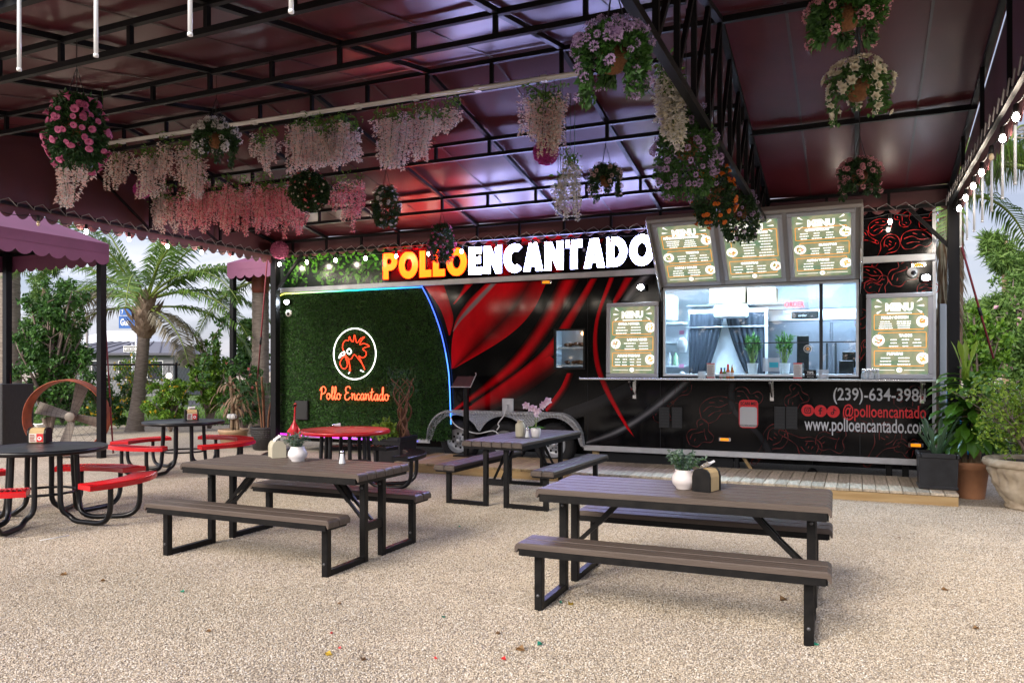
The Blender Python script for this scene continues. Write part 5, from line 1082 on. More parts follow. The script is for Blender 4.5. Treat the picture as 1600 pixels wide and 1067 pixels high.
# ================================================================== TABLEWARE
M_cream = mat('cream_plastic', (.50, .46, .34), .45, var=.06); M_ceram = mat('white_ceramic', (.72, .69, .68), .25, spec=.5); M_kraft = mat('kraft_card', (.48, .34, .16), .8, var=.1); M_napkin = mat('paper_napkin', (.82, .80, .77), .9)
def dome_profile(w, h): return [(-w/2, 0), (w/2, 0), (w/2, h*.62), (w*.44, h*.82), (w*.30, h*.95), (0, h), (-w*.30, h*.95), (-w*.44, h*.82), (-w/2, h*.62)]
def dispenser(loc, rz, lab, Mside, Mface, ad=False, w=.125, d=.17, h=.155):
    """napkin dispenser: domed side plates along local x ends, faces along local y"""
    r = thing('napkin_dispenser', lab, 'napkin dispenser', loc, rz, 'napkin dispensers on the tables'); P = dome_profile(w, h)
    m = MB(); m.prism(P, -d/2, -d/2+.02, 'Y'); m.prism(P, d/2-.02, d/2, 'Y'); m.build('end_plate', Mside, r, world=False)
    m = MB(); m.prism([(x*.93, z*.96+.003) for x, z in P], -d/2+.0205, d/2-.0205, 'Y'); m.build('core', Mface, r, world=False)
    m = MB(); n = 8
    for k in range(3):
        vs = [(-.03+.02*k+.004*i, (-.05+.1*j/3), h*(.93)+.012*k+.028*math.sin(i/n*PI*.9)+.004*math.sin(j*2+k)) for i in range(n) for j in range(4)]
        m.add(vs, [(i*4+j, (i+1)*4+j, (i+1)*4+j+1, i*4+j+1) for i in range(n-1) for j in range(3)])
    m.build('napkins', M_napkin, r, world=False)
    if ad:
        m = MB(); x = w/2*.93+.002; m.box(x, x+.003, -d/2+.022, d/2-.022, .01, h*.62); pl_ = m.build('advert_card', mat('advert_cream', (.62, .58, .50), .6), r, world=False)
        m = MB(); m.box(x+.0035, x+.005, 0.004, d/2-.024, .012, h*.6); m.build('red_half', M_redp, pl_, world=False)
        m = MB(); cy, cz = d/4-.012, h*.30; m.add([(x+.0065, cy+a, cz+b) for a, b in ell(0, 0, .022, .022, 16)], [tuple(range(16))]); m.build('white_ring', M_white, pl_, world=False); m = MB(); m.add([(x+.0075, cy+a, cz+b) for a, b in ell(-.002, .002, .010, .010, 12)], [tuple(range(12))]); m.build('red_centre', M_redp, pl_, world=False)
        m = MB()
        for k in range(5): m.box(x+.0035, x+.0045, -d/2+.03, -.006-rnd.uniform(0, .02), .02+k*.015, .029+k*.015)
        m.build('printed_lines', mat('red_brown_print', (.3, .06, .04), .6), pl_, world=False)
    return r
def at(u, v, z): p = W(u, v, z=z); return (p.x, p.y, z)
TT = .7435
dispenser(at(1104, 766, TT), -.28, 'black domed napkin dispenser beside the speckled plant on the nearest picnic table', M_black, M_kraft)
dispenser(at(433, 714, TT), .95, 'cream plastic napkin dispenser with a raised napkin on the left picnic table', M_cream, M_cream, d=.16)
dispenser(at(62, 691, .759), -1.05, 'black napkin dispenser with a red and cream advert on the left-edge round table', M_black, M_kraft, True, .15, .19, .165)
dispenser(at(299, 656, .759), -.6, 'black napkin dispenser with a printed card on the round table before the palm', M_black, M_kraft, True, .15, .19, .165)
M_pleaf = leafmat('dusty_leaf', (.045, .085, .065), (.20, .27, .20), .6, .2); M_pleaf2 = leafmat('grey_green_leaf', (.03, .07, .05), (.14, .20, .15), .6, .2)
def small_plant(loc, lab, Mp, Ml, seed, s=1, side=0):
    rs = random.Random(seed); r = thing('potted_plant', lab, 'potted plant', loc, 0, 'small potted plants on the picnic tables')
    m = MB(); m.lathe([(.05*s, 0), (.055*s, .004), (.056*s, .012), (.078*s, .035), (.086*s, .06), (.082*s, .085), (.066*s, .108), (.06*s, .118), (.062*s, .13), (.055*s, .13), (.05*s, .11), (.001, .105)], 30, cap=False); m.build('pot', Mp, r, world=False)
    m = MB(); lf = MB()
    for i in range(34):
        a = rs.uniform(0, 2*PI); rr = rs.uniform(.2, 1)*.155*s; p0 = Vector((.03*math.cos(a), .03*math.sin(a), .115)); p1 = Vector((rr*math.cos(a)+side*.04, rr*math.sin(a), .13+rs.uniform(.02, .12)*s)); md = p0.lerp(p1, .5)+Vector((0, 0, .03)); L = smooth_line([p0, md, p1], 3); m.tube(L, .0018, 4)
        for q in range(11):
            t = .25+.75*q/10; p = L[min(len(L)-1, int(t*(len(L)-1)))]; d = Vector((rs.uniform(-1, 1), rs.uniform(-1, 1), rs.uniform(-.3, .8))); lf.leaf(p, d, (rs.random(), rs.random(), 1), rs.uniform(.022, .038), rs.uniform(.014, .023))
    m.build('stems', M_bamleaf, r, world=False, kind='stuff'); lf.build('leaves', Ml, r, world=False, kind='stuff'); return r
small_plant(at(1069.5, 763.5, TT), 'round pinkish white pot of small grey-green leaves on the nearest picnic table', mat('blush_ceramic', (.55, .50, .48), .4), M_pleaf2, 5)
small_plant(at(465, 720.5, TT), 'round glossy white pot of frosted leaves beside the cream dispenser', M_ceram, M_pleaf, 8, .98)
def shaker(loc, lab):
    r = thing('salt_shaker', lab, 'salt shaker', loc, 0, 'glass salt shakers on the tables'); MB().lathe([(.027, 0), (.028, .004), (.017, .07), (.016, .085)], 12, cap=True).build('glass_body', mat('salt_white', (.75, .76, .76), .2), r, world=False); MB().lathe([(.0175, .0855), (.018, .105), (.012, .113), (.001, .114)], 12).build('steel_cap', M_chrome, r, world=False); return r
shaker(at(534.5, 724, TT), 'white salt shaker standing alone on the left picnic table'); shaker(at(824, 683, TT), 'white salt shaker between the jar and the orchid pot')
p = at(532, 666, .759); o = shaker(p, 'white shaker lying on its side on the red round table'); o.rotation_euler = (PI/2, .12, -.9); o.location.z = .759+.02
p = at(813, 682, TT); r = thing('cream_jar', 'cream stoneware jar beside the orchids on the end-on picnic table', 'jar', p); MB().lathe([(.052, 0), (.058, .01), (.06, .13), (.056, .15), (.035, .168), (.03, .18)], 20).build('body', M_cream, r, world=False); MB().lathe([(.036, .1805), (.036, .195), (.01, .2), (.001, .2)], 16).build('lid', M_cream, r, world=False)
p = at(837, 682.5, TT); r = thing('orchid_pot', 'white pot of pale pink orchids on the end-on picnic table', 'orchid', p); MB().lathe([(.045, 0), (.05, .006), (.06, .06), (.062, .11), (.056, .112), (.052, .09), (.001, .088)], 20, cap=False).build('pot', M_ceram, r, world=False)
M_orchid = leafmat('orchid_petal', (.55, .30, .38), (.82, .66, .70), .5, .3); m = MB(); stems = []
for k, (dx, dy, h) in enumerate(((-.02, 0, .36), (.05, .01, .42))):
    L = smooth_line([(0, 0, .09), (dx*.4, dy, .22), (dx+.02, dy, h-.05), (dx+.11*(-1 if k == 0 else 1), dy, h)], 6); m.tube(L, .004, 5); stems.append(L)
m.build('stems', M_cane, r, world=False); fl = None
for L in stems:
    for t in (.55, .66, .76, .86, .95, 1.0):
        q = L[min(len(L)-1, int(t*(len(L)-1)))]
        if fl is None:
            f = MB()
            for i in range(5): a = 2*PI*i/5+.3; d = Vector((math.cos(a), -.35, math.sin(a))); f.leaf((0, 0, 0), d, (0, 1, 0), .052, .046, .1)
            f.ball((0, -.012, 0), .008, 6, 0); fl = f.build('blossom', M_orchid, r, world=False); fl.location = q; fl.rotation_euler = (rnd.uniform(-.4, .4), 0, rnd.uniform(0, 1))
        else: share('blossom', fl, r, q+Vector((rnd.uniform(-.02, .02), -.02, rnd.uniform(-.02, .02))), (rnd.uniform(-.4, .4), rnd.uniform(-.5, .5), rnd.uniform(-.4, 1.2)))
m = MB()
for i in range(5): a = i*1.3; m.leaf((0, 0, .09), (math.cos(a), math.sin(a), .5), (0, 0, 1), .13, .045, .2, bend=.3)
m.build('leaves', M_bamleaf, r, world=False)
# litter on the gravel
M_dead = mat('dry_leaf', (.20, .11, .04), .8); M_grn = mat('green_plastic_scrap', (.01, .26, .16), .5); M_yel = mat('yellow_leaf', (.42, .28, .02), .7)
for u, v, s, M, nm, lab in ((1228, 934, .05, M_dead, 'fallen_leaf', 'curled brown leaf on the gravel under the nearest bench'), (888, 944, .035, M_yel, 'fallen_leaf', 'small yellow leaf on the gravel beside the front bench foot'), (846, 1003, .03, M_grn, 'plastic_scrap', 'bright green plastic scrap on the gravel at the front'), (874, 939, .022, M_grn, 'plastic_scrap', 'tiny green scrap beside the front bench foot'), (1270, 1006, .025, M_grn, 'plastic_scrap', 'green scrap beside the right bench leg'),
                        (105, 897, .04, M_dead, 'fallen_leaf', 'brown leaf on the open gravel at lower left'), (165, 906, .03, M_dead, 'fallen_leaf', 'small brown leaf left of the nearest bench foot'), (820, 1015, .045, M_dead, 'fallen_leaf', 'dark leaf at the bottom middle of the gravel'), (287, 924, .028, M_grn, 'plastic_scrap', 'green scrap on the open gravel at left'), (1470, 920, .035, M_dead, 'fallen_leaf', 'brown leaf on the gravel right of the nearest table'),
        (517, 989, .022, M_redp, 'paper_scrap', 'red paper scrap on the gravel below the left picnic table'), (532, 1012, .018, M_redp, 'paper_scrap', 'smaller red scrap near the bottom of the gravel'), (790, 1029, .024, M_redp, 'paper_scrap', 'red scrap at the bottom middle of the gravel'), (677, 1027, .016, M_redp, 'paper_scrap', 'tiny red scrap between the other red scraps'),
        (507, 1020, .035, M_yel, 'fallen_leaf', 'yellow-green leaf at the bottom of the gravel'), (565, 1031, .03, M_dead, 'fallen_leaf', 'dark leaf beside the yellow-green leaf'), (531, 943, .028, M_dead, 'fallen_leaf', 'brown leaf in front of the left picnic table'), (778, 990, .034, M_dead, 'fallen_leaf', 'brown leaf on the gravel left of the front bench foot'),
        (720, 822, .02, M_grn, 'plastic_scrap', 'green scrap between the two front picnic tables'), (691, 964, .02, M_grn, 'plastic_scrap', 'green scrap left of the lower green scrap'), (1405, 840, .03, M_dead, 'fallen_leaf', 'leaf on the gravel at right beyond the nearest table'), (1530, 980, .03, M_dead, 'fallen_leaf', 'leaf near the lower right corner of the gravel'), (330, 985, .025, M_dead, 'fallen_leaf', 'small leaf at lower left of the gravel')):
    p = W(u, v, z=.012); m = MB(); a = rnd.uniform(0, 6); m.leaf(p, (math.cos(a), math.sin(a), .1), (0, 0, 1), s*1.5, s, .35, bend=.3); m.leaf(p+Vector((.004, 0, -.002)), (math.cos(a), math.sin(a), .1), (0, 0, 1), s*1.5, s, -.1); tag(m.build(nm, M), lab, 'leaf' if nm == 'fallen_leaf' else 'litter')
p0, p1 = W(62, 844, z=.012), W(108, 836, z=.012); tag(MB().tube([p0, p1], .004, 6).build('drinking_straw', M_white), 'white straw lying on the gravel by the round table at the left edge', 'straw')
# ================================================================== HANGING BASKETS
M_bleaf = leafmat('basket_leaf', (.014, .055, .010), (.06, .16, .025), .5, .25); M_bleafd = leafmat('dark_basket_leaf', (.008, .03, .008), (.03, .085, .018), .5, .2)
M_coco = mat('coco_liner', (.16, .065, .022), .9, var=.3, vscale=40, bump=.5, bscale=80)
def petal_mesh(kind):
    f = MB()
    if kind == 'trumpet':
        f.lathe([(.006, -.03), (.010, -.01), (.026, .006), (.034, .010), (.024, .008), (.008, -.004)], 8, cap=False)
    elif kind == 'cluster':
        rs = random.Random(4)
        for i in range(34):
            d = Vector((rs.uniform(-1, 1), rs.uniform(-1, 1), rs.uniform(-.5, 1))).normalized(); f.leaf(d*.020, d+Vector((rs.uniform(-.7, .7), rs.uniform(-.7, .7), 0)), (rs.random(), 0, 1), .022, .018, .2)
    elif kind == 'rose':
        for k in range(3):
            for i in range(6): a = 2*PI*i/6+k*.5; e_ = .25+.55*k; f.leaf((0, 0, 0), (math.cos(a), math.sin(a), e_), (0, 0, 1), .046-.01*k, .036, .2, bend=-.15)
    else:
        for i in range(5): a = 2*PI*i/5; f.leaf((0, 0, 0), (math.cos(a), math.sin(a), .35), (0, 0, 1), .024, .022, .15)
    return f
FCACHE = {}
def blossom(kind, M):
    k = (kind, M.name)
    if k not in FCACHE:
        o = petal_mesh(kind).build('blossom', M); FCACHE[k] = o.data; bpy.data.objects.remove(o)
    return FCACHE[k]
def basket(lab, u, v, Y, wpx, hpx, kind, M, n, Ml=None, hang=None, trail=True, fs=1.0, leaves=900, shape='basket'):
    """hanging basket: centre pixel, distance Y, size in pixels; flowers are parts"""
    c = W(u, v, Y=Y); t = (c.x*-SN+c.y*CS)/FPX; w, h = wpx*t, hpx*t; Ml = Ml or M_bleaf
    r = thing('hanging_basket', lab, 'hanging basket', tuple(c), 0, 'hanging flower baskets under the canopy'); R_ = w/2
    top = h/2; top_roof = (rz_(c.y)-.03 if hang is None else hang)-c.z
    m = MB(); m.lathe([(.001, -.09*w/.45), (R_*.25, -.07*w/.45), (R_*.38, -.01), (R_*.40, .06*w/.45), (R_*.34, .06*w/.45), (.001, .05)], 16, (0, 0, h*.06), cap=False); m.build('liner', M_coco, r, world=False)
    m = MB(); hk = Vector((0, 0, min(top_roof, top+.22))); m.tube([hk, (0, 0, top_roof)], .004, 4)
    for i in range(3): a = 2*PI*i/3+.4; m.tube([hk, (R_*.6*math.cos(a), R_*.6*math.sin(a), h*.10)], .0035, 4)
    m.build('hanger', M_wire, r, world=False)
    pts = []; lf = MB()
    def spot(sf=0):
        while True:
            if shape == 'column': a = rnd.uniform(0, 2*PI); z = rnd.uniform(-h/2, h/2); q = R_*(.55+.45*math.sin(PI*min(1, max(0, (z+h*.62)/(h*1.1)))))*math.sqrt(rnd.uniform(.35+.6*sf, 1)); return Vector((q*math.cos(a), q*math.sin(a), z))
            if shape == 'ball': d = rdir(); return d*R_*rnd.uniform(.82, 1)
            a = rnd.uniform(0, 2*PI)
            if rnd.random() < .6:
                d = rdir(.3); p = Vector((d.x*R_, d.y*R_, h*.12+abs(d.z)*h*.36))*1.0; p *= rnd.uniform(.75+.23*sf, 1); return p
            k = rnd.randrange(7); a = 2*PI*k/7+rnd.uniform(-.22, .22)+u; dl = (.35+.65*((k*37+u) % 10)/10); z = h*.12-rnd.random()*h*.62*dl; q = R_*(.72+.22*rnd.random()); return Vector((q*math.cos(a), q*math.sin(a), z))
    for i in range(int(leaves*1.9)):
        p = spot()*rnd.uniform(.86, 1.0); d = (p.normalized()+rdir()*.9); d.z -= .35; lf.leaf(p, d, rdir(), rnd.uniform(.028, .055), rnd.uniform(.019, .032), .15, bend=.15)
    lf.build('leaves', Ml, r, world=False, kind='stuff')
    ms = M if isinstance(M, (list, tuple)) else [M]
    for i in range(int(n*2.1)):
        p = spot(1); d = p.normalized(); d = (d*1.3+rdir()*.6+Vector((0, 0, -.1))).normalized(); p = p+d*.022
        share('blossom', blossom(kind, ms[i % len(ms)]), r, p, d.to_track_quat('Z', 'Y').to_euler(), (fs*.82*rnd.uniform(.75, 1.15),)*3)
    return r
def pet(n, a, b, r=.55): return leafmat(n, a, b, r, .4)
F_pink = pet('petunia_pink', (.48, .07, .20), (.72, .20, .38)); F_white = pet('petal_white', (.62, .60, .56), (.80, .78, .76)); F_purp = pet('petal_lilac', (.30, .17, .36), (.60, .44, .62)); F_orange = pet('petal_orange', (.62, .10, .01), (.80, .24, .02)); F_cream = pet('petal_cream', (.66, .60, .44), (.82, .78, .66)); F_rose = pet('petal_rose', (.55, .20, .26), (.75, .42, .46)); F_blush = pet('petal_blush', (.74, .48, .44), (.92, .74, .68)); F_hot = pet('petal_hot_pink', (.70, .16, .22), (.90, .42, .45)); F_mag = pet('petal_magenta', (.30, .015, .16), (.50, .06, .29)); F_red = pet('petal_red', (.55, .06, .08), (.7, .16, .16))
basket('hanging basket of dark-eyed pink petunias under the front of the canopy at left', 120, 205, 4.0, 86, 108, 'trumpet', F_pink, 46, M_bleafd, shape='column', fs=1.05, leaves=1500)
basket('hanging basket of white blossoms with an orange liner under the white conduit', 338, 224, 5.5, 66, 70, 'cluster', F_white, 30, M_bleafd, fs=.95)
basket('large hanging basket of lilac blossoms high beside the girder', 958, 102, 4.0, 116, 134, 'cluster', F_purp, 56, fs=.85, leaves=1500)
basket('hanging basket of lilac blossoms behind the white flower strand', 1072, 240, 6.4, 100, 132, 'cluster', F_purp, 44, shape='column', fs=.9, leaves=1500)
basket('hanging basket of orange trumpet flowers above the raised hatch', 1115, 306, 7.5, 66, 88, 'trumpet', F_orange, 34, M_bleafd, shape='column', fs=.95)
basket('dark hanging basket with lilac flowers against the middle raised menu', 1156, 338, 9.0, 60, 76, 'cluster', F_purp, 22, M_bleafd, shape='column', fs=.8, leaves=1100)
basket('hanging basket of dusty pink flowers on a hooked wire before the lettered sign', 946, 286, 8.5, 52, 62, 'cluster', F_blush, 26, M_bleafd, fs=.8)
basket('narrow hanging basket of small white roses beside the pink garland', 603, 322, 8.5, 42, 62, 'rose', F_white, 26, M_bleafd, shape='column', fs=.75)
basket('hanging basket of dark pink petunias in front of the orange letters', 690, 380, 10.0, 40, 58, 'trumpet', F_pink, 26, M_bleafd, shape='column', fs=.85)
basket('hanging leaf ball dotted with red and cream flowers in the pink garland', 483, 299, 8.0, 62, 56, 'star', [F_red, F_cream], 60, M_bleafd, shape='ball', leaves=2200, fs=1.05)
basket('hanging basket of pink flowers cut by the top edge on the right side', 1322, 32, 4.5, 112, 84, 'cluster', F_rose, 34, fs=.8, leaves=1200, shape='basket')
basket('hanging basket of large cream flowers on the right side of the canopy', 1340, 148, 5.8, 94, 104, 'rose', F_cream, 42, fs=1.0, leaves=420)
basket('hanging basket of pink flowers above the right end of the trailer', 1343, 282, 8.2, 60, 68, 'cluster', F_rose, 34, M_bleafd, fs=.8)
def flower_ball(lab, u, v, Y, rpx, M):
    c = W(u, v, Y=Y); t = (c.x*-SN+c.y*CS)/FPX; R_ = rpx*t; r = thing('flower_ball', lab, 'flower ball', tuple(c), 0, 'round artificial flower balls under the canopy'); m = MB(); m.ball((0, 0, 0), R_*.85, 16); m.build('core', M, r, world=False); m = MB(); n = 420
    for i in range(n):
        z = 1-2*(i+.5)/n; q = math.sqrt(1-z*z); a = i*2.399963; d = Vector((q*math.cos(a), q*math.sin(a), z)); m.leaf(d*R_*.84, d+rdir()*.5, rdir(), R_*.24, R_*.16, .2)
    m.build('blossoms', M, r, world=False, kind='stuff'); MB().tube([(0, 0, R_*.8), (0, 0, max(R_+.05, min(rz_(c.y), 4.6)-c.z-.05))], .003, 4).build('hanger', M_wire, r, world=False)
flower_ball('magenta flower ball hanging among the pale strands at left', 222, 297, 7.22, 13, F_mag); flower_ball('magenta flower ball behind pale strands left of the lilac basket', 853, 238, 7.22, 20, F_mag); flower_ball('dusty pink flower ball at the corner post above the purple awning', 437, 391, 11.0, 14, pet('petal_dusty', (.34, .06, .16), (.55, .18, .30)))
# ================================================================== WISTERIA GARLANDS
M_gleaf = leafmat('garland_leaf', (.04, .13, .015), (.14, .30, .04), .5, .35)
SC = {}
def strand_mesh(M, L, seed, dens=150, w=.055):
    k = (M[0].name, L, seed)
    if k in SC: return SC[k]
    rs = random.Random(seed); m = MB(); n = int(dens*L/.45); m.tube([(0, 0, 0), (.005, .004, -L*.5), (0, 0, -L)], .0025, 4, m=1)
    for i in range(n):
        t = rs.random()**1.1; a = rs.uniform(0, 2*PI); q = w*(1-.72*t)*rs.uniform(.3, 1); p = Vector((q*math.cos(a)+.02*math.sin(t*5+seed), q*math.sin(a), -L*t)); d = Vector((math.cos(a), math.sin(a), rs.uniform(-.9, .5)))
        m.leaf(p, d, (rs.random()-.5, rs.random()-.5, 1), rs.uniform(.022, .038), rs.uniform(.020, .032), .3, m=0 if rs.random() < .58 else 2)
    o = m.build('flower_strand', [M[0], M_bleaf, M[1]]); SC[k] = o.data; bpy.data.objects.remove(o); return SC[k]
def garland(lab, Y, spec, M, step=8, lw=1.0, thick=2, leafy=1.0, top_z=None):
    """spec: list of (u0, u1, v_top, v_bottom0, v_bottom1) pixel spans of hanging strands"""
    u0 = min(s[0] for s in spec); v0 = min(s[2] for s in spec); c = W(u0, v0, Y=Y); r = thing('flower_garland', lab, 'flower garland', tuple(c), 0, 'artificial wisteria garlands under the canopy'); lf = MB(); st = MB()
    for (a, b, vt, vb0, vb1) in spec:
        n = max(1, round((b-a)/step))
        for i in range(n+1):
            f = i/max(1, n); u = a+(b-a)*f
            for k in range(rnd.choice((1, thick, thick+1))):
                y = Y+rnd.uniform(-.12, .12); p = W(u+rnd.uniform(-4, 4), vt+rnd.uniform(-9, 18), Y=y); e_ = W(u, vb0+(vb1-vb0)*f+rnd.uniform(-34, 10)*abs(math.sin(u*.13+k)), Y=y); L = p.z-e_.z
                if L < .08: continue
                q = min((.2, .3, .4, .5, .65), key=lambda s_: abs(s_-L)); share('flower_strand', strand_mesh(M, q, rnd.randrange(3)), r, p-c, (rnd.uniform(-.16, .16), rnd.uniform(-.2, .2), rnd.uniform(0, 6)), (lw, lw, L/q))
                g0 = p+Vector((0, 0, rnd.uniform(.03, .12)))
                st.tube([p, g0, g0+Vector((rnd.uniform(-.06, .06), 0, .06))], .002, 4)
                for j in range(int(7*leafy)): d = rdir(-.1); lf.leaf(g0+rdir()*.05, d, rdir(), rnd.uniform(.045, .075), .024, .1, bend=.2)
    tz = top_z if top_z else rz_(Y)-.25
    for (a, b, vt, *_q) in spec:
        for u in (a, (a+b)/2, b): p = W(u, vt, Y=Y); st.tube([p, (p.x, p.y, tz)], .003, 4)
    lf.build('leaves', M_gleaf, r, kind='stuff'); st.build('vine_stems', M_bleafd, r, kind='stuff'); return r
B = (F_blush, F_white); H_ = (F_hot, F_blush); Wh = (F_white, F_cream)
garland('pale pink strands hanging under the pink petunia basket', 4.6, [(92, 98, 250, 325, 320), (126, 160, 250, 318, 270)], B, 7)
garland('pale pink wisteria clump on the conduit left of the magenta ball', 7.0, [(172, 212, 243, 300, 268)], B)
garland('pale pink wisteria clump hanging over the magenta ball at left', 7.0, [(220, 246, 242, 316, 308), (250, 258, 235, 280, 275)], B)
garland('pale pink wisteria strands between the magenta ball and the white basket', 7.0, [(262, 302, 236, 275, 300), (306, 318, 248, 312, 305)], B)
garland('small pale wisteria clump right of the white basket', 7.0, [(400, 446, 216, 250, 240), (412, 425, 222, 270, 262)], B)
garland('wide pale wisteria clump above the flowered leaf ball', 7.0, [(456, 556, 200, 270, 250), (466, 540, 202, 262, 258)], B, 7)
garland('pale wisteria clump left of the red glow with a trailing end', 7.0, [(588, 632, 185, 262, 270), (636, 668, 180, 245, 255), (672, 716, 178, 230, 190)], B, 7)
garland('pale wisteria clump covering the second magenta ball', 7.0, [(822, 876, 152, 216, 240), (838, 866, 165, 232, 240)], B, 7)
garland('white strands dangling beside the dusty pink basket', 7.4, [(872, 880, 285, 345, 342), (884, 898, 255, 318, 340)], Wh, 7)
garland('deep pink wisteria row at the left above the palm', 8.5, [(206, 270, 318, 362, 358), (212, 262, 296, 345, 340)], B, 7)
garland('dense pink and white wisteria row along the rear truss', 8.5, [(262, 352, 298, 355, 362), (300, 345, 292, 340, 350)], H_, 7)
garland('bright pink wisteria row left of the flowered leaf ball', 8.5, [(352, 476, 296, 362, 366), (400, 470, 292, 350, 340)], H_, 7)
garland('bright pink wisteria clump right of the flowered leaf ball', 8.5, [(518, 560, 288, 325, 358)], H_, 7)
garland('thick white flower strand hanging on the girder before the lilac basket', 5.9, [(1032, 1050, 112, 170, 222), (1046, 1066, 160, 205, 232), (1036, 1056, 135, 190, 228)], Wh, 6, 1.15, 2, 1.0, 3.5)
# ================================================================== POTTED PLANTS AND GARDEN THINGS
M_terra = mat('terracotta', (.42, .20, .105), .7, var=.15, vscale=5, bump=.1, bscale=30); M_pale = mat('pale_terracotta', (.50, .34, .20), .65, var=.12, vscale=5); M_pplas = mat('black_planter', (.011, .011, .013), .38, var=.5, vscale=9); M_soil = mat('soil', (.03, .02, .014), .95, bump=.6, bscale=30)
M_gl = leafmat('glossy_leaf', (.018, .075, .008), (.10, .25, .02), .32, .25); M_lime = leafmat('lime_leaf', (.09, .19, .012), (.28, .40, .04), .45, .3); M_aloe = leafmat('aloe_leaf', (.035, .085, .045), (.08, .15, .08), .4, .05); M_dry = leafmat('dry_leaf_blade', (.16, .09, .05), (.34, .22, .13), .7, .2); M_fern = leafmat('fern_leaf', (.02, .065, .02), (.07, .16, .05), .5, .25); M_bark = mat('pale_bark', (.30, .21, .13), .85, var=.3, vscale=14, bump=.4, bscale=30); M_bark2 = mat('red_brown_bark', (.17, .075, .035), .85, var=.35, vscale=14, bump=.4)
def square_planter(r, w, h, M):
    m = MB(); k = w/2; j = k*.93; vs = [(-j, -j, 0), (j, -j, 0), (j, j, 0), (-j, j, 0), (-k, -k, h*.86), (k, -k, h*.86), (k, k, h*.86), (-k, k, h*.86)]
    m.add(vs, [(0, 1, 2, 3)]+[(i, (i+1) % 4, 4+(i+1) % 4, 4+i) for i in range(4)])
    for a in (-k*1.06, k*1.06-.035): m.box(a, a+.035, -k*1.06, k*1.06, h*.86, h, b=.008); m.box(-k*1.06+.0355, k*1.06-.0355, a, a+.035, h*.861, h*.998, b=.008)
    m.box(-k*1.0, k*1.0, -k*1.0, k*1.0, 0, h*.09, b=.008); m.build('planter', M, r, world=False); MB().box(-k+.03, k-.03, -k+.03, k-.03, h*.84, h*.90).build('soil', M_soil, r, world=False)
def blade(m, p, d, L, w, droop, n=6, fold=.12, ml=0):
    """long strap leaf that arches over"""
    p = Vector(p); d = Vector(d).normalized(); sd = d.cross(Vector((0, 0, 1)))
    if sd.length < .05: sd = Vector((1, 0, 0))
    sd.normalize(); vs = []
    for i in range(n+1):
        t = i/n; ww = w*math.sin(PI*min(1, .12+.88*(1-abs(t-.42)/.62)))*.5 if t < 1 else .001; nn = sd.cross(d)
        vs += [p-sd*ww+nn*ww*fold*2, p, p+sd*ww+nn*ww*fold*2]; p = p+d*(L/n); d = (d+Vector((0, 0, -droop/n))).normalized()
    m.add(vs, [f for i in range(n) for f in ((i*3, i*3+1, i*3+4, i*3+3), (i*3+1, i*3+2, i*3+5, i*3+4))], ml, True)
# aloe on the deck
p = Vector((.885, 10.38, .147)); r = thing('aloe_plant', 'spiky aloe in a scuffed black square planter on the right end of the deck', 'potted plant', p); square_planter(r, .41, .42, M_pplas)
for i in range(15):
    a = i*2.4; el = .95+.06*i; m = MB(); blade(m, (.03*math.cos(a), .03*math.sin(a), .36), (math.cos(a), math.sin(a), el*1.5), .30+.015*i if i < 11 else .52, .052, .25 if i % 3 else -.12, 6, .35); m.build('aloe_leaf', M_aloe, r, world=False)
# dracaena in terracotta
def pot_profile(R_, h): return [(R_*.68, 0), (R_*.70, .005), (R_*.90, h*.78), (R_*.97, h*.785), (R_*.98, h*.88), (R_*1.0, h*.89), (R_*1.02, h*.985), (R_*.98, h), (R_*.88, h*.99), (R_*.86, h*.9), (.001, h*.9)]
p = Vector((1.27, 10.72, 0)); r = thing('dracaena_plant', 'tall glossy corn plant in a terracotta pot at the right end of the deck', 'potted plant', p); MB().lathe(pot_profile(.215, .44), 36, cap=False).build('pot', M_terra, r, world=False); MB().lathe([(.18, .40), (.001, .41)], 20, cap=False).build('soil', M_soil, r, world=False)
for x, y, h in ((-.06, 0, 1.08), (.02, .04, 1.3), (.07, -.03, 1.15)):
    MB().tube(smooth_line([(x, y, .38), (x*1.1, y, .6), (x*.9, y*1.2, h)], 4), [.034]*8+[.03], 9).build('cane', M_bark, r, world=False)
    for i in range(46):
        a = i*2.4+x*30; z = max(.80, h-.55+.70*i/46); e_ = -.25+1.15*i/46; m = MB(); blade(m, (x, y, z), (math.cos(a), math.sin(a), e_), rnd.uniform(.40, .58), rnd.uniform(.10, .14), rnd.uniform(1.0, 1.8), 6, .15); m.build('large_leaf', M_gl, r, world=False)
m = MB(); 
for i in range(5): m = MB(); a = 1.5+i*1.3; blade(m, (-.05, -.02, 1.42), (math.cos(a)*.3, math.sin(a)*.3, 1), .50, .075, .3, 6); m.build('large_leaf', M_lime, r, world=False)
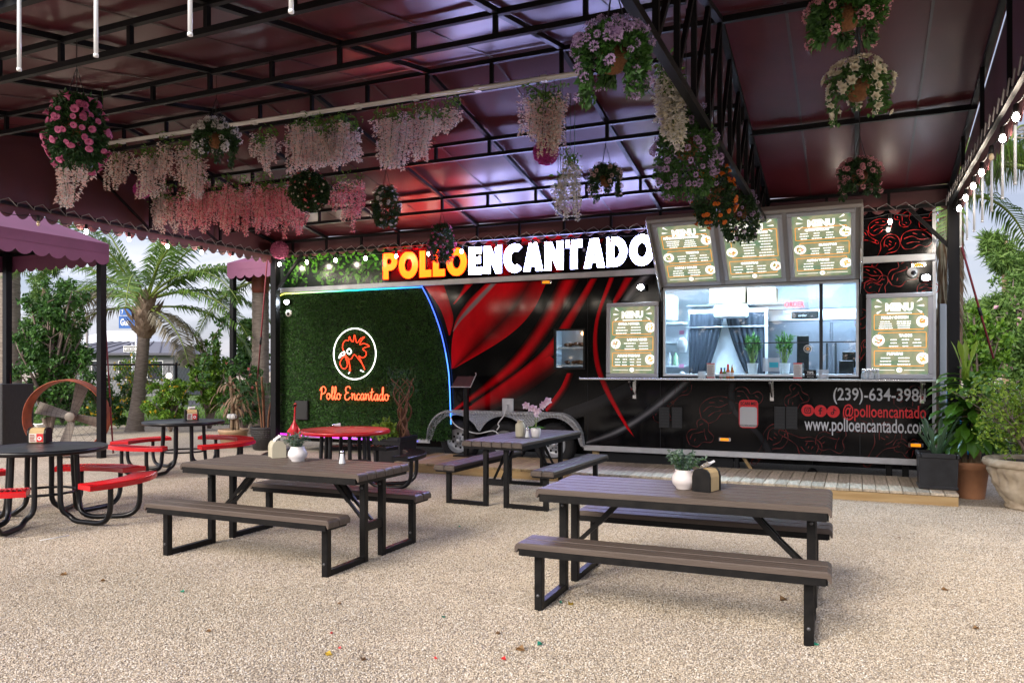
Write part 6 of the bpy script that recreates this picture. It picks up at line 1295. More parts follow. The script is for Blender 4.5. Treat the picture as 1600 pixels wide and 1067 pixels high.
# carved stone urn with bougainvillea
M_stone_u = mat('carved_stone', (.34, .26, .17), .9, col2=(.56, .47, .34), vscale=7, bump=.7, bscale=11, detail=8); p = W(1612, 795, z=0); r = thing('stone_urn', 'large weathered carved stone urn at the right edge', 'urn', p)
m = MB(); prof = [(.24, 0), (.26, .02), (.25, .06), (.27, .10), (.34, .22), (.40, .38), (.42, .46), (.46, .48), (.475, .51), (.46, .55), (.44, .56), (.39, .55), (.37, .50), (.001, .49)]; prof = [(Vector(a).lerp(Vector(b), t)) for a, b in zip(prof[:-1], prof[1:]) for t in (0, .33, .66)]+[Vector(prof[-1])]; m.lathe([tuple(q) for q in prof], 110, cap=False); vs = []
for x, y, z in m.v:
    a = math.atan2(y, x); q = 1+.045*math.sin(a*9+z*22+2*math.sin(a*4))*(1 if .08 < z < .44 else 0)+.03*math.sin(a*23-z*40+3*math.sin(z*18))*(1 if .08 < z < .44 else .25); vs.append((x*q, y*q, z))
m.v = vs; m.build('bowl', M_stone_u, r, world=False); MB().lathe([(.38, .51), (.001, .53)], 24, cap=False).build('soil', M_soil, r, world=False)
def bush(name, lab, cat, base, rad, h, n, Ml, Mb, leaf=(.04, .07), stems=9, seed=0, z0=.1, group=None, flowers=None, dense=.5, sparse=False):
    """rounded shrub: stems that fork, leaves in clumps round their ends, gaps in between"""
    rs = random.Random(seed); base = Vector(base); r = thing(name, lab, cat, base, 0, group); m = MB(); lf = MB(); ends = []
    for i in range(stems):
        a = rs.uniform(0, 2*PI); q = rs.uniform(.15, 1); e_ = Vector((rad*q*math.cos(a), rad*q*math.sin(a)*.9, h*(rs.uniform(.5, 1) if q < .75 else rs.uniform(.3, .8)))); md = Vector((e_.x*.35, e_.y*.35, e_.z*.55)); L = smooth_line([(0, 0, z0*.5), md, e_], 4); k = len(L); m.tube(L, [max(.004, .022*h*(1-j/k)) for j in range(k)], 5)
        for b in range(7):
            s = L[rs.randrange(k//3, k)]; d = Vector((rs.uniform(-1, 1), rs.uniform(-1, 1), rs.uniform(-.3, .9))).normalized(); t = s+d*rad*rs.uniform(.15, .5); t.z = max(z0, min(h*1.05, t.z)); m.tube([s, t], [.004*h, .002], 4); ends.append(t)
    fl = MB()
    for i in range(n):
        c = rs.choice(ends); d = rdir(); sp = rad*.16*rs.random()**dense; p = c+d*sp; p.z = max(.02, p.z); dd = rdir(-.15); lf.leaf(p, dd, rdir(), rs.uniform(*leaf), rs.uniform(*leaf)*.62, .15, bend=.2)
        if flowers and rs.random() < flowers[1]: fl.leaf(p+d*.03, rdir(), rdir(), leaf[1], leaf[1]*.8, .3)
    m.build('branches', Mb, r, world=False); lf.build('leaves', Ml, r, world=False, kind='stuff')
    if flowers: fl.build('blossoms', flowers[0], r, world=False, kind='stuff')
    return r
M_twig = mat('grey_twig', (.16, .12, .10), .9)
b_ = W(1606, 640, Y=9.85); bush('bougainvillea_bush', 'twiggy yellow-green bougainvillea growing from the carved urn', 'bush', (b_.x+.05, b_.y, .5), .74, .95, 3800, M_lime, M_twig, (.038, .066), 30, 4, .02)
# dry dracaena left
p = Vector((-11.2, 11.6, 0)); r = thing('dry_dracaena', 'half-withered dracaena with drooping brown leaves in a pale banded pot', 'potted plant', p); m = MB(); m.lathe([(.19, 0), (.2, .01), (.235, .12), (.245, .122), (.25, .2), (.262, .202), (.268, .29), (.285, .295), (.29, .36), (.27, .36), (.25, .32), (.001, .32)], 36, cap=False); m.build('pot', M_pale, r, world=False); MB().lathe([(.255, .33), (.001, .34)], 20, cap=False).build('soil', M_soil, r, world=False)
for x, y, h in ((-.05, 0, 1.3), (.08, .04, 1.05), (-.02, .06, .85)):
    MB().tube(smooth_line([(x, y, .3), (x*.6, y, .8), (x*1.5, y, h)], 4), .032, 8).build('cane', M_bark, r, world=False)
    for i in range(16): a = i*2.4; m = MB(); blade(m, (x*1.5, y, h-.25*rnd.random()), (math.cos(a), math.sin(a), rnd.uniform(.3, 1.1)), rnd.uniform(.40, .62), .045, rnd.uniform(1.8, 3.2), 7); m.build('drooping_leaf', M_dry if i % 4 else M_fern, r, world=False)
MB().box(-.1, .1, -.1, .02, .56, .66, b=.03).build('tape_wrap', M_white, r, world=False)
# fern-like plant in woven pot
M_weave = mat('dark_weave', (.018, .016, .016), .55, bump=.9, bscale=45); p = Vector((-10.35, 11.55, 0)); r = thing('feathery_plant', 'feathery green plant in a dark woven pot beside the corner post', 'potted plant', p); m = MB(); m.lathe([(.2, 0), (.23, .02), (.265, .38), (.28, .4), (.28, .44), (.25, .44), (.24, .36), (.001, .36)], 30, cap=False)
for k in range(10): m.lathe([(.212+.006*k, .02+.036*k), (.222+.006*k, .036+.036*k), (.214+.006*k, .052+.036*k)], 30, cap=False)
m.build('woven_pot', M_weave, r, world=False)
for i in range(5): a = i*1.26; MB().tube(smooth_line([(.06*math.cos(a), .06*math.sin(a), .3), (.09*math.cos(a), .09*math.sin(a), .7), (.17*math.cos(a), .17*math.sin(a), 1.0+.1*i)], 4), .018, 6).build('stem', M_bark2, r, world=False)
for i in range(26):
    a = i*2.4; p0 = Vector((.12*math.cos(a), .12*math.sin(a), .75+.022*i)); m = MB(); L = smooth_line([p0, p0+Vector((.22*math.cos(a), .22*math.sin(a), .12)), p0+Vector((.46*math.cos(a), .46*math.sin(a), .0))], 5); m.tube(L, .004, 4)
    for j, q in enumerate(L):
        for s in (-1, 1):
            for w_ in range(2): m.leaf(q+Vector((0, 0, .002*w_)), (math.cos(a+s*(1.0+.25*w_)), math.sin(a+s*(1.0+.25*w_)), .25-.2*w_), (0, 0, 1), .085, .014)
    m.build('frond', M_fern, r, world=False)
# planter with twisted trunk on the deck's left end
p = Vector((-6.62, 10.3, 0)); r = thing('twisted_tree', 'twisted brown bare-stemmed tree and lime leaves in a black square planter by the deck', 'potted plant', p); square_planter(r, .50, .50, M_pplas)
for i in range(9):
    a0 = i*.7; m = MB(); P = []
    for k in range(9): t = k/8; a = a0+t*5*(1 if i % 2 else -1); q = .05+.05*math.sin(t*9+i)+(.14*t*t); P.append((.12+q*math.cos(a), .06+q*math.sin(a), .44+.95*t))
    m.tube(smooth_line(P, 3), [.021*(1-.75*j/24) for j in range(25)], 6); m.build('twisted_stem', M_bark2, r, world=False)
m = MB()
for i in range(240): a = rnd.uniform(0, 2*PI); q = .26*math.sqrt(rnd.random()); m.leaf((.12+q*math.cos(a), .06+q*math.sin(a), 1.1+rnd.random()*.45), rdir(.3), rdir(), .07, .012)
m.build('leaves', M_fern, r, world=False, kind='stuff'); m = MB()
for i in range(330): a = rnd.uniform(0, 2*PI); q = .17*math.sqrt(rnd.random()); m.leaf((-.10+q*math.cos(a), -.12+q*math.sin(a), .46+rnd.random()*.36*(1-q*3)), rdir(.2), rdir(), .085, .05, .2)
m.build('lime_leaves', M_lime, r, world=False, kind='stuff')
# red bird ornament
p = Vector((W(460, 650, Y=11.05).x, 11.05, 0)); M_bird = mat('red_painted_metal', (.42, .012, .02), .3, var=.3, vscale=20); r = thing('flamingo_ornament', 'red metal flamingo ornament standing before the hedge wall', 'ornament', p)
m = MB(); k = [(.0, .29), (.05, .32), (.082, .38), (.088, .45), (.07, .52), (.035, .57), (.019, .62), (.016, .74), (.016, .85), (.028, .89), (.024, .92), (.001, .94)]; m.lathe([(max(.001, q), z) for q, z in k], 14, cap=False, sy=.9); m.v = [(x+.06*max(0, z-.55)**1.2, y, z) for x, y, z in m.v]; m.build('body', M_bird, r, world=False)
MB().lathe([(.02, 0), (.012, .05), (.001, .09)], 8).build('beak', M_black, r, world=False).matrix_basis = Matrix.Translation((.035, -.02, .90)) @ Matrix.Rotation(2.2, 4, 'X')
for s in (-1, 1):
    m = MB(); m.leaf((s*.07, 0, .52), (s*.4, -.1, -1), (0, 1, 0), .26, .10, .1); m.build('wing', M_bird, r, world=False); MB().tube([(s*.035, 0, .34), (s*.045, .0, .02), (s*.05, -.06, .012)], .008, 6).build('leg', mat('brown_leg', (.2, .09, .04), .5), r, world=False)
# order stand on the deck
p = Vector((-5.72, 11.0, .147)); r = thing('order_stand', 'black floor stand with a small tray beside the trailer wheels', 'stand', p); MB().box(-.17, .17, -.14, .14, 0, .02, b=.004).build('base', M_black, r, world=False); MB().box(-.035, .035, -.035, .035, .0205, 1.14, b=.005).build('pole', M_black, r, world=False)
m = MB(); m.M = Matrix.Translation((-.02, -.05, 1.2)) @ Matrix.Rotation(.7, 4, 'X'); m.box(-.17, .17, -.13, .13, -.01, .0, b=.003); m.build('tray', M_black, r, world=False); m = MB(); m.M = Matrix.Translation((-.02, -.05, 1.2)) @ Matrix.Rotation(.7, 4, 'X'); m.tube([(-.18, -.14, .005), (.18, -.14, .005), (.18, .14, .03), (.18, .14, .06)], .008, 6); m.build('tray_lip', M_silver, r, world=False)
# drum fan
p = W(110, 706, t=13.6); p.z = 0; M_fanring = mat('rusty_orange_drum', (.33, .075, .028), .55, var=.35, vscale=6); r = thing('drum_fan', 'large orange drum fan with grey blades behind the purple awning post', 'fan', p, YAW+.18); R_ = .66; ZC = .70
m = MB(); m.M = Matrix.Translation((0, 0, ZC)) @ Matrix.Rotation(PI/2, 4, 'X'); m.lathe([(R_-.03, -.02), (R_, -.02), (R_+.012, 0), (R_, .02), (R_, .30), (R_-.01, .32), (R_-.02, .30), (R_-.03, .02), (R_-.03, -.02)], 48, cap=False); m.build('drum', M_fanring, r, world=False)
M_fblade = mat('grey_fan_blade', (.20, .175, .15), .5, .3, var=.2)
for i in range(4):
    a = PI/2*i+.25; m = MB(); m.M = Matrix.Translation((0, .12, ZC)) @ Matrix.Rotation(a, 4, 'Y') @ Matrix.Rotation(.35, 4, 'X'); m.prism([(.04, -.06), (R_-.06, -.13), (R_-.05, .10), (.04, .06)], -.006, .006, 'Y'); m.build('blade', M_fblade, r, world=False)
m = MB(); m.M = Matrix.Translation((0, .0, ZC)) @ Matrix.Rotation(PI/2, 4, 'X'); m.lathe([(.09, -.06), (.09, .03), (.07, .04), (.001, .042)], 20); m.build('hub', M_fblade, r, world=False)
m = MB()
for k in range(1, 9): q = R_*k/8.6; m.tube([(q*math.cos(2*PI*i/36), -.03, ZC+q*math.sin(2*PI*i/36)) for i in range(36)], .0022, 3, True)
for i in range(24): a = 2*PI*i/24; m.tube([(0, -.03, ZC), (R_*math.cos(a), -.03, ZC+R_*math.sin(a))], .002, 3)
m.build('wire_guard', M_wire, r, world=False, kind='stuff')
for s in (-1, 1): MB().bar((s*R_*.8, .1, .0), (s*R_*.75, .1, ZC-.4), .05).build('foot', M_fanring, r, world=False)
p = W(3, 640, t=14.2); o = tag(MB().box(p.x-.55, p.x+.16, p.y-.1, p.y+.5, 0, 1.27, b=.01).build('cabinet', mat('charcoal_wood', (.022, .021, .021), .6, var=.3, vscale=10, stretch=(8, 8, 1))), 'dark wooden cabinet standing at the left edge under the purple awning', 'cabinet')
# ================================================================== PURPLE AWNINGS
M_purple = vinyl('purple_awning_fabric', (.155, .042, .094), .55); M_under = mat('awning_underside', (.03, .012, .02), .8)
def awning(lab, x0, x1, y0, y1, zb, rise, posts):
    r = thing('awning', lab, 'awning', (x1, y1, 0), 0, 'purple scalloped awnings beyond the canopy'); zt = zb+.30; cx = (x0+x1)/2; cy = (y0+y1)/2; hx_ = .12*(x1-x0); m = MB()
    vs = [(x0, y0, zt), (x1, y0, zt), (x1, y1, zt), (x0, y1, zt), (cx-hx_, cy-.6, zt+rise), (cx+hx_, cy-.6, zt+rise), (cx+hx_, cy+.6, zt+rise), (cx-hx_, cy+.6, zt+rise)]
    m.add(vs, [(0, 1, 5, 4), (1, 2, 6, 5), (2, 3, 7, 6), (3, 0, 4, 7), (4, 5, 6, 7)]); m.build('roof_cover', M_purple, r)
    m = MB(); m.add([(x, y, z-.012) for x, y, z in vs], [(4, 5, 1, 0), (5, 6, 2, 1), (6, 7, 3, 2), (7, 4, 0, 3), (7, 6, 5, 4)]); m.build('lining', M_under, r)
    for (a, b, ax) in ((y0, y1, 'X1'), (y0, y1, 'X0'), (x0, x1, 'Y0'), (x0, x1, 'Y1')):
        m = MB(); pts = [(a, zt), (b, zt)]+scallops(b, a, zb, .075, .27); c = {'X1': x1, 'X0': x0-.006, 'Y0': y0-.006, 'Y1': y1}[ax]; m.prism(pts, c, c+.006, ax[0])
        m.box(*((c-.004, c+.012, a, b) if ax[0] == 'X' else (a, b, c-.004, c+.012)), zb+.13, zb+.145); m.build('valance', M_purple, r)
    for x, y in posts: MB().box(x-.055, x+.055, y-.055, y+.055, 0, zt-.02).build('post', M_frame, r)
    m = MB(); [m.bar((x, y0, zt-.05), (x, y1, zt-.05), .05) for x in (x0+.05, x1-.05)]; [m.bar((x0, y, zt-.05), (x1, y, zt-.05), .05) for y in (y0+.05, y1-.05)]; m.build('frame', M_frame, r)
    return r
c = W(170, 395, t=13.4); awning('purple scalloped awning on black posts at the left edge', c.x-2.75, c.x, c.y-3.0, c.y, 3.42, .55, ((c.x-.08, c.y-.08), (c.x-2.62, c.y-.08)))
c2 = W(355, 400, Y=13.6); awning('purple scalloped awning partly hidden behind the corner post and trailer', c2.x, c2.x+3.2, 13.6, 16.4, 3.70, .45, ((c2.x+.08, 13.7), (c2.x+3.1, 13.7)))
M_strap = mat('red_strap', (.20, .02, .03), .6)
for k, (a, b, lab) in enumerate(((W(163, 480, t=13.5), W(177, 708, t=13.5), 'dark red tie-down rod slanting from the left awning post to the gravel'), (W(418, 400, Y=11.5), W(402, 600, Y=12.0), 'dark red strap running down beside the royal palm trunk'), (W(1491, 345, Y=11.3), W(1552, 560, Y=11.9), 'dark red and black guy strap slanting from the right corner post'), (W(12, 450, t=14.4), W(16, 600, t=14.4), 'dark red strap along the far post of the left awning'))):
    o = tag(MB().tube([a, b], .014, 6).build('guy_strap', M_strap), lab, 'strap'); MB().tube([a.lerp(b, .62), a.lerp(b, .68)], .022, 6).build('ratchet', M_wire, o, world=False)
# ================================================================== PALMS
M_ptrunk = mat('palm_trunk', (.13, .105, .085), .9, col2=(.26, .215, .175), vscale=7, stretch=(1, 1, 5), bump=.6, bscale=16); M_pboot = mat('palm_boot', (.17, .115, .075), .9, col2=(.30, .23, .17), vscale=12, bump=.6); M_pfrond = leafmat('palm_leaflet', (.035, .10, .014), (.15, .26, .045), .4, .3); M_pdry = leafmat('palm_dry_leaflet', (.13, .11, .07), (.30, .27, .20), .7, .25); M_prach = mat('palm_rachis', (.16, .22, .03), .45)
def frond(r, base, az, el, L, droop, Ml, n=66, ll=.72, wid=.042, hang=.35):
    m = MB(); p = Vector(base); d = Vector((math.cos(az)*math.cos(el), math.sin(az)*math.cos(el), math.sin(el))); P = []; D = []; k = 20
    for i in range(k+1): P.append(p.copy()); D.append(d.copy()); p = p+d*(L/k); d = (d+Vector((0, 0, -droop/k*(.4+1.4*i/k)))).normalized()
    m.tube(P, [.030*(1-.85*i/k)+.003 for i in range(k+1)], 6, m=1)
    for i in range(n):
        t = .16+.84*i/n; q = t*k; j = min(int(q), k-1); pp = P[j].lerp(P[j+1], q-j); dd = D[j]; sd = dd.cross(Vector((0, 0, 1)))
        if sd.length < .05: sd = Vector((1, 0, 0))
        sd.normalize(); l = ll*(math.sin(PI*(.12+.82*t))**.6)*rnd.uniform(.85, 1.1)
        for s in (-1, 1):
            o = (sd*s*.85+dd*.55+Vector((0, 0, rnd.uniform(-.1, .25)))).normalized(); a = pp; b = a+o*l*.5; o2 = (o+Vector((0, 0, -hang*1.6))).normalized(); c_ = b+o2*l*.5; w = dd*wid*.5
            m.add([a-w*.4, a+w*.4, b+w, b-w, c_], [(0, 1, 2, 3), (3, 2, 4)])
    m.build('frond', [Ml, M_prach], r)
def trunk(r, base, top, r0, r1, rings, M, name='trunk', wob=.04):
    base = Vector(base); top = Vector(top); n = rings*3; m = MB(); vs = []; k = 18
    for i in range(n+1):
        t = i/n; c_ = base.lerp(top, t)+Vector((wob*math.sin(t*2.6), 0, 0)); q = (r0+(r1-r0)*t+.06*r0*(1-t)**6*8)*(1+.045*((i % 3) == 0))
        vs += [c_+Vector((q*math.cos(2*PI*j/k), q*math.sin(2*PI*j/k), .006*math.sin(j*2.3+i))) for j in range(k)]
    m.add(vs, [(i*k+j, i*k+(j+1) % k, (i+1)*k+(j+1) % k, (i+1)*k+j) for i in range(n) for j in range(k)], 0, True); m.build(name, M, r)
def Wg(u, v): return W(u, v, z=0)
pb = Wg(210, 674); tp = pb.length; pt_ = W(226, 497, t=(pb.x*-SN+pb.y*CS)); r = thing('coconut_palm', 'coconut palm with a ringed grey trunk behind the round table at left', 'palm tree', pb)
trunk(r, pb, pt_, .155, .135, 26, M_ptrunk); td = (pb.x*-SN+pb.y*CS)
m = MB()
for i in range(42):
    a = i*2.4; z = -.50+.9*i/42; q = .17+.09*math.sin(PI*min(1, (z+.55)/.9)); p = pt_+Vector((q*math.cos(a), q*math.sin(a), z)); m.leaf(p, (math.cos(a)*.5, math.sin(a)*.5, 1), (math.cos(a), math.sin(a), 0), rnd.uniform(.35, .6), .16, .2, bend=-.15)
m.lathe([(.15, -.5), (.22, -.2), (.23, .1), (.17, .45), (.08, .7)], 14, pt_); m.build('boots', M_pboot, r)
hd_ = pt_+Vector((0, 0, .35)); E_ = math.atan2(SN, CS)
for az, el, L, dr, dry in ((0.15, .62, 3.6, 1.5, 0), (.45, .35, 3.5, 1.7, 0), (-.15, .25, 3.4, 1.6, 0), (.2, .98, 3.7, 1.4, 0), (3.3, .65, 3.7, 1.35, 0), (3.0, .30, 3.4, 1.9, 1), (3.5, .95, 3.9, 1.4, 0), (2.6, .8, 3.6, 1.5, 0), (1.6, 1.2, 3.4, .9, 0), (4.4, 1.0, 3.2, 1.6, 0), (5.2, .55, 3.0, 2.0, 0), (-.35, -.25, 2.2, 1.6, 1), (.7, -.3, 1.9, 1.5, 1), (3.35, .05, 3.1, 2.1, 1), (5.7, .85, 3.4, 1.6, 0), (3.15, 1.15, 3.8, 1.2, 0), (.0, 1.25, 3.6, 1.2, 0), (3.25, .42, 3.3, 2.1, 0), (2.85, .55, 3.5, 1.9, 0), (.3, .12, 3.2, 1.9, 0), (.62, .7, 3.5, 1.8, 0), (3.6, .2, 2.9, 2.2, 1), (-.25, .6, 3.4, 1.9, 0)):
    frond(r, hd_+Vector((.1*math.cos(az), .1*math.sin(az), -.1 if el < .2 else .1)), az+.25, el, L, dr, M_pdry if dry else M_pfrond, hang=.55)
pb = W(407, 640, Y=14.4); pb.z = 0; tp_ = pb+Vector((0, 0, 7.0)); r = thing('royal_palm', 'thick ringed royal palm trunk beside the hedge wall', 'palm tree', pb); trunk(r, pb, pb+Vector((0, 0, 3.35)), .20, .19, 20, M_ptrunk, wob=.0); MB().lathe([(.19, 3.36), (.21, 3.5), (.17, 4.3), (.12, 5.0)], 16, pb).build('crownshaft', mat('red_brown_crownshaft', (.23, .065, .04), .5, var=.2), r)
for az, el, L, dr in ((2.7, .2, 2.6, 1.9), (3.5, -.3, 2.2, 1.4), (.4, .3, 2.5, 1.7), (1.6, .8, 2.6, 1.2)): frond(r, pb+Vector((0, 0, 3.7)), az, el, L, dr, M_pfrond, 34, .5, hang=.7)
pb = W(14, 640, t=19.5); pb.z = 0; r = thing('palm_trunk', 'broad palm trunk rising behind the left awning at the picture edge', 'palm tree', pb); trunk(r, pb, pb+Vector((0, 0, 5.5)), .26, .24, 30, M_ptrunk, wob=0); 
for az, el, L, dr in ((.3, .5, 3.0, 1.8), (5.6, .4, 3.0, 1.9), (4.4, .5, 2.8, 2.0), (1.6, .7, 2.8, 1.6)): frond(r, pb+Vector((0, 0, 5.5)), az, el, L, dr, M_pfrond, 34, .5, hang=.6)
M_shag = mat('shaggy_trunk', (.10, .060, .035), .95, col2=(.24, .16, .10), vscale=16, stretch=(2, 2, .5), bump=.8, bscale=26)
pb = W(1472, 640, Y=13.9); pb.z = 0; r = thing('shaggy_palm', 'shaggy brown palm trunk between the trailer end and corner post', 'palm tree', pb); trunk(r, pb, pb+Vector((.1, 0, 4.2)), .19, .17, 24, M_shag, wob=.05); m = MB()
for i in range(260): a = rnd.uniform(0, 2*PI); z = rnd.uniform(2.2, 4.2); m.leaf(pb+Vector((.2*math.cos(a), .2*math.sin(a), z)), (math.cos(a)*.4, math.sin(a)*.4, -1), (0, 0, 1), rnd.uniform(.3, .6), .03)
m.build('skirt', M_pdry, r, kind='stuff')
for az, el, L, dr in ((2.8, .3, 2.0, 2.2), (.6, .2, 2.0, 2.4), (4.6, .2, 1.9, 2.4), (1.7, .8, 2.0, 1.8)): frond(r, pb+Vector((.1, 0, 4.25)), az, el, L, dr, M_pfrond, 34, .5, hang=.9)
pb = W(1640, 640, t=11.8); pb.z = 0; r = thing('weeping_palm', 'palm with long grey drooping leaflets hanging beside the right eave', 'palm tree', pb); trunk(r, pb, pb+Vector((0, 0, 4.7)), .2, .18, 24, M_ptrunk, wob=0)
for i in range(15): frond(r, pb+Vector((0, 0, 4.55)), 2.0+i*.29, .55-.05*(i % 4), 2.6-.15*(i % 3), 1.4, M_pdry if i % 4 == 0 else M_pfrond, 44, .95, .03, hang=2.2)
# ================================================================== TREES, SHRUBS, FENCE
M_shrub = leafmat('shrub_leaf', (.018, .065, .012), (.075, .19, .03), .45, .25); M_shrubl = leafmat('bright_green_shrub_leaf', (.05, .15, .014), (.20, .36, .035), .45, .35); M_casu = leafmat('casuarina_needle', (.055, .13, .025), (.17, .29, .06), .6, .35); M_vinel = leafmat('vine_leaf', (.03, .09, .02), (.09, .20, .05), .45, .3); M_yfl = pet('yellow_petal', (.70, .38, .02), (.85, .60, .05)); M_pfl = pet('pinkish_petal', (.5, .2, .3), (.7, .4, .5))  # second shrub leaf is a brighter green of its own
def shrub(u0, u1, vt, vb, t, lab, Ml, n, seed, leaf=(.06, .11), flowers=None, stems=14, name='garden_shrub'):
    b = W((u0+u1)/2, vb, t=t); b.z = 0; w = (u1-u0)*t/FPX/2; h = EYE+(HY-vt)/FPX*t; return bush(name, lab, 'shrub', b, w, h, n, Ml, M_twig, leaf, stems, seed, .08, 'shrubs along the garden fence', flowers, .6)
shrub(20, 132, 452, 650, 17.5, 'tall dark glossy shrub behind the left awning posts', M_shrub, 9000, 1, (.08, .14), None, 26)
shrub(120, 205, 585, 655, 19.5, 'low dark shrub with yellow flowers left of the coconut palm trunk', M_shrub, 4200, 2, (.06, .11), (M_yfl, .03))
shrub(228, 305, 580, 655, 18.5, 'low shrub right of the coconut palm trunk', M_shrubl, 4200, 3, (.06, .1), (M_yfl, .01))
shrub(292, 362, 520, 652, 19.5, 'bright green leafy shrub left of the second awning post', M_shrubl, 6000, 4, (.08, .13), None, 18)
shrub(340, 420, 545, 655, 17.5, 'shrub with a few red blooms behind the withered dracaena', M_shrub, 4200, 5, (.06, .1), (F_red, .004))
shrub(60, 135, 600, 655, 21, 'dense shrub low behind the drum fan', M_shrub, 4500, 6, (.06, .11))
shrub(-30, 40, 540, 655, 20, 'dark shrub at the left edge beyond the cabinet', M_shrub, 4500, 16, (.07, .12), None, 18)
shrub(175, 250, 560, 650, 22, 'shrub with yellow trumpet flowers behind the palm trunk', M_shrubl, 3000, 7, (.06, .1), (M_yfl, .10))
shrub(1490, 1570, 480, 650, 17, 'grassy green shrub behind the right corner post', M_shrubl, 6000, 8, (.10, .16), None, 22)
shrub(1540, 1680, 440, 645, 19, 'broad green shrub with pink flowers at the right edge', M_casu, 9000, 9, (.10, .15), (M_pfl, .008), 26)
def tree(u, vb, vt, wpx, t, lab, Ml, n, seed, leaf, needles=False, name='garden_tree'):
    rs = random.Random(seed); b = W(u, vb, t=t); b.z = 0; H_ = EYE+(HY-vt)/FPX*t; R_ = wpx*t/FPX/2; r = thing(name, lab, 'tree', b); m = MB(); P = smooth_line([(0, 0, 0), (.05*H_*.2, 0, H_*.4), (-.03*H_*.2, 0, H_*.75), (0, 0, H_*.97)], 5); m.tube(P, [.03*H_*(1-.85*i/15)+.01 for i in range(len(P))], 7); ends = []
    for i in range(26):
        f = rs.uniform(.28, .97); p = P[int(f*(len(P)-1))]; a = rs.uniform(0, 2*PI); L = R_*(1.15-f*.75)*rs.uniform(.6, 1.1); e_ = p+Vector((L*math.cos(a), L*math.sin(a), L*rs.uniform(.1, .7))); q = smooth_line([p, p.lerp(e_, .5)+Vector((0, 0, -.05*L)), e_], 3); m.tube(q, [.012*H_*(1-f)*(1-.7*j/6)+.008 for j in range(len(q))], 5)
        for c_ in range(9): s = q[rs.randrange(2, len(q))]; ends.append(s+rdir(.2)*R_*rs.uniform(.05, .28))
    m.build('trunk', M_bark, r, world=False); lf = MB()
    for i in range(n):
        c_ = ends[int(rs.random()**1.2*len(ends))]; p = c_+rdir()*R_*.13*rs.random()**.6
        if needles: lf.leaf(p, rdir(-.4), rdir(), rs.uniform(*leaf), leaf[0]*.10, .1, bend=.3)
        else: lf.leaf(p, rdir(-.2), rdir(), rs.uniform(*leaf), rs.uniform(*leaf)*.6, .15)
    lf.build('crown', Ml, r, world=False, kind='stuff'); return r
tree(1572, 640, 368, 118, 24, 'feathery green tree standing beyond the right corner post', M_casu, 9500, 3, (.22, .42), True)
tree(1530, 640, 470, 80, 27, 'lower feathery tree left of the tall one at right', M_casu, 5500, 5, (.2, .36), True)
tree(1630, 640, 390, 110, 23, 'feathery tree cut by the right edge', M_casu, 6500, 6, (.2, .4), True)
tree(70, 640, 408, 95, 30, 'open-branched pine rising behind the left awning', M_casu, 5000, 7, (.2, .34), True)
tree(112, 640, 512, 55, 32, 'small pale pine beyond the dark glossy shrub', M_casu, 4000, 8, (.2, .34), True)
tree(395, 640, 500, 60, 22, 'dark drooping tree between the awning post and royal palm', M_shrub, 4500, 9, (.12, .22))
# creeper dangling from the palm
a = W(345, 500, t=18); m = MB(); P = smooth_line([W(352, 497, t=18), W(338, 520, t=18), W(325, 552, t=18), W(315, 580, t=18), W(322, 600, t=18)], 5); m.tube(P, .008, 5); r = thing('creeper', 'thin leafy creeper dangling in front of the grey roofed building', 'vine', P[0]); m.build('stem', M_twig, r); m = MB()
for i in range(150): p = rnd.choice(P)+rdir()*.10; m.leaf(p, rdir(-.3), rdir(), .12, .08, .2)
m.build('leaves', M_vinel, r, kind='stuff')
# fence of dark rails, posts and wire mesh
f0, f1 = W(-120, 655, t=23.5), W(430, 655, t=20.0); f0.z = f1.z = 0; fr_ = thing('chain_link_fence', 'black chain-link fence behind the shrubs at left', 'fence', f0); d = f1-f0; Lf = d.length; d.normalize(); FH = 1.66
MB().tube([f0+Vector((0, 0, FH)), f1+Vector((0, 0, FH))], .028, 7).build('top_rail', M_frame, fr_)
MB().tube([f0+Vector((0, 0, .08)), f1+Vector((0, 0, .08))], .015, 6).build('bottom_rail', M_frame, fr_)
for i in range(5): p = f0+d*(Lf*i/4); MB().tube([p, p+Vector((0, 0, FH+.06))], .04, 8).build('post', M_frame, fr_)
M_meshw = mat('fence_wire', (.12, .12, .12), .5, .5)
def mesh_wires(f0, d, Lf, FH, z0):
    m = MB(); n = int(Lf/.11)
    for i in range(n):
        for s in (-1, 1):
            x0_ = .11*i; x1_ = x0_+s*(FH-z0)*.6; a0, a1 = 0, 1
            if x1_ < 0: a1 = x0_/(x0_-x1_); 
            if x1_ > Lf: a1 = (Lf-x0_)/(x1_-x0_)
            m.tube([f0+d*x0_+Vector((0, 0, z0)), f0+d*(x0_+(x1_-x0_)*a1)+Vector((0, 0, z0+(FH-z0)*a1))], .0045, 3, caps=False)
    return m
mesh_wires(f0, d, Lf, FH, .08).build('wire_mesh', M_meshw, fr_, kind='stuff')
M_fw = mat('fence_wire_pale', (.35, .35, .34), .5, .5); f0, f1 = Vector((1.6, 14.2, 0)), Vector((9, 14.6, 0)); fr2 = thing('chain_link_fence', 'pale chain-link fence behind the bougainvillea at right', 'fence', f0); d = (f1-f0); Lf = d.length; d.normalize(); mesh_wires(f0, d, Lf, 1.2, .1).build('wire_mesh', M_fw, fr2, kind='stuff'); MB().tube([f0+Vector((0, 0, 1.2)), f1+Vector((0, 0, 1.2))], .025, 6).build('top_rail', M_frame, fr2)
for i in range(4): p = f0+d*(Lf*i/3); MB().tube([p, p+Vector((0, 0, 1.25))], .035, 8).build('post', M_frame, fr2)
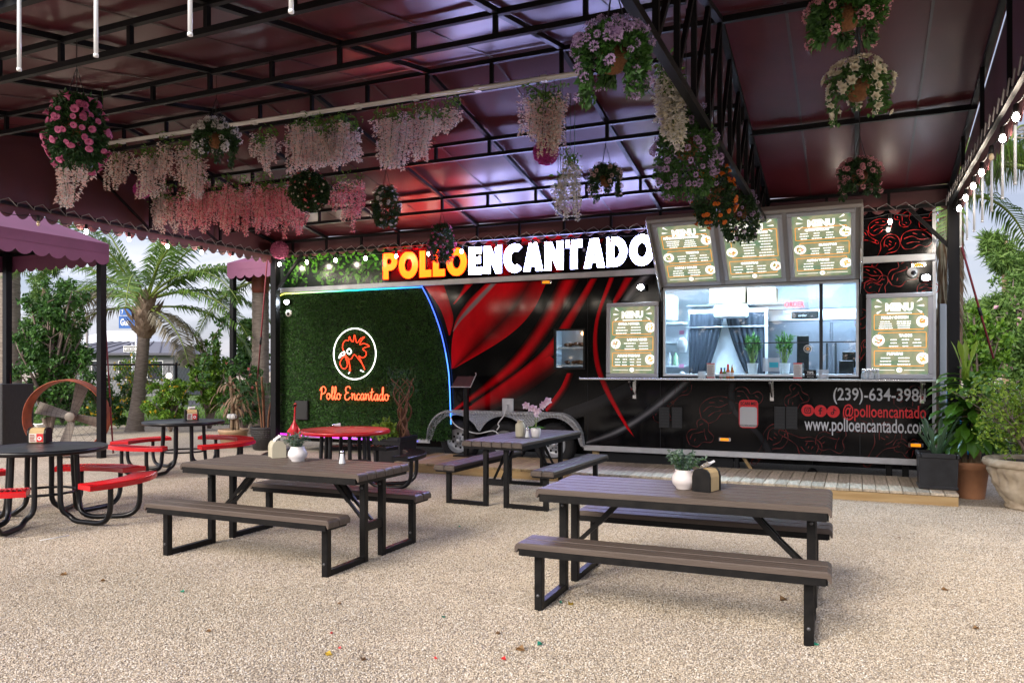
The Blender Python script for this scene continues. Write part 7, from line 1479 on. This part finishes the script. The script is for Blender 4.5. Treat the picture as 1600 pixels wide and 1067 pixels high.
a, b = W(1520, 708, t=11.6), W(1720, 712, t=11.6); bm_ = thing('steel_beam', 'black steel trailer beam lying behind the terracotta pot at right', 'beam', (a.x, a.y, .25)); m = MB(); m.bar((a.x, a.y, .31), (b.x, a.y+.2, .31), .10, .22); m.build('web', M_frame, bm_); m = MB(); m.bar((a.x, a.y, .44), (b.x, a.y+.2, .44), .16, .03); m.build('flange', M_frame, bm_)
p = W(1496, 650, Y=12.6); o = tag(MB().box(p.x-.22, p.x+.20, p.y-.2, p.y+.2, .35, 1.25, b=.04).build('blue_drum', mat('bright_blue_plastic', (.01, .25, .55), .4)), 'bright blue plastic container half hidden behind the corn plant', 'container'); MB().box(p.x-.21, p.x+.19, p.y-.19, p.y+.19, 0, .345).build('stand', M_black, o, world=False)
p = W(1473, 525, Y=12.2); tag(MB().box(p.x-.045, p.x+.045, p.y-.03, p.y+.03, 0, 2.45, b=.01).build('grey_post', mat('galvanised_post', (.40, .45, .48), .4, .6)), 'pale galvanised post beside the shaggy palm trunk', 'post')
# ================================================================== STREET BEYOND
M_roof = mat('grey_metal_roof', (.12, .125, .15), .6); M_wallg = mat('grey_wall', (.20, .20, .21), .8); M_glassd = mat('dark_window', (.03, .035, .045), .15)
c = W(215, 600, t=46); bl = thing('grey_building', 'low building with a grey hipped metal roof across the street', 'building', (c.x, c.y, 0), YAW); hw_, hd2, ez, rz2 = 3.9, 3.5, 2.40, 3.15
MB().box(-hw_+.4, hw_-.4, -hd2+.4, hd2-.4, 0, ez).build('wall', M_wallg, bl, world=False); m = MB(); m.add([(-hw_, -hd2, ez), (hw_, -hd2, ez), (hw_, hd2, ez), (-hw_, hd2, ez), (-1.9, 0, rz2), (1.9, 0, rz2)], [(0, 1, 5, 4), (1, 2, 5), (2, 3, 4, 5), (3, 0, 4)]); rf = m.build('roof', M_roof, bl, world=False); m = MB()
for i in range(9): x = -hw_+hw_*2*i/8; m.bar((x, -hd2, ez+.02), (max(-1.9, min(1.9, x*.5)), 0, rz2+.02), .05)
m.box(-hw_-.02, hw_+.02, -hd2-.03, -hd2, ez-.12, ez+.01); m.build('seams', mat('dark_roof_seam', (.07, .07, .09), .6), rf, world=False)
for x in (-2.6, -.6, .9, 2.5): o = MB().box(x-.45, x+.45, -hd2+.36, -hd2+.398, .9, 2.0).build('window', M_white, bl, world=False); MB().box(x-.4, x+.4, -hd2+.34, -hd2+.358, .95, 1.95).build('pane', M_glassd, o, world=False)
c = W(195, 600, t=60); tn = thing('white_tent', 'white peaked tent top showing above the grey roof', 'tent', (c.x, c.y, 0), YAW); m = MB(); m.add([(-3.6, -3, 3.2), (3.6, -3, 3.2), (3.6, 3, 3.2), (-3.6, 3, 3.2), (-1.5, 0, 4.5), (1.5, 0, 4.5)], [(0, 1, 5, 4), (1, 2, 5), (2, 3, 4, 5), (3, 0, 4)]); m.build('roof', mat('tent_fabric', (.62, .66, .68), .8), tn, world=False)
for x in (-3.5, 3.5): MB().box(x-.08, x+.08, -2.9, -2.74, 0, 3.2).build('pole', M_silver, tn, world=False)
# street name signs on their pole
M_sblue = mat('street_sign_blue', (.005, .095, .36), .45); tS = 30; p = W(212, 500, t=tS); sg = thing('street_sign', 'blue street name signs with white letters behind the palm crown', 'street sign', (p.x, p.y, 0), YAW); MB().tube([(0, .05, 0), (0, .05, p.z+.55)], .05, 8).build('pole', M_silver, sg, world=False)
k = tS/FPX
for (u0, u1, v0, v1, tx) in ((186, 238, 494, 513, 'Gun'), (188, 232, 482, 492.5, '7')):
    x0, x1, z0, z1 = (u0-212)*k, (u1-212)*k, EYE+(HY-v1)*k, EYE+(HY-v0)*k; o = MB().box(x0, x1, -.02, .0, z0, z1).build('sign_blade', M_sblue, sg, world=False); m = MB(); text_bm(m, tx, x0+.06, z0+(z1-z0)*.25, -.024, (z1-z0)*.75, .58, .010); m.build('lettering', M_white, o, world=False)
p = W(206, 545, t=28); k = 28/FPX; sg = thing('one_way_sign', 'white and black ONE WAY sign beside the palm trunk', 'street sign', (p.x, p.y, 0), YAW); w2, h2 = .30, .115; m = MB(); m.box(-w2, w2, -.02, 0, p.z-h2, p.z+h2); o = m.build('white_plate', M_white, sg, world=False); m = MB(); m.box(-w2+.03, w2-.03, -.025, -.021, p.z-h2+.03, p.z+h2-.03); q = m.build('black_field', M_black, o, world=False); m = MB(); m.prism([(-w2+.05, p.z-.05), (w2-.16, p.z-.05), (w2-.16, p.z-.075), (w2-.04, p.z), (w2-.16, p.z+.075), (w2-.16, p.z+.05), (-w2+.05, p.z+.05)], -.03, -.026, 'Y'); m.build('arrow', M_white, q, world=False); MB().tube([(0, .04, 0), (0, .04, p.z+.2)], .035, 8).build('pole', M_silver, sg, world=False)
m = MB(); text_bm(m, 'ONE WAY', -.02, p.z-.03, -.0325, .085, .85, .002, 'CENTER'); m.build('lettering', M_black, o, world=False)
p = W(136, 520, t=40); p.z = 0; tag(MB().tube([p, p+Vector((0, 0, EYE+(HY-489)/FPX*40))], .07, 8).build('utility_pole', mat('pole_grey', (.22, .2, .19), .8)), 'thin bare pole standing in front of the pale sky at left', 'pole')
p = W(264, 587, t=20.3); r = thing('garden_lamp', 'small lit globe lamp hanging from the fence rail', 'lamp', p); MB().ball(p, .075, 12).build('globe', mat('lamp_globe', (1, .9, .8), .4, emit=(1, .88, .72), es=2), r); MB().tube([p+Vector((0, 0, .07)), (p.x, p.y, FH)], .012, 6).build('hook', M_wire, r)
# asphalt street between lawn and building
a = W(0, 600, t=30); st = MB(); q = Vector((CS, SN, 0)); n_ = Vector((-SN, CS, 0)); c = n_*34; st.quad(*[tuple((c+q*s*70+n_*w+Vector((0, 0, .012)))) for s, w in ((-1, -3.2), (1, -3.2), (1, 3.2), (-1, 3.2))]); struct(st.build('street', mat('asphalt', (.05, .05, .052), .85, var=.2, vscale=3)))

# unseen tree belt added behind the camera to darken reflections in the trailer side
m = MB(); rs = random.Random(77)
for i in range(15000):
    x = rs.uniform(-70, 45); top = 6.3+1.3*math.sin(x*.23)+.9*math.sin(x*.71+1)+.5*math.sin(x*1.9); z = top*rs.random()**.8
    d = Vector((rs.uniform(-1, 1), rs.uniform(-1, 1), rs.uniform(-1, .6))); m.leaf((x, -27+rs.uniform(-2.2, 2.2), z), d, (rs.random(), rs.random(), 1), rs.uniform(.7, 1.3), rs.uniform(.5, .9), .1)
m.build('reflection_treeline', leafmat('belt_leaf', (.012, .035, .010), (.04, .09, .02), .6, .15), kind='stuff')
